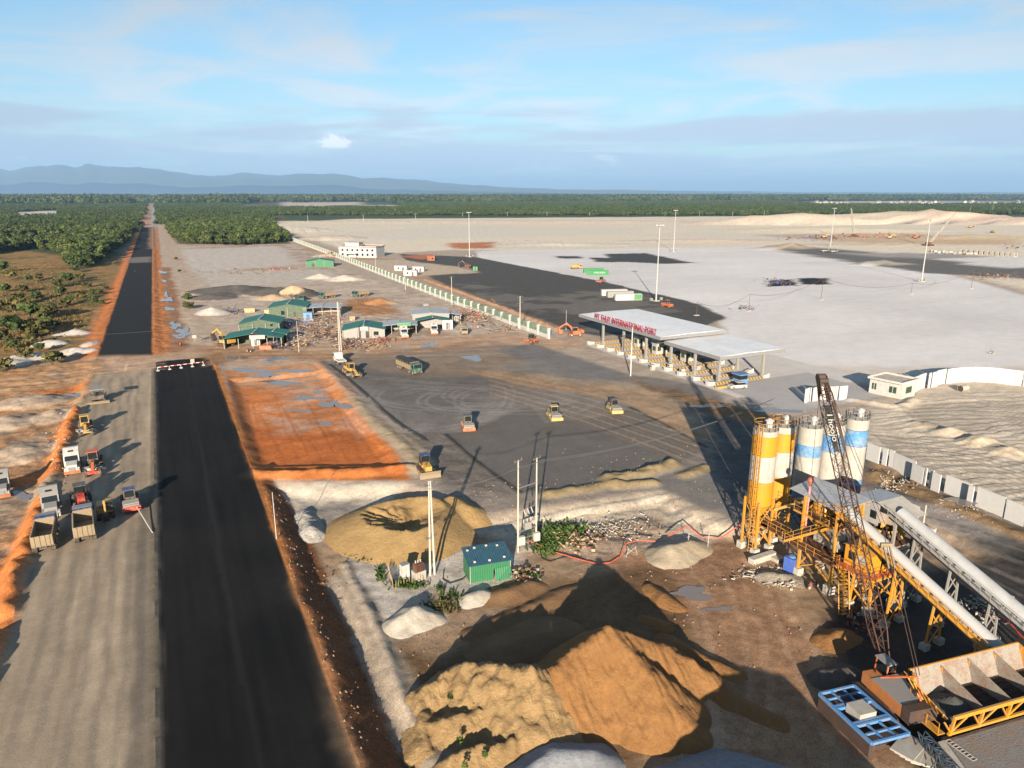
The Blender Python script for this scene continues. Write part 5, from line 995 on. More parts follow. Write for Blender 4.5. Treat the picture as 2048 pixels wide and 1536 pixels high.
# grey head house of the second line
e = thing('conveyor_head_house', 'grey sheet clad head house with bent roof at the top of the grey conveyor', 'plant', (76.5, 52.5, LZ))
lg = MB()
for x in (74.6, 78.2):
    for y in (50.2, 55.2): lg.beam((x, y, LZ), (x, y, 9.2), .28)
    lg.beam((x, 50.2, LZ + 1), (x, 55.2, 4.5), .12).beam((x, 55.2, LZ + 1), (x, 50.2, 4.5), .12).beam((x, 50.2, 5.2), (x, 55.2, 5.2), .2)
for y in (50.2, 55.2): lg.beam((74.6, y, 5.2), (78.2, y, 5.2), .2).beam((74.6, y, LZ + 1), (78.2, y, 4.8), .12)
bl(lg, 'leg', 'grey', e); bl(MB().box(74.4, 78.4, 50.0, 55.4, 5.3, 5.4), 'deck', 'rust', e)
bl(MB().box(74.5, 74.56, 52.4, 55.4, 7.2, 9.9).box(78.3, 78.36, 50, 55.4, 7.2, 9.9).box(74.5, 78.36, 55.35, 55.41, 7.2, 9.9), 'wall_sheet', 'galv', e); bl(MB().box(74.44, 74.5, 52.7, 53.5, 7.9, 8.9), 'window', 'glass', e)
bl(MB().plate([(74.2, 52.6, 10.25), (78.6, 52.6, 10.25), (78.6, 55.7, 10.0), (74.2, 55.7, 10.0)], .06), 'roof_sheet', 'galv', e); bl(MB().plate([(74.2, 49.2, 9.2), (78.6, 49.2, 9.2), (78.6, 52.6, 10.25), (74.2, 52.6, 10.25)], .06), 'roof_sheet', 'offwhite', e)
ml = MB()
for i in range(40):
    p = Vector((rj.uniform(74.6, 78), rj.uniform(50.4, 55), rj.choice((5.5, 5.5, 2.0)))); d = Vector((rj.choice((0, 1)) * rj.uniform(-1.2, 1.2), rj.choice((0, 1)) * rj.uniform(-1.5, 1.5), rj.uniform(.2, 1.4))); ml.beam(p, p + d, rj.uniform(.06, .22))
bl(ml, 'machinery', 'darksteel', e)['kind'] = 'stuff'; bl(MB().lathe((76.4, 52.8, 0), [(.4, 3.4), (1.2, 5.2), (1.2, 6.4)], 16).lathe((77.2, 51.2, 0), [(.3, 5.4), (.7, 6.4), (.7, 7.2)], 14), 'hopper', 'mach_yellow', e)
# aggregate bins
e = thing('aggregate_bin', 'yellow framed four bay aggregate bin with grilles and dusty white inner walls', 'hopper', (57.4, 30.6, LZ), math.radians(-8)); z1 = 4.6; n = 4; bw_ = 3.3; Lb = n * bw_
def slab(a, b, c, d, t=.05): return MB().plate([a, b, c, d], t)
slab((0, 4.9, z1 + .3), (0.3, 3.9, 2.6), (Lb, 3.9, 2.6), (Lb, 4.9, z1 + .3)).build('back_wall', mat('bin_liner', (.24, .22, .19), .85, dirt=(.20, .085, .04), dirt_amt=.65, scale=.9), e)
slab((0, 0, z1 - 1.0), (Lb, 0, z1 - 1.0), (Lb, 1.1, 2.6), (.3, 1.1, 2.6)).build('front_wall', MATS['bin_liner'], e)
ew = slab((-.9, 4.9, z1 + .3), (-.9, 0, z1 - 1.0), (.3, 1.1, 2.6), (.3, 3.9, 2.6)).build('end_wall', 'yellow', e); rb = MB()
for k in range(6): f = (k + .5) / 6; rb.beam((-.98, 4.9 - 4.9 * f, z1 + .3 - 1.3 * f), (.2, 3.9 - 2.8 * f, 2.5), .1, .14)
rb.build('stiffener', 'yellow', ew)
slab((Lb, 4.9, z1 + .3), (Lb, 3.9, 2.6), (Lb, 1.1, 2.6), (Lb, 0, z1 - 1.0)).build('end_wall', 'yellow', e)
for k in range(1, n): slab((k * bw_, .1, z1 - 1.0), (k * bw_, 4.8, z1 + .1), (k * bw_, 3.9, 2.6), (k * bw_, 1.1, 2.6)).build('partition', MATS['bin_liner'], e)
gm_ = None
for k in range(1, n):
    for (ya, yb) in ((1.15, 2.4), (2.6, 3.85)):
        g_ = MB()
        for j in range(12): x = k * bw_ + .15 + (bw_ - .3) * j / 11; g_.box(x - .03, x + .03, ya, yb, 2.66, 2.74)
        for y in (ya, (ya + yb) / 2, yb): g_.box(k * bw_ + .1, (k + 1) * bw_ - .1, y - .05, y + .05, 2.60, 2.70)
        g_.build('grille', 'darksteel', e)
gp = mat('dark_aggregate', (.05, .048, .046), .95, bump=.08, bscale=9, dirt=(.10, .095, .09), dirt_amt=.6, scale=4); gg = MB(); N_ = 14; vs = []
for i in range(N_ + 1):
    for j in range(N_ + 1): x = .2 + (bw_ - .25) * i / N_; y = .6 + 3.6 * j / N_; vs.append((x, y, 2.5 + 1.25 * max(0, 1 - math.hypot((x - 1.9) / 2.0, (y - 1.9) / 2.2)) + .06 * rj.random()))
fq = [(i * (N_ + 1) + j, (i + 1) * (N_ + 1) + j, (i + 1) * (N_ + 1) + j + 1, i * (N_ + 1) + j + 1) for i in range(N_) for j in range(N_)]
for k in range(n): MB().add([(x + k * bw_, y, z if k == 0 else 2.5 + (z - 2.5) * .12) for x, y, z in vs], fq).build('gravel_load', gp, e)
MB().box(.2, Lb, 1.0, 4.0, 2.42, 2.5).build('bin_floor', 'darksteel', e)
fr = MB().beam((-.3, -.05, z1 - 1.05), (Lb, -.05, z1 - 1.05), .2, .35).beam((-.2, .3, 1.6), (Lb, .3, 1.6), .2, .25).beam((-.2, 4.6, 1.6), (Lb, 4.6, 1.6), .2, .25).beam((-.3, 4.95, z1 + .25), (Lb, 4.95, z1 + .25), .15)
for k in range(n + 1):
    x = k * bw_ + .05; fr.beam((x, .1, z1 - 1.1), (x, .3, 1.6), .2).beam((x, .3, 1.7), (x - 1.3, 0, z1 - 1.3), .12).beam((x, .3, 1.7), (x + 1.3, 0, z1 - 1.3), .12)
fr.build('frame', 'yellow', e)
for k in range(n + 1):
    for y in (.3, 4.6): x = k * bw_ + .05; lg = MB().beam((x, y, .9), (x, y, 2.5 if y < 1 else z1), .22).build('leg', 'yellow', e); MB().box(x - .4, x + .4, y - .4, y + .4, -.2, 1.0).build('footing', 'concrete', lg)
rail(MB(), [(-1.0, 4.4, 1.6), (-1.0, .6, 1.6)]).box(-1.1, -.3, .5, 4.5, 1.52, 1.6).build('end_platform', 'yellow', e)
# loading ramp
q1, q2, q3 = Q(1876, 1482, .4), Q(2110, 1412, .4), Q(1960, 1600, .4); e = thing('loading_ramp', 'concrete edged loading ramp covered with grey gravel beside the bins', 'ramp', (q1.x, q1.y, LZ))
pl = [q1, q3, q3 + Vector((6, -8, 0)), q2 + Vector((14, -6, 0)), q2]; bl(MB().prz([(p.x, p.y) for p in pl], LZ - .3, .3), 'concrete_block', 'concrete', e)
cn = sum(pl, Vector()) / 5; bl(MB().prz([((p.x - cn.x) * .93 + cn.x, (p.y - cn.y) * .93 + cn.y) for p in pl], .25, .42), 'gravel_layer', mat('grey_gravel', (.19, .185, .18), .95, bump=.12, bscale=6, dirt=(.32, .16, .06), dirt_amt=.35, scale=.7), e)
lr = MB(); a_, b_2 = Q(1895, 1480, .45), Q(1950, 1520, .45); dd = (b_2 - a_).normalized(); nn = Vector((-dd.y, dd.x, 0)) * .25
for s in (-1, 1): lr.beam(a_ + nn * s, b_2 + nn * s, .06)
for i in range(9): p = a_ + (b_2 - a_) * i / 8; lr.beam(p - nn, p + nn, .05)
ld = thing('ladder', 'white steel ladder lying on the gravel of the loading ramp', 'ladder', a_); bl(lr, 'rung_frame', 'offwhite', ld)
# blue cradle frame, slabs, crawler crane
e = thing('steel_cradle', 'blue steel frame with open bays and a pale block lying beside the crawler crane', 'frame', (52.8, 36.0, LZ), math.radians(-9)); fr = MB(); z = 1.6
for x in (-2.0, 2.0): fr.beam((x, -3.3, z), (x, 3.3, z), .22, .3)
for y in (-3.3, -1.2, -.9, 1.1, 1.4, 3.3): fr.beam((-2, y, z), (2, y, z), .2, .28)
for x in (-.7, .6):
    fr.beam((x, -3.3, z), (x, -1.2, z), .16, .2).beam((x, 1.4, z), (x, 3.3, z), .16, .2)
for y in (-2.3, 2.4): fr.beam((-2, y, z), (2, y, z), .14, .18)
fr.build('frame', 'blue', e); MB().box(-1.0, .8, -.75, .95, 1.3, 2.2).build('block', 'offwhite', e); mb = MB()
for x in (-1.8, 1.8): mb.box(x - .3, x + .3, -3.2, 3.2, 0.1, 1.45)
mb.box(-1.5, 1.5, -3.0, 3.0, .4, .9).build('under_box', 'darksteel', e)
for k in range(5): o = tag(MB().box(-1.5, 1.5, -.95, .95, 0, .16).build('concrete_slab', 'offwhite'), 'pale concrete slab in the fanned stack before the blue frame', 'slab', 'slabs fanned out before the blue frame'); o.location = (53.6 + .28 * k, 31.9 - .12 * k, LZ + .12 + .19 * (4 - k)); o.rotation_euler = (0, 0, .25 + .12 * k)
CR = Vector((57.6, 36.9, LZ)); e = thing('crawler_crane', 'orange crawler crane with long rusty lattice boom and red hook', 'crane', CR, 0); ang = math.radians(-12)
cr = thing('x', 'x', 'x', CR, ang); tmp = []; M['fadedor'] = mat('worn_orange', (.42, .14, .03), .65, dirt=(.2, .13, .08), dirt_amt=.6)
for x in (-1.75, 1.75): tmp.append(track_unit(e, x, .8, -3.0, 3.0, 1.15))
tmp.append(MB().box(-1.3, 1.3, -1.5, 1.5, .5, 1.25).cyl((0, 0, 1.2), (0, 0, 1.6), 1.1, None, 20).build('undercarriage', 'darksteel', e))
tmp.append(MB().box(-1.5, -.1, -3.2, 2.0, 1.5, 2.7).build('machine_house', 'fadedor', e)); tmp.append(MB().box(.1, 1.4, -3.2, 1.0, 1.5, 2.5).build('machine_house', 'fadedor', e))
tmp.append(MB().box(-1.55, 1.45, -4.1, -3.2, 1.5, 2.9).build('counterweight', 'darksteel', e)); tmp.append(MB().box(-1.52, 1.42, -3.0, .8, 2.7, 2.76).build('house_roof', 'grey', e))
cbn = glassbox(e, .5, 1.5, 1.1, 2.7, 1.6, 3.5, 'orange', roof='grey'); tmp.append(cbn)
for o in tmp: o.rotation_euler = (0, 0, ang)
bpy.data.objects.remove(cr)
foot = Vector((59.7, 38.9, .9)); hd = Q(1644, 762, 24.5); ax = (hd - foot); up = Vector((0, 0, 1)); M['boom'] = M['rust']
f1, f2, f3 = foot + ax * .12, foot + ax * .93, hd
ch, la = lattice(f1, f2, 1.35, 1.25, 24, .10, .045, h0=1.2, h1=1.1); c0, l0 = lattice(foot, f1, .6, 1.35, 3, .11, .05, h0=.35, h1=1.2); c2_, l2 = lattice(f2, f3, 1.25, .8, 3, .14, .08, h0=1.1, h1=.8)
for mb in (c0, c2_): ch.add(mb.v, mb.f)
for mb in (l0, l2): la.add(mb.v, mb.f)
M['boomrust'] = mat('boom_rust', (.075, .035, .022), .8, dirt=(.03, .022, .02), dirt_amt=.5); bl(ch, 'boom_chord', 'boomrust', e); bl(la, 'boom_lacing', 'boomrust', e)
an = ax.normalized(); rr = an.cross(up).normalized(); tt = rr.cross(an)
hm_ = MB()
for s in (-.45, .45): c = f3 + rr * s; hm_.plate([c - an * 1.6 - tt * .5, c + an * .6 - tt * .35, c + an * .9 + tt * .2, c + an * .3 + tt * .7, c - an * 1.6 + tt * .5], .08)
hm_.cyl(f3 - rr * .5 + an * .5, f3 + rr * .5 + an * .5, .45, None, 14).cyl(f3 - rr * .5 - an * .2 + tt * .4, f3 + rr * .5 - an * .2 + tt * .4, .35, None, 12).beam(f3 - an * 2.6 + rr * .35, f3 - an * .8 + rr * .35, .3, .8); bl(hm_, 'boom_head', 'darksteel', e)
bc = foot + ax * .80; bl(MB().plate([bc - an * 2.9 - rr * .72 + tt * .64, bc + an * 2.9 - rr * .70 + tt * .64, bc + an * 2.9 - rr * .05 + tt * .64, bc - an * 2.9 - rr * .15 + tt * .64], -.05), 'name_board', 'black', e)
bl(MB().plate([bc - an * 2.4 + rr * .35 + tt * .62, bc + an * 3.4 + rr * .30 + tt * .62, bc + an * 3.4 + rr * .68 + tt * .62, bc - an * 2.4 + rr * .72 + tt * .62], -.05), 'side_plate', 'darksteel', e)
def text_mesh(s, size, m, name, par, M4, depth=.03, sx=1.0):
    cu = bpy.data.curves.new('t', 'FONT'); cu.body = s; cu.size = size; cu.extrude = depth; cu.align_x = 'CENTER'; cu.align_y = 'CENTER'; to = bpy.data.objects.new('t', cu); C.objects.link(to)
    bpy.context.view_layer.update(); me = bpy.data.meshes.new_from_object(to.evaluated_get(bpy.context.evaluated_depsgraph_get())); bpy.data.objects.remove(to); me.materials.clear(); me.materials.append(M[m])
    o = bpy.data.objects.new(name, me); C.objects.link(o); o.parent = par; o.matrix_local = Matrix.Translation(-par.location) @ M4 @ Matrix.Diagonal((sx, 1, 1, 1)) if par.rotation_euler.z == 0 else M4; return o
X_, Y_ = -an, rr; Z_ = X_.cross(Y_); c = bc - rr * .38 + tt * .72; M4 = Matrix(((X_.x, Y_.x, Z_.x, c.x), (X_.y, Y_.y, Z_.y, c.y), (X_.z, Y_.z, Z_.z, c.z), (0, 0, 0, 1)))
text_mesh('I hoojo', .95, 'white', 'lettering', e, M4, .02, 1.25)
gt = CR + Vector((-.5, -2.6, 5.2)); cbm = MB(); cbm.beam(CR + Vector((-.8, .5, 3.1)), gt, .16).beam(CR + Vector((.6, .5, 2.8)), gt, .16).beam(CR + Vector((-.3, -3.2, 3.0)), gt, .14); bl(cbm, 'gantry', 'orange', e)
pb = foot + ax * .42 + tt * 2.6 + rr * 1.6; bl(MB().tube([gt, pb], .04, 4).tube([gt + Vector((.4, 0, 0)), pb + rr * .4], .04, 4).tube([pb, f3 + tt * .5], .035, 4).tube([pb + rr * .4, f3 + tt * .5 + rr * .3], .035, 4), 'pendant_cable', 'darksteel', e)
bl(MB().beam(pb - (pb - gt).normalized() * 4.6 - rr * .3, pb - (pb - gt).normalized() * 2.0 - rr * .3, .16, .2).beam(pb - (pb - gt).normalized() * 4.6 + rr * .3, pb - (pb - gt).normalized() * 2.0 + rr * .3, .16, .2).beam(pb - (pb - gt).normalized() * 2 - rr * .6, pb - (pb - gt).normalized() * 2 + rr * .6, .3, .4), 'bridle', 'tan', e)
hk = Vector((hd.x, hd.y, 0)); zh = zrow(hk, 962); zs = zrow(hk, 1052); hk2 = hk + Vector((.3, .3, 0))
bl(MB().tube([f3 + an * .5, Vector((hk.x, hk.y, zh + .4))], .03, 4).tube([foot + ax * .3 + tt * .7, f3 + tt * .4], .03, 4).tube([foot + tt * .5, foot + ax * .5 + tt * .72], .03, 4), 'hoist_rope', 'darksteel', e)
bl(MB().lathe((hk.x, hk.y, zh), [(0, .55), (.3, .45), (.42, .1), (.3, -.25), (.1, -.45), (.1, -.7), (0, -.7)], 14), 'hook_block', mat('hook_red', (.28, .06, .04), .6, dirt=DUST, dirt_amt=.3), e, True)
bl(MB().cyl((hk.x, hk.y, zh - .6), (hk.x + .05, hk.y, zs), .10, .10, 6).cyl((hk.x + .2, hk.y, zh - .6), (hk.x - .15, hk.y, zs), .07, .07, 6), 'sling', 'pink', e)
# dark lattice section on trestles, boulder heap, tanks and boxes round the plant
a_, b_2 = Q(1842, 1470, .6), Q(1925, 1560, .6); e = thing('lattice_section', 'dark blue steel lattice section resting on trestle legs beside the ramp', 'truss', (a_.x, a_.y, LZ)); ch, la = lattice(a_, b_2, .7, .7, 8, .1, .06); M['darkblue'] = mat('dark_blue_steel', (.03, .06, .09), .5, dirt=DUST, dirt_amt=.2); bl(ch, 'chord', 'darkblue', e); bl(la, 'lacing', 'darkblue', e)
lg = MB()
for f in (.05, .5, .95):
    p = a_ + (b_2 - a_) * f
    for s in ((-1.2, .4), (1.2, -.4)): lg.beam(p, (p.x + s[0], p.y + s[1], LZ), .1)
bl(lg, 'trestle_leg', 'darkblue', e)
def crate(name, label, cat, x, y, z, sx, sy_, sz, m, rz=0.0, extra=None, group=None):
    p = Q(x, y, z); p.z = hgt(p.x, p.y) if z < 1 else z; e = thing(name, label, cat, p, rz, group); MB().box(-sx / 2, sx / 2, -sy_ / 2, sy_ / 2, 0, sz).build('body', m, e); return e
e = crate('water_tank', 'blue plastic water tank under the yellow plant', 'tank', 1582, 1142, LZ, 1.6, 1.4, 2.1, 'bluetarp', .2); MB().lathe((0, 0, 2.1), [(.5, 0), (.5, .12), (.3, .2), (0, .2)], 12).build('lid', 'blue', e); MB().box(.2, .5, -.75, -.7, .2, 2.0).build('rib', 'grey', e)
e = crate('concrete_footing', 'rough concrete footing blocks below the yellow ladder silo', 'footing', 1525, 1120, LZ, 4.4, .9, .8, 'concrete', .05); MB().box(1.0, 2.4, -1.6, -.4, 0, .5).build('kerb_block', 'concrete', e)
# ================================================================ toll gate, walls, buildings
CONCP = 'concrete'
M['mast'] = mat('mast_grey', (.36, .36, .35), .5); M['canopy'] = mat('canopy_white', (.72, .72, .72), .5, var=.1, dirt=(.5, .48, .45), dirt_amt=.3, scale=.15, corr=(1, 1.2, .015)); M['fascia'] = mat('fascia_grey', (.20, .20, .20), .5, var=.2); M['booth'] = mat('booth_grey', (.36, .34, .30), .6); M['boothglass'] = mat('booth_glass', (.03, .06, .04), .15)
e = thing('toll_canopy', 'white toll gate canopy on grey columns carrying red letters', 'canopy', (122, 155, 0))
def canopy(u0, u1, v0, v1, z):
    vm = v0 + (v1 - v0) * .42
    bl(MB().plate([(v0, u0, z), (vm, u0, z + .25), (vm, u1, z + .25), (v0, u1, z)], .12), 'roof_panel', 'canopy', e); bl(MB().plate([(vm, u0, z + .25), (v1, u0, z + .15), (v1, u1, z + .15), (vm, u1, z + .25)], .12), 'roof_panel', 'canopy', e)
    bl(MB().box(v0 - .06, v0 + .1, u0, u1, z - .85, z + .02), 'fascia', 'fascia', e); bl(MB().box(v1 - .1, v1 + .06, u0, u1, z - .85, z + .15), 'fascia', 'fascia', e)
    bl(MB().hexa([(v0, u0 - .06, z - .85), (v1, u0 - .06, z - .85), (v1, u0 + .1, z - .85), (v0, u0 + .1, z - .85), (v0, u0 - .06, z), (v1, u0 - .06, z + .15), (v1, u0 + .1, z + .15), (v0, u0 + .1, z)]), 'fascia', 'fascia', e)
    bl(MB().box(v0 + .1, v1 - .1, u0 + .1, u1 - .1, z - .8, z - .7), 'soffit', 'grey', e)
canopy(155.5, 198.5, 120.2, 143.3, 8.3); canopy(134, 156.2, 122.2, 144.2, 6.9)
for u in (133.8 + 1, 144, 154, 165.4, 176.7, 188):
    for v in (122.9, 137.5):
        zt = 6.2 if u < 155 else 7.5; cl = bl(MB().box(v - .3, v + .3, u - .3, u + .3, 0, zt), 'column', 'grey', e); bl(MB().box(v - .4, v + .4, u - .4, u + .4, 0, 1.2), 'column_base', 'grey', cl, off=e.location)
M4 = Matrix(((0, 0, -1, 120.05), (-1, 0, 0, 173.0), (0, 1, 0, 9.15), (0, 0, 0, 1))); text_mesh('MY THUY INTERNATIONAL PORT', 2.6, 'maroon', 'lettering', e, M4, .08, .80)
bl(MB().box(120.1, 120.2, 160, 190.5, 7.9, 8.1), 'letter_rail', 'fascia', e)
for i in range(11):
    u = 190 - 5.6 * i; w = thing('toll_island', 'striped toll island with white nose, ' + ('first', 'second', 'third', 'fourth', 'fifth', 'sixth', 'seventh', 'eighth', 'ninth', 'tenth', 'eleventh')[i] + ' from the white fence end', 'kerb', (118.6, u, 0), 0, 'toll islands under the canopy')
    MB().box(2.2, 18.2, -.55, .55, 0, .55).build('striped_kerb', 'hazard', w); MB().box(2.3, 18.1, -.4, .4, .5, .58).build('island_top', 'concrete', w)
    for a, b in ((0, 2.2), (20.2, 18.2)): MB().pry([(a, 0), (b, 0), (b, .75), (a + (b - a) * .25, .95), (a, 1.15)] if a < b else [(b, 0), (a, 0), (a, 1.15), (a + (b - a) * .25, .95), (b, .75)], -.55, .55).build('nose', 'white', w)
for v, u, lb in ((129.5, 167.6, 'grey toll booth with green glass between canopy columns and lettering end'), (131, 156.4, 'grey toll booth with green glass where the two canopies meet'), (131, 179, 'grey toll booth with green glass deep beneath the taller canopy')):
    b = thing('toll_booth', lb, 'booth', (v, u, .55)); MB().box(-2, 2, -1.1, 1.1, 0, 3).build('cabin', 'booth', b); MB().box(-2.2, 2.2, -1.3, 1.3, 3, 3.2).build('roof', 'offwhite', b)
    for x in (-1.0, 1.0): MB().box(x - .6, x + .6, -1.14, -1.1, 1.0, 2.3).build('window', 'boothglass', b)
    MB().box(-2.04, -2, -.7, .7, 1.0, 2.3).build('window', 'boothglass', b)
for k, (x, y) in enumerate(((1305, 740), (1364, 748), (1395, 742), (1412, 715), (1430, 727), (1340, 738))):
    p = Q(x, y); b = thing('ticket_machine', 'white ticket machine standing on a striped toll island', 'machine', (p.x, p.y, .0), 0, 'ticket machines on the islands'); MB().box(-.6, .6, -.45, .45, 0, 1.5).build('case', 'offwhite', b); MB().box(-.64, -.6, -.25, .25, .9, 1.25).build('screen', 'glass', b)
p = Q(1480, 765); b = thing('kiosk', 'blue guard kiosk with dark windows beside the white car', 'kiosk', p); MB().box(-1.3, 1.3, -1.3, 1.3, 0, 1.1).build('cabin', 'blue', b); MB().box(-1.2, 1.2, -1.2, 1.2, 1.1, 2.2).build('window', 'glass', b); MB().box(-1.6, 1.6, -1.6, 1.6, 2.2, 2.45).build('roof', 'blue', b)
tag(MB().box(-2.4, 2.4, -.5, .5, 0, .5).build('road_block', 'mach_yellow'), 'yellow concrete road block by the last toll island', 'barrier').location = Q(1448, 775)
# precast panel walls
def bez(pts, step):
    out = []
    for a, b in zip(pts[:-1], pts[1:]):
        a = Vector(a); b = Vector(b); n = max(1, int((b - a).length / step))
        for i in range(n): out.append(a + (b - a) * i / n)
    return out + [Vector(pts[-1])]
M['panel'] = mat('precast_panel', (.44, .435, .43), .8, var=.12, dirt=(.42, .40, .38), dirt_amt=.35, bump=.006)
def pwall(label, pts, h, step=2.3, jit=.22, seed=1):
    rs0 = random.Random(seed + 50); fine = bez(pts, .3); P_ = [fine[0]]; acc = 0; nxt = step
    for q in fine[1:]:
        if (q - P_[-1]).length >= nxt: P_.append(q); nxt = step * rs0.choice((.25, .4, .5, 1.0, 1.3, 1.7))
    e = thing('panel_wall', label, 'wall', (P_[0].x, P_[0].y, 0)); rs = random.Random(seed)
    for a, b in zip(P_[:-1], P_[1:]):
        d = (b - a); L = d.length; n = Vector((-d.y, d.x, 0)).normalized() * (rs.choice((0, .15, .5, -.4, -.2)) if jit else 0); z = min(hgt(a.x, a.y), hgt(b.x, b.y)) - .3; g = d.normalized() * (.03 + (.14 if rs.random() < .4 else 0)); hh = h + rs.choice((0, 0, .06, -.05))
        t = Vector((-d.y, d.x, 0)).normalized() * .09; q = [a + g + n - t, b - g + n - t, b - g + n + t, a + g + n + t]
        o = MB().hexa([(p.x - e.location.x, p.y - e.location.y, z) for p in q] + [(p.x - e.location.x, p.y - e.location.y, z + hh) for p in q]).build('panel', 'panel', e)
    return e
pwall('curved wall of white precast panels sweeping away from the guard house', PX([(1826, 786), (1850, 777), (1885, 768), (1925, 763), (1965, 763), (2010, 768), (2060, 776), (2140, 796), (2230, 830)]), 4.2, 3.0, True, 3)
pwall('short zigzag wall of white precast panels beside the crane boom head', PX([(1606, 806), (1640, 798), (1662, 801), (1705, 797)]), 3.6, 1.2, True, 5)
pwall('long grey white precast panel wall along the haul road', PX([(1735, 917), (1790, 940), (1850, 968), (1868, 978)]) + PX([(2048, 1052), (2250, 1135)]), 3.4, 2.6, True, 9)
# guard house
A_, B_, D_ = Q(1737, 785), Q(1801, 799), Q(1829, 791); ex = (B_ - A_); ey = (D_ - B_); hg = 3.6; e = thing('guard_house', 'small white guard house with flat parapet roof at the curved wall', 'building', A_)
def gh(a, b, z, o=0.0): n = ex.cross(Vector((0, 0, 1))).normalized() * o; return A_ + ex * a + ey * b + Vector((0, 0, z)) + n
q4 = [gh(0, 0, 0), gh(1, 0, 0), gh(1, 1, 0), gh(0, 1, 0)]; bl(MB().hexa(q4 + [p + Vector((0, 0, hg)) for p in q4]), 'wall', 'white', e)
q4 = [gh(-.03, -.12, hg), gh(1.03, -.12, hg), gh(1.03, 1.12, hg), gh(-.03, 1.12, hg)]; bl(MB().hexa(q4 + [p + Vector((0, 0, .12)) for p in q4]), 'roof_slab', 'concrete', e)
pm = MB()
for a, b in ((0, 1), (1, 2), (2, 3), (3, 0)): pm.beam(q4[a] + Vector((0, 0, .3)), q4[b] + Vector((0, 0, .3)), .22, .5)
bl(pm, 'parapet', 'white', e)
for a0, a1 in ((.08, .22), (.62, .84)):
    w_ = bl(MB().hexa([gh(a0, 0, 1.1, .04), gh(a1, 0, 1.1, .04), gh(a1, 0, 1.1, -.05), gh(a0, 0, 1.1, -.05), gh(a0, 0, 2.6, .04), gh(a1, 0, 2.6, .04), gh(a1, 0, 2.6, -.05), gh(a0, 0, 2.6, -.05)]), 'window', 'boothglass', e)
    wm_ = (a0 + a1) / 2; bl(MB().beam(gh(wm_, 0, 1.1, .06), gh(wm_, 0, 2.6, .06), .1), 'mullion', 'white', w_, off=e.location)
n2 = ey.cross(Vector((0, 0, 1))).normalized() * .05
bl(MB().hexa([gh(1, .3, 1.1) + n2, gh(1, .7, 1.1) + n2, gh(1, .7, 1.1) - n2, gh(1, .3, 1.1) - n2, gh(1, .3, 2.6) + n2, gh(1, .7, 2.6) + n2, gh(1, .7, 2.6) - n2, gh(1, .3, 2.6) - n2]), 'window', 'boothglass', e)
e = thing('concrete_pipe', 'short concrete drain pipe lying on the graded field by the curved wall', 'pipe', G(1926, 782)); MB().cyl((-1.2, 0, .7), (1.2, 0, .7), .75, None, 16, False).build('pipe_shell', 'offwhite', e); MB().cyl((-1.18, 0, .7), (1.18, 0, .7), .6, None, 16, True).build('bore', 'darksteel', e)
# white fence with green grilles
fp = bez(PX([(1097, 677), (892, 601), (800, 565), (655, 508), (580, 480), (530, 455)]), 7.2); e = thing('boundary_fence', 'white boundary wall with square posts and green grilles between compound and port', 'fence', (fp[0].x, fp[0].y, 0))
M['fencewhite'] = mat('fence_white', (.40, .40, .385), .7, var=.15, dirt=(.45, .40, .33), dirt_amt=.3)
L0 = Vector((fp[0].x, fp[0].y, 0))
for i, (a, b) in enumerate(zip(fp[:-1], fp[1:])):
    a = a - L0; b = b - L0; d = (b - a).normalized(); n = Vector((-d.y, d.x, 0))
    if i % 1 == 0: MB().beam(a + Vector((0, 0, .55)), b + Vector((0, 0, .55)), .28, 1.5).build('base_wall', 'fencewhite', e)
    MB().box(-.4, .4, -.4, .4, -.3, 3.4).box(-.5, .5, -.5, .5, 3.4, 3.55).build('post', 'fencewhite', e).location = a
    g_ = MB().beam(a + d * .5 + Vector((0, 0, 3.0)), b - d * .5 + Vector((0, 0, 3.0)), .1).beam(a + d * .5 + Vector((0, 0, 1.5)), b - d * .5 + Vector((0, 0, 1.5)), .1)
    nb = 14 if i < 30 else 7
    for k in range(nb): p = a + d * .6 + (b - a - d * 1.2) * k / (nb - 1); g_.beam(p + Vector((0, 0, 1.35)), p + Vector((0, 0, 3.1)), .16 if i < 30 else .3, .06, up=n)
    g_.build('grille', 'greentarp', e)
# port buildings and boxes
def house(name, label, cat, p, sx, sy_, h, wallm, roofm, rz=0.0, ridge=0.0, wins=(), door=None, par=.4, group=None):
    e = thing(name, label, cat, p, rz, group); MB().box(-sx / 2, sx / 2, -sy_ / 2, sy_ / 2, -.3, h).build('wall', wallm, e)
    if ridge: MB().prx([(-sy_ / 2 - .4, h), (sy_ / 2 + .4, h), (0, h + ridge)], -sx / 2 - .4, sx / 2 + .4).build('roof', roofm, e)
    else: MB().box(-sx / 2 - .3, sx / 2 + .3, -sy_ / 2 - .3, sy_ / 2 + .3, h, h + par).build('roof', roofm, e)
    for x, z, w, hh in wins: MB().box(x - w / 2, x + w / 2, -sy_ / 2 - .05, -sy_ / 2 + .02, z, z + hh).build('window', 'glass', e)
    if door: MB().box(door - .6, door + .6, -sy_ / 2 - .06, -sy_ / 2 + .02, 0, 2.2).build('door', 'dkgrey', e)
    return e
pb_ = Q(727, 514); rzb = YAW * -1 - .22
e = house('office_building', 'white office building with maroon roof and rooftop lantern behind the fence', 'building', (pb_.x, pb_.y + 4, 0), 30, 16, 7.5, 'white', 'redroof', rzb, 0, [(-12 + 4 * k, 4.6, 1.6, 1.6) for k in range(7)] + [(-12 + 4 * k, 1.2, 1.6, 1.8) for k in range(7) if k != 2], None, .5)
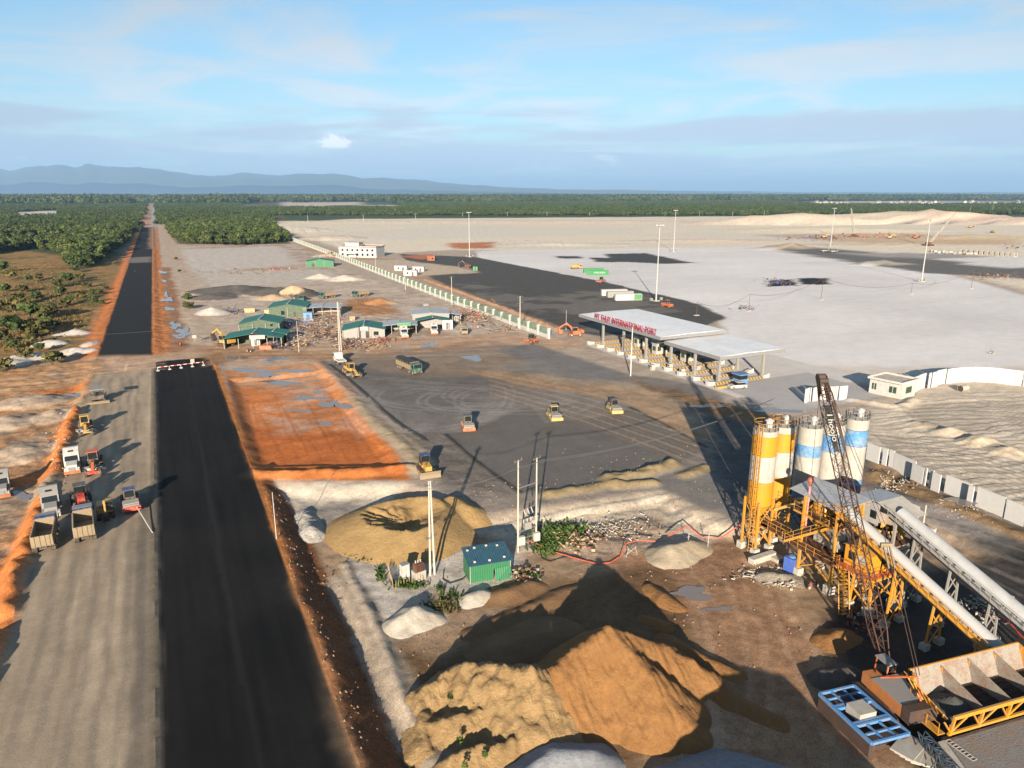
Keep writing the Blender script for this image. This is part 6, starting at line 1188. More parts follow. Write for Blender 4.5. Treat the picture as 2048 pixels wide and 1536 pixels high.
MB().box(-11, 0, -5, 3, 7.9, 10.4).build('lantern', 'white', e); MB().box(-11.4, .4, -5.4, 3.4, 10.4, 10.8).build('lantern_roof', 'offwhite', e); MB().box(-8, 0, -12, -8, 2.8, 3.2).box(-7.8, -7.4, -11.8, -11.4, 0, 2.8).box(-.6, -.2, -11.8, -11.4, 0, 2.8).build('porch', 'white', e)
pm = MB()
for y in (-8.1, 7.9): pm.box(-15.3, 15.3, y, y + .2, 7.5, 8.4)
for x in (-15.3, 15.1): pm.box(x, x + .2, -8.1, 8.1, 7.5, 8.4)
pm.build('parapet', 'white', e)
for x, y, sx, m, lb in ((803, 541, 8, 'white', 'white site cabin with flat roof next to the office building'), (838, 543, 7, 'white', 'white site cabin with dark doorway near the asphalt apron'), (822, 551, 8, 'galv', 'grey sheet site cabin between the white cabins and the fence')): house('site_cabin', lb, 'cabin', Q(x, y), sx, 3, 3, m, m, rzb, 0, [(-1.5, 1.0, 1, 1)], sx * .2, .12)
house('brick_hut', 'small bare brick hut on the sand by the asphalt strip', 'hut', Q(862, 521), 4, 4, 3.4, 'brick', 'brick', .2, 0, [(0, 1, 1, 1)], None, .2)
def container(label, p, rz, m, L=12.2, m2=None, txt=None, group=None):
    e = thing('shipping_container', label, 'container', p, rz, group); M_ = m
    MB().box(-L / 2, L / 2, -1.22, 1.22, 0.1, 2.7).build('box', mat('corr_' + m, tuple({'green': (.02, .20, .07), 'white': (.42, .42, .41), 'grey': (.25, .25, .245)}[m]), .55, var=.15, dirt=DUST, dirt_amt=.15, corr=(0, .4, .05)), e)
    fr = MB()
    for x in (-L / 2 - .02, L / 2 - .1):
        for y in (-1.25, 1.15): fr.box(x, x + .12, y, y + .1, 0, 2.75)
    for y in (-1.25, 1.15): fr.box(-L / 2, L / 2, y, y + .1, 2.62, 2.75).box(-L / 2, L / 2, y, y + .1, 0, .14)
    fr.build('frame', m, e); MB().box(-L / 2 - .03, -L / 2, -1.1, -.05, .2, 2.6).box(-L / 2 - .03, -L / 2, .05, 1.1, .2, 2.6).build('door', 'white' if m2 else m, e)
    if m2 == 'green': MB().box(L * .2, L / 2 + .02, -1.245, 1.245, .15, 2.66).build('end_panel', 'green', e)
    if txt: o = text_mesh(txt, 1.3, 'white', 'lettering', e, Matrix.Translation((0.6, -1.27, 1.45)) @ Matrix.Rotation(math.pi / 2, 4, 'X'), .01, 1.0)
    return e
rc = -YAW + .12
container('green shipping container with white lettering on the port yard', Q(1196, 550), rc, 'green', 12.2, 'w', 'EVERGREEN'); container('green shipping container tucked behind the lettered container', Q(1187, 545.5), rc, 'green', 12.2)
container('white shipping container with green end panel on the dark apron', Q(1256, 600), rc + .02, 'white', 12.2, 'green'); container('grey shipping container with open end between two white containers', Q(1240, 594), rc, 'grey'); container('white shipping container behind the grey container on the dark apron', Q(1228, 590.5), rc, 'white')
for x, y in ((948, 541), (953, 541)): tag(crate('portable_toilet', 'green portable toilet by the yellow plant at the apron edge', 'toilet', x, y, 0, 1.2, 1.2, 2.4, 'green', rc, group='portable toilets'), 'green portable toilet by the asphalt apron edge', 'toilet', 'portable toilets')
excavator('rusty yellow excavator at the edge of the asphalt apron by the toilets', G(934, 536), 1.0, 'rust', 0)
# high mast lights
def mast(x, y, row, lb):
    p = Q(x, y); z = zrow(p, row); e = thing('light_mast', lb, 'lamp post', p, 0); MB().cyl((0, 0, 0), (0, 0, z), .34, .15, 10).build('pole', 'mast', e); hd_ = MB().cyl((0, 0, z - .5), (0, 0, z), 1.0, .8, 12).build('lamp_ring', 'grey', e)
    for k in range(6): t = k * math.pi / 3; MB().box(-.45, .45, -.2, .2, -.25, .25).build('floodlight', 'white', hd_).location = (1.5 * math.cos(t), 1.5 * math.sin(t), z - .3)
    MB().box(-1.2, 1.2, -1.2, 1.2, 0, .35).build('base_slab', 'concrete', e); MB().box(-3.2, -2.2, -.5, .5, .3, 1.5).box(2.2, 3.2, -.5, .5, .3, 1.5).build('switch_box', 'grey', e)
mast(939, 514, 424, 'tall white light mast at the far end of the asphalt strip'); mast(1312, 602, 449, 'tall white light mast beside the shipping containers'); mast(1347, 503, 420, 'tall white light mast at the back edge of the port yard'); mast(1843, 563, 439, 'tall white light mast by the grey spoil heap'); mast(1661, 493, 416, 'tall white light mast before the far sand mounds')
# poles and lines
def pole(x, y, row, lb, r=.16, arms=(), double=0.0, grp=None, z0=0.0, m='pole'):
    p = G(x, y, z0); h = zrow(p, row) - p.z; e = thing('utility_pole', lb, 'pole', p, 0, grp)
    for s in ((-double, double) if double else (0,)): MB().cyl((s, 0, -.3), (s * .35, 0, h), r, r * .62, 8).build('shaft', m, e)
    for z, w in arms:
        a = MB().beam((-w * .9, -w * .4, h - z), (w * .9, w * .4, h - z), .12).build('crossarm', 'steel', e)
        for k in (-1, 0, 1): MB().lathe((k * w * .8, k * w * .36, h - z), [(.06, .05), (.1, .15), (.06, .22), (.1, .3), (0, .36)], 8).build('insulator', 'dkgrey', a)
    return e
pole(865, 1150, 962, 'pale concrete twin pole beside the transformer boxes', .16, [(.5, .9), (7.6, .9)], .3, None, LZ)
e1 = pole(1036, 1104, 920, 'concrete pole of the H frame carrying white meter boxes', .15, [(.15, .8)], 0, 'H frame poles', LZ); e2 = pole(1072, 1089, 915, 'concrete pole of the H frame beside the green weeds', .15, [(.15, .8)], 0, 'H frame poles', LZ)
a, b = e1.location, e2.location; e = thing('pole_bracing', 'steel cross beams with fuses and transformer between the H frame poles', 'bracing', a)
for z, w in ((9.3, .14), (6.0, .1), (2.9, .18), (1.7, .14)): bl(MB().beam(a + Vector((0, 0, z)), b + Vector((0, 0, z)), w), 'beam', 'steel', e)
mid = (a + b) / 2
for f in (.3, .5, .7): q = a + (b - a) * f; bl(MB().cyl(q + Vector((0, 0, 6)), q + Vector((.2, -.2, 5.2)), .08), 'fuse', 'offwhite', e); bl(MB().cyl(q + Vector((0, 0, 4.0)), q + Vector((0, 0, 4.5)), .1), 'bushing', 'offwhite', e)
bl(MB().box(mid.x - .5, mid.x + .5, mid.y - .35, mid.y + .35, a.z + 3.0, a.z + 4.0), 'transformer', 'grey', e)
for q, lb in ((a + Vector((.55, .1, .95)), 1), (b + Vector((-.1, -.3, .8)), 1)): bl(MB().box(q.x - .45, q.x + .45, q.y - .25, q.y + .25, q.z, q.z + 1.2), 'meter_box', 'white', e)
pole(681, 702, 604, 'tall pale concrete double pole on the dirt by the scrap yard', .17, [], .3); pole(904, 610, 553, 'slim concrete pole behind the grey workshop by the fence', .16, [(.3, 1.0)]); pole(1040, 658, 592, 'concrete pole with two crossarms at the near end of the fence', .2, [(.3, 1.5), (2.4, 1.8)])
pole(1261, 752, 655, 'white pole standing at the edge of the toll plaza slab', .2, [(.3, .8)], 0, None, 0, 'fencewhite'); pole(598, 705, 642, 'thin leaning pole between the two scrap heaps', .1); pole(752, 545, 505, 'slim pole along the white fence before the office building', .13); pole(811, 580, 538, 'slim pole along the white fence by the site cabins', .13); pole(541, 655, 622, 'thin steel mast beside the green roofed workshop', .08)
pole(1132, 660, 620, 'thin stake on the asphalt behind the toll canopy', .08); pole(553, 1078, 984, 'thin white marker pole on the road embankment', .06, [], 0, None, 0, 'fencewhite')
for x, y, t in ((500, 449, 434), (513, 450, 436), (526, 452, 440), (540, 447, 439), (616, 444, 431), (727, 442, 429), (831, 438, 426), (925, 433, 425), (1015, 432, 424), (1094, 431, 423), (1179, 431, 423), (1256, 431, 423), (1330, 431, 423), (1399, 432, 422), (1465, 432, 423), (1528, 432, 421), (1590, 426, 420), (1940, 427, 410), (1984, 427, 409), (2028, 427, 414), (1895, 425, 416)): pole(x, y, t, 'distant concrete pole along the edge of the wood behind the sand plateau', .3, [], 0, 'perimeter poles')
prev = None
for x, y, t in ((1393, 631, 604), (1497, 622, 588), (1642, 600, 556), (1822, 588, 566), (1942, 577, 538)):
    e = pole(x, y, t, 'thin rusty cable post on the pale port yard', .1, [], 0, 'cable posts on the port yard', 0, 'rust'); MB().box(-1.0, 1.0, -.6, .6, 0, .25).build('foot', 'concrete', e); h = zrow(e.location, t) - .1; q = e.location + Vector((0, 0, h))
    if prev is not None: c_ = MB().tube([prev + (q - prev) * k / 10 - Vector((0, 0, 3.0 * (1 - (2 * k / 10 - 1) ** 2))) for k in range(11)], .06, 4); tag(c_.build('sagging_cable', 'rust'), 'thin cable sagging between rusty posts on the port yard', 'cable', 'port yard cables')
    prev = q
def wires(lb, A, B, n, sag, spread, r=.022, grp='overhead wires'):
    A = Vector(A); B = Vector(B)
    for k in range(n):
        o = Vector(((k - (n - 1) / 2) * spread * .9, (k - (n - 1) / 2) * spread * .4, 0)); tag(MB().tube([A + o + (B - A) * t / 14 - Vector((0, 0, sag * (1 - (2 * t / 14 - 1) ** 2))) for t in range(15)], r, 4).build('overhead_wire', 'wire'), lb, 'wire', grp)
t1 = e1.location + Vector((0, 0, 12.3)); t2 = e2.location + Vector((0, 0, 12.3)); wires('overhead wire running from the H frame past the yellow silos', t2, t2 + Vector((52, 9, 0)), 3, 1.6, .8, .025, 'H frame wires'); wires('overhead wire spanning the two H frame poles', t1, t2, 3, .2, .8, .025, 'H frame short wires')
tp = Q(865, 1150, LZ); wires('overhead wire between the twin pole and the H frame', Vector((tp.x, tp.y, 10.8)), t1, 2, .8, .8, .02, 'twin pole wires')
wires('long wire hung across the far road', (-75, 251, 5.5), (46, 246, 5.5), 1, 1.0, 0, .03)
# rod barrier across the asphalt
a, b = Q(316, 742, .4), Q(407, 731, .4); e = thing('road_barrier', 'red and white bar on small stands closing the black road', 'barrier', a, math.atan2(b.y - a.y, b.x - a.x)); L = (b - a).length; MB().beam((0, 0, 1.0), (L, 0, 1.0), .14).build('bar', 'barrier', e)
for k in range(5): MB().box(k * L / 4 - .35, k * L / 4 + .35, -.35, .35, 0, .25).cyl((k * L / 4, 0, .2), (k * L / 4, 0, 1.0), .09).build('stand', 'white', e)
MB().box(L * .72, L * .72 + 1.0, -.1, 0, 1.1, 2.2).build('sign_plate', 'offwhite', e)
e = thing('road_sign', 'small white notice board by the yellow excavator', 'sign', G(390, 685)); MB().beam((0, 0, 0), (0, 0, 2.2), .12).build('post', 'steel', e); MB().box(-.6, .6, -.1, 0, 1.4, 2.4).build('board', 'offwhite', e)
tag(MB().tube([G(258, 1000, 0, 1.3), G(305, 1066, 0, .1)], .09, 6).build('boom_pole', 'pole'), 'long pale pole leaning from the red framed roller to the kerb', 'pole')
# distant village
vh = MB().box(-4, 4, -4, 4, 0, 4); vr = MB().prx([(-5, 4), (5, 4), (0, 7)], -4.6, 4.6); o1 = vh.build('wall', 'white'); o2 = vr.build('roof', 'tan'); hw, hr = o1.data, o2.data; bpy.data.objects.remove(o1); bpy.data.objects.remove(o2)
for k in range(60):
    x = random.choice((random.uniform(1560, 1900), random.uniform(1640, 2060), random.uniform(1750, 2048))); p = Q(x, random.uniform(404, 410)); e = thing('house', 'tiny white house of the distant village in the wood', 'house', p, random.uniform(0, 3), 'houses of the distant village'); s = random.uniform(1.0, 1.9); e.scale = (s, s, s)
    for nm, me in (('wall', hw), ('roof', hr)): o = bpy.data.objects.new(nm, me); C.objects.link(o); o.parent = e
for x, y in ((638, 391), (1133, 391), (1125, 391), (990, 391.5), (945, 391.5)):
    e = thing('tower_block', 'pale tower block far off on the horizon', 'building', Q(x, y), .4, 'far pale blocks'); MB().box(-40, 40, -15, 15, 0, 34).build('wall', 'white', e); MB().box(-20, -5, -10, 10, 34, 42).build('roof_house', 'offwhite', e)
# far mobile cranes
for (x, y), (x2, y2), lb in (((1856, 492), (1896, 424), 'white lattice crane leaning over the far excavation'), ((1708, 474), (1697, 417), 'white and orange lattice crane before the far mounds')):
    p = Q(x, y); t = Q(x2, y2, 0); z = zrow(p, y2); dx = (x2 - x) / F * (p.length); tip = Vector((dx * cy, -dx * sy, z)); e = thing('mobile_crane', lb, 'crane', p); ch, la = lattice((0, 0, 1.5), tip, 1.6, .8, 12, .2, .12); ch.build('boom', 'offwhite', e); la.build('lacing', 'offwhite', e); MB().box(-2, 2, -2, 2, 1, 3.4).build('body', 'rust', e); track_unit(e, -2.4, 1, -4, 4, 1.5); track_unit(e, 2.4, 1, -4, 4, 1.5)
for k in range(11): p = Q(1922 + 10.5 * k, 506 + .75 * k); o = tag(MB().box(-1.6, 1.6, -1.6, 1.6, 0, .4).box(-1.6, -1.2, -1.6, 1.6, .4, 3).box(1.2, 1.6, -1.6, 1.6, .4, 3).box(-1.2, 1.2, 1.2, 1.6, .4, 3).build('culvert_box', 'concrete'), 'open concrete culvert box in the row beyond the grey haul road', 'culvert', 'culvert boxes in a row'); o.location = p; o.rotation_euler = (0, 0, -YAW + .3)
for k in range(12): p = Q(1862 + 8 * k, 505 + .5 * k + random.uniform(-1, 1)); o = tag(MB().cyl((-1.2, 0, .9), (1.2, 0, .9), .9, None, 12).build('concrete_pipe', 'offwhite'), 'pale concrete pipe lying on the sand before the culvert boxes', 'pipe', 'concrete pipes on the sand'); o.location = p; o.rotation_euler = (0, 0, random.uniform(0, 3))
for x, y in ((1650, 504), (1668, 505)): e = thing('site_truck', 'small teal flatbed truck on the grey haul road', 'truck', Q(x, y), -YAW - 1.4, 'teal trucks'); MB().box(-1.2, 1.2, 1.2, 3, .6, 2.6).build('cab', 'bluegreen', e); MB().box(-1.25, 1.25, -3.5, 1, .9, 1.5).build('bed', 'offwhite', e); [wheel(e, sx, yy, .5, .4) for sx in (-1, 1) for yy in (-2.3, 2)]
# ================================================================ compound sheds, heaps, scrap, weeds, hoses
CR_ = -YAW * .35
def shed(name, label, x, y, w, d, eave, ridge, roofm, wallm, rz=0.0, open_front=False, sign=None, skylight=True, wins=(), posts=5, side=None):
    p = G(x, y); p.z -= .1; e = thing(name, label, 'shed', p, rz)       # front at local y=0, ridge runs front to back
    if ridge > eave + .3:
        for s in (-1, 1): MB().plate([(0, -.6, ridge), (0, d + .4, ridge), (s * (w / 2 + .5), d + .4, eave - .1), (s * (w / 2 + .5), -.6, eave - .1)][::(1 if s < 0 else -1)], .08).build('roof_slope', roofm, e)
        MB().prz([], 0, 0) if False else None
        MB().beam((0, -.6, ridge + .06), (0, d + .4, ridge + .06), .5, .08).build('ridge_cap', 'offwhite', e)
        MB().pry([(-w / 2, eave - .2), (w / 2, eave - .2), (0, ridge - .15)], d - .15, d - .05).build('gable', wallm, e)
        if not open_front: MB().pry([(-w / 2, eave - .2), (w / 2, eave - .2), (0, ridge - .15)], .05, .15).build('gable', wallm, e)
    else: MB().plate([(-w / 2 - .4, -.5, eave), (w / 2 + .4, -.5, eave), (w / 2 + .4, d + .4, ridge), (-w / 2 - .4, d + .4, ridge)], .08).build('roof_slope', roofm, e)
    wl = MB().box(-w / 2, w / 2, d - .1, d, 0, eave).box(-w / 2, -w / 2 + .1, .5 if open_front else 0, d - .1, 0, eave - .15).box(w / 2 - .1, w / 2, .5 if open_front else 0, d - .1, 0, eave - .15)
    if not open_front: wl.box(-w / 2 + .1, w / 2 - .1, 0, .1, 0, eave - .15)
    wl.build('wall', wallm, e)
    for k in range(posts): xx = -w / 2 + w * k / (posts - 1); MB().beam((xx, -.3, 0), (xx, -.3, eave - .1), .14).build('post', 'offwhite', e)
    for xx, z, ww, hh in wins: MB().box(xx - ww / 2, xx + ww / 2, -.04, .03, z, z + hh).build('window' if z > .3 else 'door', 'glass' if z > .3 else 'black', e)
    if sign: MB().box(sign[0] - sign[1] / 2, sign[0] + sign[1] / 2, -.75, -.65, eave - .3, eave + .9).build('sign_board', sign[2], e)
    return e
M['pinksign'] = mat('faded_sign', (.42, .27, .27), .6, dirt=(.4, .36, .33), dirt_amt=.5)
f = -.30
shed('workshop', 'open workshop with wide green gable roof and pale sign board', 507, 696, 17, 10, 3.3, 4.7, 'roofteal', 'wallolive', f, True, (1.5, 4.6, 'pinksign'))
shed('workshop', 'green gable roofed workshop standing behind the sign board workshop', 520, 668, 13, 12, 3.8, 5.2, 'roofteal', 'wallolive', f, False, None, True, [(4, 2.6, .8, .8)], 4)
shed('lean_to', 'green roofed lean-to with open side next to the sign board workshop', 548, 688, 8, 6, 3.4, 4.2, 'roofteal', 'wallolive', f, True, None, True, (), 3)
shed('warehouse', 'green warehouse with olive walls and two dark openings', 576, 634, 14, 14, 4.0, 5.2, 'roofteal', 'wallolive', f, False, None, True, [(-1.8, 1.0, 1.3, 1.5), (2.6, .1, 1.0, 2.0)], 3)
shed('open_shed', 'grey flat roofed open shed attached to the green warehouse', 645, 632, 13.5, 11, 3.4, 3.7, 'galv', 'offwhite', f, True)
shed('workshop', 'green gable roofed hut with white wall and brick side in the scrap yard', 728, 676, 13.5, 11, 3.0, 4.3, 'roofteal', 'grey', f, False, (0, 3.2, 'pinksign'), True, [(1.2, .1, 1.2, 2.2), (4, 1.0, 1.6, 1.2)], 4)
shed('workshop', 'low grey flat roofed workshop with green sign before the white truck', 800, 668, 11, 9, 3.2, 3.6, 'galv', 'grey', f, True, (1.5, 4.5, 'green'))
shed('workshop', 'large grey roofed workshop with green awning beside the fence', 862, 652, 13, 11, 4.6, 5.0, 'galv', 'grey', f, False, None, True, [(0, .1, 4, 3)], 3)
shed('awning', 'green sheet awning projecting from the large grey workshop', 866, 660, 11, 4.5, 3.6, 4.6, 'roofteal', 'grey', f, True, None, True, (), 3)
shed('lean_to', 'grey sheet lean-to piled against the large workshop', 905, 648, 6, 6, 3.4, 4.0, 'galv', 'grey', f, True, None, True, (), 3)
shed('store_shed', 'lone green roofed store shed on the pale sand near the fence', 640, 534, 17, 9, 4.0, 5.4, 'roofteal', 'wallgreen', f, False, None, True, [(-4, .1, 2.4, 2.4)], 4)
for x, y, s, m, lb in ((617, 640, (3.2, 2.6, 3.0), 'blue', 'pale blue steel cabin at the corner of the open shed'), (540, 632, (3.4, 2.4, 2.6), 'pale_yellow', 'cream box beside the green warehouse'), (895, 658, (3.6, 2.4, 3.2), 'galv', 'pale sheet cubicle beside the green awning'), (513, 690, (2.6, 2.0, 2.6), 'galv', 'grey sheet cupboard inside the open workshop'), (706, 673, (3.2, 1.4, 2.6), 'brick', 'terracotta stack of bricks beside the white hut'), (532, 698, (3.4, 1.6, 1.2), 'orange', 'orange machine frame before the open workshop'), (500, 624, (4, 1.2, 1.6), 'wood', 'wooden crate of planks behind the workshops'), (705, 640, (2, 2, 1.5), 'wood', 'small wooden crate by the muddy hollow')):
    e = crate('steel_cabin' if s[2] > 2 else 'crate', lb, 'cabin' if s[2] > 2 else 'crate', x, y, 0, *s, m, f); MB().box(-s[0] * .15, s[0] * .2, -s[1] / 2 - .05, -s[1] / 2, .1, s[2] * .75).build('door', 'dkgrey' if s[2] > 2 else m, e)
e = thing('water_tank', 'steel drum tank with blue end on the large workshop roof', 'tank', G(852, 640, 0, 5.0)); MB().cyl((-1.0, 0, .6), (1.0, 0, .6), .6, None, 14).build('drum', 'grey', e); MB().cyl((-1.06, 0, .6), (-1.0, 0, .6), .5, None, 14).build('end_plate', 'blue', e)
# near green hut with blue roof
A_ = Q(940, 1167, LZ); B_ = Q(1021, 1153, LZ); ex = (B_ - A_); w_ = ex.length; e = thing('switch_hut', 'green sheet hut with dark blue roof beside the H frame poles', 'hut', A_ - Vector((0, 0, .1)), math.atan2(ex.y, ex.x)); dp = 3.2; hf, hb = 2.7, 3.3
MB().box(0, w_ * .58, 0, .06, 0, hf).box(w_ * .72, w_, 0, .06, 0, hf).box(w_ * .58, w_ * .72, 0, .06, 1.6, hf).build('front_wall', 'wallgreen', e)
MB().hexa([(0, .06, 0), (.06, .06, 0), (.06, dp, 0), (0, dp, 0), (0, .06, hf), (.06, .06, hf), (.06, dp, hb), (0, dp, hb)]).build('side_wall', 'wallgreen', e); MB().hexa([(w_ - .06, .06, 0), (w_, .06, 0), (w_, dp, 0), (w_ - .06, dp, 0), (w_ - .06, .06, hf), (w_, .06, hf), (w_, dp, hb), (w_ - .06, dp, hb)]).build('side_wall', 'wallgreen', e); MB().box(.06, w_ - .06, dp - .06, dp, 0, hb).build('back_wall', 'wallgreen', e)
MB().plate([(-.2, -.4, hf - .06), (w_ + .3, -.4, hf - .06), (w_ + .3, dp + .3, hb + .07), (-.2, dp + .3, hb + .07)], .05).build('roof', 'roofblue', e)
for x, y in ((.7, .2), (2.6, .1), (4.6, .3), (1.4, 2.9), (.4, 2.6), (4.4, 2.7), (3.0, 3.0)): MB().box(x - .14, x + .14, y - .1, y + .1, hf + (hb - hf) * y / dp + .03, hf + (hb - hf) * y / dp + .25).build('roof_brick', 'concrete', e)
MB().plate([(w_ * .62, -.5, .1), (w_ * 1.02, -.35, .1), (w_ * 1.0, -.06, 1.75), (w_ * .60, -.06, 1.6)], .04).build('loose_sheet', 'wallgreen', e); MB().beam((.03, -.05, 0), (.03, -.05, hf), .08).beam((w_ - .03, -.05, 0), (w_ - .03, -.05, hf), .08).build('corner_post', 'offwhite', e)
# transformer compound
e = crate('electric_cabinet', 'tall white electric cabinet in the fenced transformer corner', 'cabinet', 810, 1158, LZ, 1.0, .8, 2.1, 'white', .2); MB().box(-.55, .55, -.45, .45, 2.1, 2.2).build('top', 'grey', e); MB().box(-.02, .02, -.42, -.4, .2, 2.0).build('door_seam', 'grey', e)
e = crate('transformer', 'rusty transformer on a pale plinth with white bushings', 'transformer', 838, 1158, LZ, 1.5, 1.1, 1.3, 'offwhite', .2); MB().box(-.6, .6, -.45, .45, 1.3, 2.3).build('tank', 'rust', e); mb = MB()
for k in range(7): MB().box(-.55 + .17 * k, -.52 + .17 * k, -.62, -.45, 1.4, 2.2).build('cooling_fin', 'rust', e)
for x in (-.35, 0, .35): MB().lathe((x, .1, 2.3), [(.06, 0), (.12, .1), (.06, .2), (.12, .3), (.05, .42), (0, .42)], 8).build('bushing', 'offwhite', e)
pk = PX([(776, 1138), (786, 1176), (846, 1162), (846, 1150)], LZ); e = thing('picket_fence', 'low bamboo picket fence round the transformer corner', 'fence', pk[1])
for a, b in zip(pk[:-1], pk[1:]):
    n = max(2, int((b - a).length / .34))
    for i in range(n): q = a + (b - a) * i / n - pk[1]; MB().beam((q.x, q.y, 0), (q.x + random.uniform(-.06, .06), q.y, random.uniform(.6, 1.1)), .1, .04).build('picket', 'wood', e)
# heaps
def soil(name, c, c2, sc_=.8, bump=.10): return mat(name, c, .95, var=.25, scale=sc_, dirt=c2, dirt_amt=.6, bump=bump, bscale=2.2, spec=.2)
S_OR = soil('brown_sand', (.215, .105, .038), (.275, .145, .055), .45, .18); S_YEL = soil('yellow_sand', (.31, .205, .09), (.25, .155, .065), .5, .16); S_PALE = soil('pale_sand', (.36, .30, .22), (.30, .23, .15), .5, .12); S_WHITE = soil('white_sand', (.40, .365, .31), (.33, .27, .2), .6); S_GREY = soil('grey_chippings', (.25, .26, .28), (.19, .19, .2), 2.0, .12)
def heap(label, ridges, slope, m, cell=.3, rough=.25, seed=0, z0=None, pit=None, grp=None, rill=0.0, cat='heap', name='sand_heap'):
    """heap whose crest follows ridge lines [(x,y,h),...]; h above the yard"""
    P_ = [p for r in ridges for p in r]; hm_ = max(p[2] for p in P_); ext = hm_ / slope + 1.0; x0, x1 = min(p[0] for p in P_) - ext, max(p[0] for p in P_) + ext; y0, y1_ = min(p[1] for p in P_) - ext, max(p[1] for p in P_) + ext
    nx, ny = int((x1 - x0) / cell) + 2, int((y1_ - y0) / cell) + 2; X, Y = np.meshgrid(np.linspace(x0, x1, nx), np.linspace(y0, y1_, ny)); n1 = fbm(X, Y, .35, 4, seed); n2 = fbm(X, Y, 1.3, 3, seed + 9); Xw = X + .5 * n1; Yw = Y + .5 * fbm(X, Y, .35, 4, seed + 30); Hh = np.full(X.shape, -9.)
    for r in ridges:
        if len(r) == 1: r = [r[0], (r[0][0] + .01, r[0][1], r[0][2])]
        for a, b in zip(r[:-1], r[1:]):
            ex, ey = b[0] - a[0], b[1] - a[1]; t = np.clip(((Xw - a[0]) * ex + (Yw - a[1]) * ey) / (ex * ex + ey * ey + 1e-9), 0, 1); dd = np.hypot(Xw - a[0] - t * ex, Yw - a[1] - t * ey); Hh = np.maximum(Hh, a[2] + (b[2] - a[2]) * t - slope * (np.sqrt(dd * dd + .10) - .3))
    if pit is not None: Hh = pit(X, Y, Hh)
    Hh = Hh + rough * (n1 * .7 + n2 * .35) * np.clip(Hh + .4, 0, 1)
    if rill: Hh += rill * np.abs(fbm(X * 2.2, Y * .5, .8, 3, seed + 50)) * np.clip(Hh, 0, 1)
    zb = np.array([[hgt(x, y) for x in X[0, ::3]] for y in Y[::3, 0]]); base = float(np.median(zb)) if z0 is None else z0
    Z = np.maximum(Hh, -.45); keep = Z > -.44; cx, cy_ = (x0 + x1) / 2, (y0 + y1_) / 2; vs = np.stack([X - cx, Y - cy_, Z], -1).reshape(-1, 3)
    ok = keep[:-1, :-1] | keep[1:, :-1] | keep[:-1, 1:] | keep[1:, 1:]; I, J = np.where(ok); fs = [(i * nx + j, i * nx + j + 1, (i + 1) * nx + j + 1, (i + 1) * nx + j) for i, j in zip(I.tolist(), J.tolist())]
    used = sorted({k for f_ in fs for k in f_}); mp = {k: i for i, k in enumerate(used)}; o = MB().add(vs[used].tolist(), [tuple(mp[k] for k in f_) for f_ in fs]).build(name, m, None, True); o.location = (cx, cy_, base); tag(o, label, cat, grp); return o
def hq(pts, hs): return [(*Q(x, y, LZ + h).xy, h) for (x, y), h in zip(pts, hs)]
heap('big orange brown sand heap with a sharp crest in the plant yard', [hq([(1105, 1335), (1151, 1303), (1220, 1256)], [4.2, 5.2, 6.6]), hq([(1220, 1256), (1305, 1345), (1380, 1445)], [6.6, 4.4, 1.6]), hq([(1220, 1256), (1330, 1292), (1420, 1345)], [6.5, 3.8, 1.4])], .86, S_OR, .2, .2, 3, None, None, None, .6)
heap('low brown sand bank between the hut and the big heap', [hq([(930, 1270), (1000, 1235), (1110, 1190), (1200, 1160)], [.3, .4, .4, .3]), hq([(1010, 1290), (1100, 1260)], [1.2, 1.3]), hq([(960, 1190), (1010, 1180), (1060, 1165)], [.5, .8, .6])], .3, soil('shade_darkened_sand', (.19, .11, .054), (.15, .085, .042), .4, .12), .35, .3, 5)  # brown sand coloured darker to deepen the big heap's shadow
heap('lumpy pale yellow sand heap dotted with weeds at the foot of the big heap', [hq([(860, 1372), (910, 1340), (980, 1332), (1060, 1335)], [1.8, 2.6, 3.8, 4.9]), hq([(880, 1440), (960, 1420), (1040, 1425)], [1.5, 1.8, 1.5]), hq([(900, 1510), (990, 1490), (1060, 1470)], [1.2, 1.4, 1.2]), hq([(850, 1400), (845, 1480)], [1.0, .8]), hq([(1090, 1420)], [1.2])], .78, soil('lumpy_sand', (.31, .205, .098), (.23, .145, .062), .6, .28), .2, .8, 11, None, None, None, .5)
heap('blue grey chippings heap at the near edge of the plant yard', [hq([(1030, 1560), (1110, 1500), (1180, 1505)], [1.4, 1.9, 1.6])], .55, S_GREY, .3, .12, 17, name='gravel_heap'); heap('tall unseen chippings heap added past the near yard edge to cast shadow', [[(26, 21, 7.5), (32, 20.5, 8.5), (37, 20, 7.5)]], .75, S_GREY, .5, .3, 71, name='gravel_heap')  # second heap is out of view, added to shade the near yard
heap('shadowed grey chippings heap beyond the big brown heap foot', [hq([(1350, 1560), (1460, 1530), (1560, 1550)], [1.4, 1.6, 1.2])], .5, S_GREY, .35, .12, 19, name='gravel_heap')
pc = Q(812, 1045, LZ + 1.0)
def crater(X, Y, Hh):
    dx, dy = X - pc.x, Y - pc.y; r = np.hypot(dx / 1.15, dy / 1.05); th_ = np.arctan2(dy, dx); rim = 5.3 + .5 * np.sin(3 * th_) ; out = 2.5 - .52 * np.maximum(0, r - rim); inn = 2.5 - .55 * np.maximum(0, rim - r) * (.65 + .35 * np.sin(th_ + 2.2)); th2 = th_ + .35 * fbm(X, Y, .3, 3, 5) + .06 * r; st = (.5 + .5 * np.sin(th2 * 15)) * sstep(1.4, 2.2, np.mod(th_, 6.283)) * (1 - sstep(4.2, 5.0, np.mod(th_, 6.283)))
    Hc = np.where(r > rim, out, np.maximum(.3, inn + .5 * fbm(X, Y, .5, 4, 8) - .55 * st * np.clip(rim - r, 0, 1)));  return np.maximum(Hh, Hc)
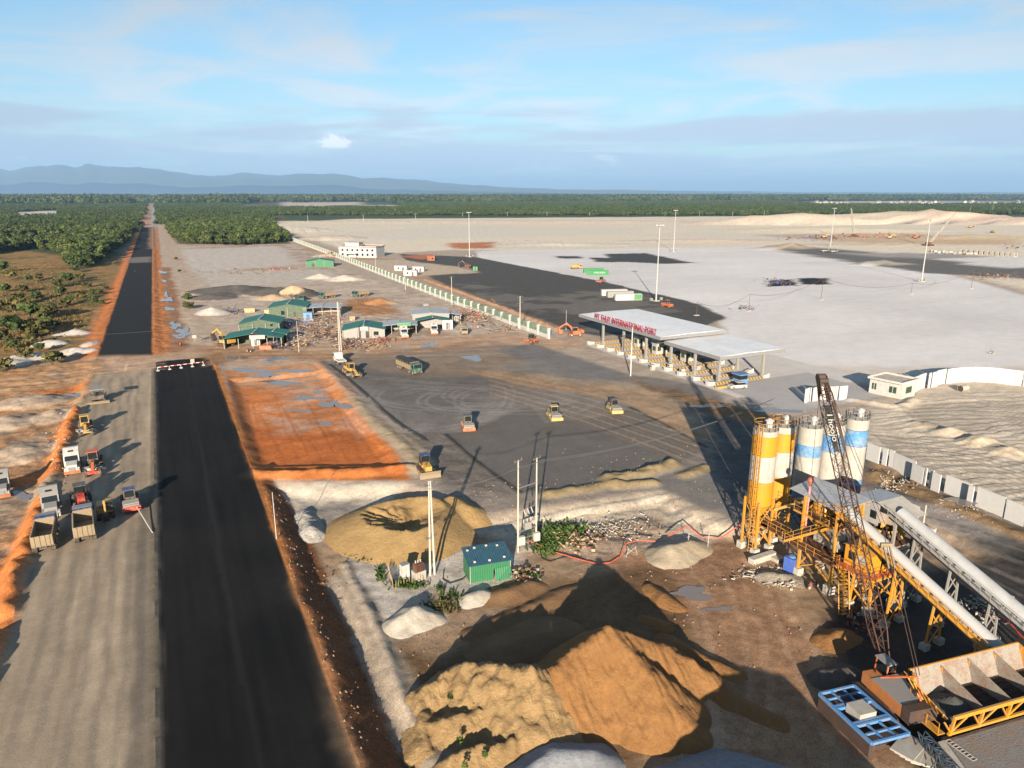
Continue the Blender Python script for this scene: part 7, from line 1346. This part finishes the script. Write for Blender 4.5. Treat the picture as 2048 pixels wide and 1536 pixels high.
heap('round yellow sand heap dug out like a crater beside the laterite field', [[(pc.x + 9.5, pc.y - 1.5, 2.3), (pc.x + 8, pc.y + 2.5, 2.6)], [(pc.x - 8, pc.y, -.3), (pc.x - 8.1, pc.y, -.3)], [(pc.x, pc.y - 9, -.3), (pc.x, pc.y - 9.1, -.3)], [(pc.x + 2, pc.y + 8, .5), (pc.x + 6, pc.y + 6, 1.5)]], .55, S_YEL, .28, .16, 23, LZ, crater)
heap('small white sand heap before the transformer corner', [hq([(800, 1235), (830, 1215), (860, 1225)], [1.2, 1.6, .9])], .6, S_WHITE, .25, .35, 29); heap('white spoil heap left of the green hut', [hq([(945, 1190), (965, 1180)], [.8, .9])], .55, S_WHITE, .25, .3, 31)
heap('pale sand mound under the red hose trestle', [hq([(1340, 1090), (1380, 1080)], [1.5, 1.2])], .45, S_PALE, .3, .25, 37)
for i, (pl, hs) in enumerate((([(1300, 1170), (1330, 1190), (1362, 1212)], (.5, .7, .4)), ([(1330, 1270), (1400, 1310), (1480, 1345)], (.5, .8, .5)), ([(1290, 1232), (1330, 1246)], (.4, .5)), ([(1390, 1350), (1470, 1395), (1560, 1440)], (.5, .7, .4)))): heap(('short', 'long', 'tiny', 'low')[i] + ' brown windrow of scraped sand beside the big heap', [hq(pl, hs)], .6, S_OR, .3, .3, 41 + i, name='windrow')
heap('dark rubble mound beside the crawler crane', [hq([(1665, 1345), (1700, 1335)], [1.1, .9])], .6, soil('dark_rubble', (.10, .085, .07), (.16, .13, .1), 1.2, .3), .25, .8, 47, name='rubble_heap')
heap('ochre soil mound in the shade below the plant', [hq([(1660, 1270), (1690, 1262)], [.9, .7])], .5, S_OR, .25, .5, 53)
heap('grey spoil mound with slabs before the yellow silo footings', [hq([(1540, 1145), (1580, 1150)], [.7, .8])], .45, soil('grey_spoil', (.30, .26, .21), (.2, .17, .13), 1.0, .25), .25, .5, 59, name='rubble_heap')
heap('pale rubble bank below the road embankment', [hq([(605, 1020), (625, 1060)], [.9, 1.0])], .55, soil('pale_rubble', (.40, .37, .33), (.25, .22, .19), 1.2, .3), .25, .7, 61, name='rubble_heap')
# scrap and rubble: nobody could count it
PALS = {'mix': ['rust', 'rust', 'darksteel', 'darksteel', 'wood', 'grey', 'brick', 'tan'], 'dark': ['darksteel', 'black', 'rust', 'bluetarp'], 'red': ['orange', 'rust', 'rust', 'tan', 'red'], 'wood': ['wood', 'wood', 'tan', 'rust'], 'clod': ['brick', 'rust', 'rust', 'darksteel'], 'rubble': ['concrete', 'concrete', 'offwhite', 'tan']}
def scrap(label, x, y, wpx, hpx, n, pal, zh=1.6, ln=2.5, seed=0, z0=0.0, chunky=.3, name='scrap_heap'):
    rs = random.Random(seed); c0 = G(x, y, z0); e = None; mbs = {}
    for i in range(n):
        q = Q(x + rs.gauss(0, .27) * wpx, y + rs.gauss(0, .27) * hpx, z0); z = hgt(q.x, q.y) - c0.z + rs.random() ** 2 * zh; p = Vector((q.x - c0.x, q.y - c0.y, z)); d = Vector((rs.gauss(0, 1), rs.gauss(0, 1), rs.gauss(0, .3))).normalized() * rs.uniform(.3, 1) * ln; mb = mbs.setdefault(rs.choice(PALS[pal]), MB())
        if rs.random() < chunky: s = rs.uniform(.25, .7) * ln * .4; mb.beam(p, p + d * .35 * s / ln * 2.5, s, s * rs.uniform(.4, 1))
        else: mb.beam(p, p + d, rs.uniform(.06, .2), rs.uniform(.05, .16))
    me = bpy.data.meshes.new(name); v = []; ff = []; mi = []
    for k, (mn, mb) in enumerate(mbs.items()): o = len(v); v += mb.v; ff += [tuple(i + o for i in q) for q in mb.f]; mi += [k] * len(mb.f); me.materials.append(M[mn])
    me.from_pydata(v, [], ff); me.polygons.foreach_set('material_index', mi); me.update(); ob = bpy.data.objects.new(name, me); C.objects.link(ob); ob.location = c0; ob['kind'] = 'stuff'; ob['label'] = label
for i, a in enumerate((('tangle of scrap steel behind the workshops', 575, 655, 70, 22, 160, 'dark', 2, 3), ('blue and black tarpaulin junk beside the open workshop', 565, 692, 60, 18, 110, 'dark', 1.6, 2.2), ('long heap of rusty scrap between workshops', 648, 668, 90, 34, 320, 'mix', 1.8, 3), ('stacked timber and scrap by the double pole', 700, 692, 60, 20, 160, 'mix', 1.6, 2.4), ('timber and rods beside the workshop', 595, 688, 46, 18, 110, 'wood', 1.4, 3), ('scrap in the open shed yard', 660, 640, 90, 18, 150, 'mix', 1.4, 2.4), ('red machine parts before the white hut', 765, 682, 60, 10, 80, 'red', 1.4, 2), ('rusty machine parts beside the fence', 945, 638, 110, 34, 300, 'mix', 2.2, 2.6), ('orange machine parts beside the fence', 925, 630, 70, 20, 120, 'red', 2.4, 2.6), ('scrap strewn at the near end of the fence', 1010, 660, 70, 14, 90, 'mix', 1, 2), ('planks and rods in the compound', 745, 694, 40, 16, 70, 'wood', 1.2, 2), ('orange tarpaulins laid out on the sand', 560, 540, 90, 8, 60, 'red', .6, 4), ('orange barriers by the store shed', 655, 515, 40, 8, 60, 'red', 1.6, 4), ('litter along the sand track', 480, 546, 240, 5, 70, 'mix', .5, 3), ('dark junk behind the workshops', 460, 625, 50, 10, 60, 'dark', 1.4, 2.4), ('black scrap dump on the port yard', 1560, 566, 50, 10, 120, 'dark', 1.6, 4), ('machine parts by the haul road edge', 1990, 556, 100, 10, 140, 'mix', 2, 3), ('plant and materials at the far excavation', 1760, 474, 260, 8, 220, 'red', 3, 7), ('timber props at the far excavation', 1620, 478, 120, 6, 120, 'dark', 3, 7), ('junk on the port yard', 1492, 618, 40, 6, 50, 'dark', 1.2, 2), ('white sticks on the port yard', 1987, 706, 14, 6, 24, 'rubble', .6, 1), ('scattered site materials beyond the apron', 1060, 486, 160, 10, 50, 'dark', .8, 3), ('blue sheeting at the far water basin', 2030, 496, 60, 10, 40, 'dark', .8, 6))): scrap(a[0], *a[1:8], a[8], 300 + i)
for i, a in enumerate((('broken concrete rubble on the sand bank', 1230, 1062, 150, 40, 260, 'rubble', .4, 1.0), ('branches and rubble below the yard edge', 1160, 1085, 90, 30, 120, 'wood', .5, 1.8), ('rods and planks before the green hut', 1050, 1150, 70, 24, 110, 'mix', .5, 1.6), ('rubble round the silo footings', 1520, 1150, 100, 26, 150, 'rubble', .3, .9), ('slabs and rubble by the water tank', 1570, 1170, 60, 16, 70, 'rubble', .3, 1.2), ('stones on the road embankment', 660, 1180, 60, 160, 70, 'clod', .1, .4), ('stones on the lower embankment', 720, 1380, 60, 160, 60, 'clod', .1, .4), ('rubble by the haul road wall', 1790, 970, 70, 30, 90, 'rubble', .3, 1.0), ('stones along the panel wall', 1930, 1030, 160, 46, 90, 'rubble', .2, .8), ('cables and rods below the plant', 1720, 1240, 70, 60, 80, 'mix', .3, 1.6), ('rubble under the grey conveyor', 1960, 1215, 130, 60, 120, 'rubble', .5, 1.4), ('lumps of laterite along the left bank', 120, 900, 60, 160, 150, 'red' if 0 else 'rubble', .2, .6))): scrap(a[0], *a[1:8], a[8], 500 + i, LZ if a[2] > 980 else 0, .75, 'rubble')
# pallet, hoses, sling cable coils
e = thing('pallet', 'pale wooden pallet and board leaning on the sand bank by the hut', 'pallet', G(1030, 1172, LZ), .5)
for k in range(6): MB().box(-.7, .7, -.8 + .28 * k, -.62 + .28 * k, .12, .15).build('slat', 'wood', e)
for x in (-.6, 0, .6): MB().box(x - .05, x + .05, -.8, .78, 0, .12).build('runner', 'wood', e)
MB().plate([(.2, -1.9, .05), (1.3, -1.7, .05), (1.2, -.9, .6), (.1, -1.0, .6)], .04).build('board', 'offwhite', e)
def hose(label, pts, r, m, z=LZ): tag(MB().tube([G(x, y, z, dz) for x, y, dz in pts], r, 6).build('hose', m), label, 'hose')
hose('red hose running from the H frame across the sand', [(1058, 1088, .5), (1075, 1092, .3), (1100, 1104, .2), (1130, 1113, .2), (1160, 1121, .15), (1195, 1130, .15), (1220, 1127, .15), (1240, 1118, .3), (1252, 1100, 1.0), (1275, 1095, 1.1), (1310, 1096, 1.0)], .065, 'hose')
hose('red hose propped on stakes leading to the yellow silos', [(1335, 1080, .6), (1374, 1072, 1.6), (1405, 1082, .5), (1440, 1082, .4), (1465, 1068, 1.0), (1485, 1062, 1.6)], .08, 'hose')
hose('red hose hanging beside the grey conveyor', [(1960, 1240, 1.2), (2010, 1255, 1.0), (2040, 1285, .8), (2070, 1310, .8)], .1, 'hose')
hose('black cable looping across the sand by the hut', [(888, 1140, .1), (886, 1160, .1), (900, 1168, .1), (925, 1160, .1), (935, 1150, .1)], .06, 'cable'); hose('black cable coiled below the H frame', [(1080, 1100, .1), (1084, 1118, .1), (1100, 1124, .1), (1125, 1116, .1), (1150, 1112, .1), (1170, 1120, .1)], .05, 'cable')
e = thing('trestle', 'thin steel trestle propping up the red hose', 'trestle', G(1263, 1112, LZ)); 
for s in (-1, 1): MB().beam((s * .9, 0, 0), (s * .5, 0, 1.3), .06).beam((s * .9, .4, 0), (-s * .7, 0, 1.2), .06).build('leg', 'offwhite', e)
for x, y in ((1375, 1095), (1415, 1096)): e = thing('stake', 'thin stake propping up the red hose', 'stake', G(x, y, LZ), 0, 'hose stakes'); MB().beam((0, 0, -.2), (.1, 0, 2.2), .07).build('rod', 'pole', e); MB().beam((-.2, 0, 1.6), (.3, 0, 1.6), .05).build('crosspiece', 'pole', e)
pole(1843, 1070, 1010, 'pale post with white cabinet on the haul road', .14, [], 0, None, 0); crate('electric_cabinet', 'small white electric cabinet at the haul road post', 'cabinet', 1866, 1062, 0, .9, .5, 1.5, 'white', .2)
# weeds
def weeds(label, spots, m, size, z0=LZ, seed=0, name='weed_patch'):
    rs = random.Random(seed); mb = MB(); c0 = G(*spots[0][:2], z0)
    for x, y, w, h, n in spots:
        for _ in range(n):
            q = Q(x + rs.gauss(0, .3) * w, y + rs.gauss(0, .3) * h, z0); p = Vector((q.x - c0.x, q.y - c0.y, hgt(q.x, q.y) - c0.z)); t = rs.uniform(0, 6.28)
            if name == 'dry_grass' and q.x > -27: continue
            L = size * rs.uniform(.5, 1.2); d = Vector((math.cos(t) * .7, math.sin(t) * .7, rs.uniform(.4, 1.1))) * L; s = Vector((-math.sin(t), math.cos(t), 0)) * L * .16
            mb.add([p - s, p + s, p + d * .6 + s * 1.3, p + d + Vector((0, 0, -L * .2)), p + d * .6 - s * 1.3], [(0, 1, 2, 3, 4)])
    o = mb.build(name, m); o.location = c0; o['kind'] = 'stuff'; o['label'] = label
weeds('fresh green weeds beside the H frame poles', [(1110, 1072, 90, 44, 420), (1090, 1095, 50, 30, 180), (1140, 1060, 60, 20, 120)], FRESH, .8, LZ, 1)
weeds('green weeds in the transformer corner and on the sand', [(815, 1170, 60, 14, 180), (880, 1178, 14, 8, 40), (745, 1095, 60, 26, 260), (760, 1150, 14, 30, 60), (1060, 1150, 30, 12, 70), (905, 1195, 50, 20, 60)], FRESH, .7, LZ, 2)
weeds('olive scrub on the sand below the crater heap', [(740, 1105, 70, 30, 320), (880, 1215, 60, 20, 200), (800, 1110, 60, 20, 120)], DRYLEAF, .6, LZ, 3)
for k, (x, y) in enumerate(((892, 1355), (995, 1352), (900, 1395), (925, 1430), (950, 1408), (985, 1428), (1060, 1355), (1075, 1400), (1090, 1440), (1115, 1445), (1050, 1372), (855, 1375), (920, 1480), (970, 1510), (930, 1530), (1040, 1345), (990, 1395))):
    p = Q(x, y, LZ + 1.5); e = thing('weed_tuft', 'small green weed tuft growing on the lumpy pale sand heap', 'weed', (p.x, p.y, LZ + 1.35), random.uniform(0, 6), 'weed tufts on the pale heap'); rs = random.Random(k); mb = MB(); leaf_quads(mb, (0, 0, .25), (.3, .3, .3), 26, .14, rs); mb.build('leaves', FRESH, e); MB().cyl((0, 0, -.3), (0, 0, .3), .03, .02, 5).build('stem', BARK, e)
weeds('dry grass over the left field', [(80, 590, 160, 60, 1500), (120, 640, 160, 50, 1500), (60, 545, 140, 30, 900), (30, 680, 80, 40, 600)], STRAW, 1.0, 0, 9, 'dry_grass')
# ground stones and clods
tgt = MB(); rs = random.Random(77)
for k in range(1500):
    x, y = rs.choice(((rs.uniform(-60, -23), rs.uniform(60, 200)), (rs.uniform(10.2, 14), rs.uniform(35, 115)), (rs.uniform(18, 60), rs.uniform(40, 85)), (rs.uniform(20, 75), rs.uniform(76, 100)), (rs.uniform(60, 110), rs.uniform(60, 110)))); s = rs.uniform(.04, .22); z = hgt(x, y); a = rs.uniform(0, 3); ca, sa = math.cos(a) * s, math.sin(a) * s
    tgt.add([(x + ca, y + sa, z - .05), (x - sa, y + ca, z - .05), (x - ca, y - sa, z - .05), (x + sa, y - ca, z - .05), (x + ca * .2, y, z + s)], [(0, 1, 4), (1, 2, 4), (2, 3, 4), (3, 0, 4)])
o = tgt.build('stones', soil('stone_clods', (.24, .165, .11), (.15, .11, .08), 3)); o['kind'] = 'stuff'; o['label'] = 'loose stones and clods scattered over the soil'
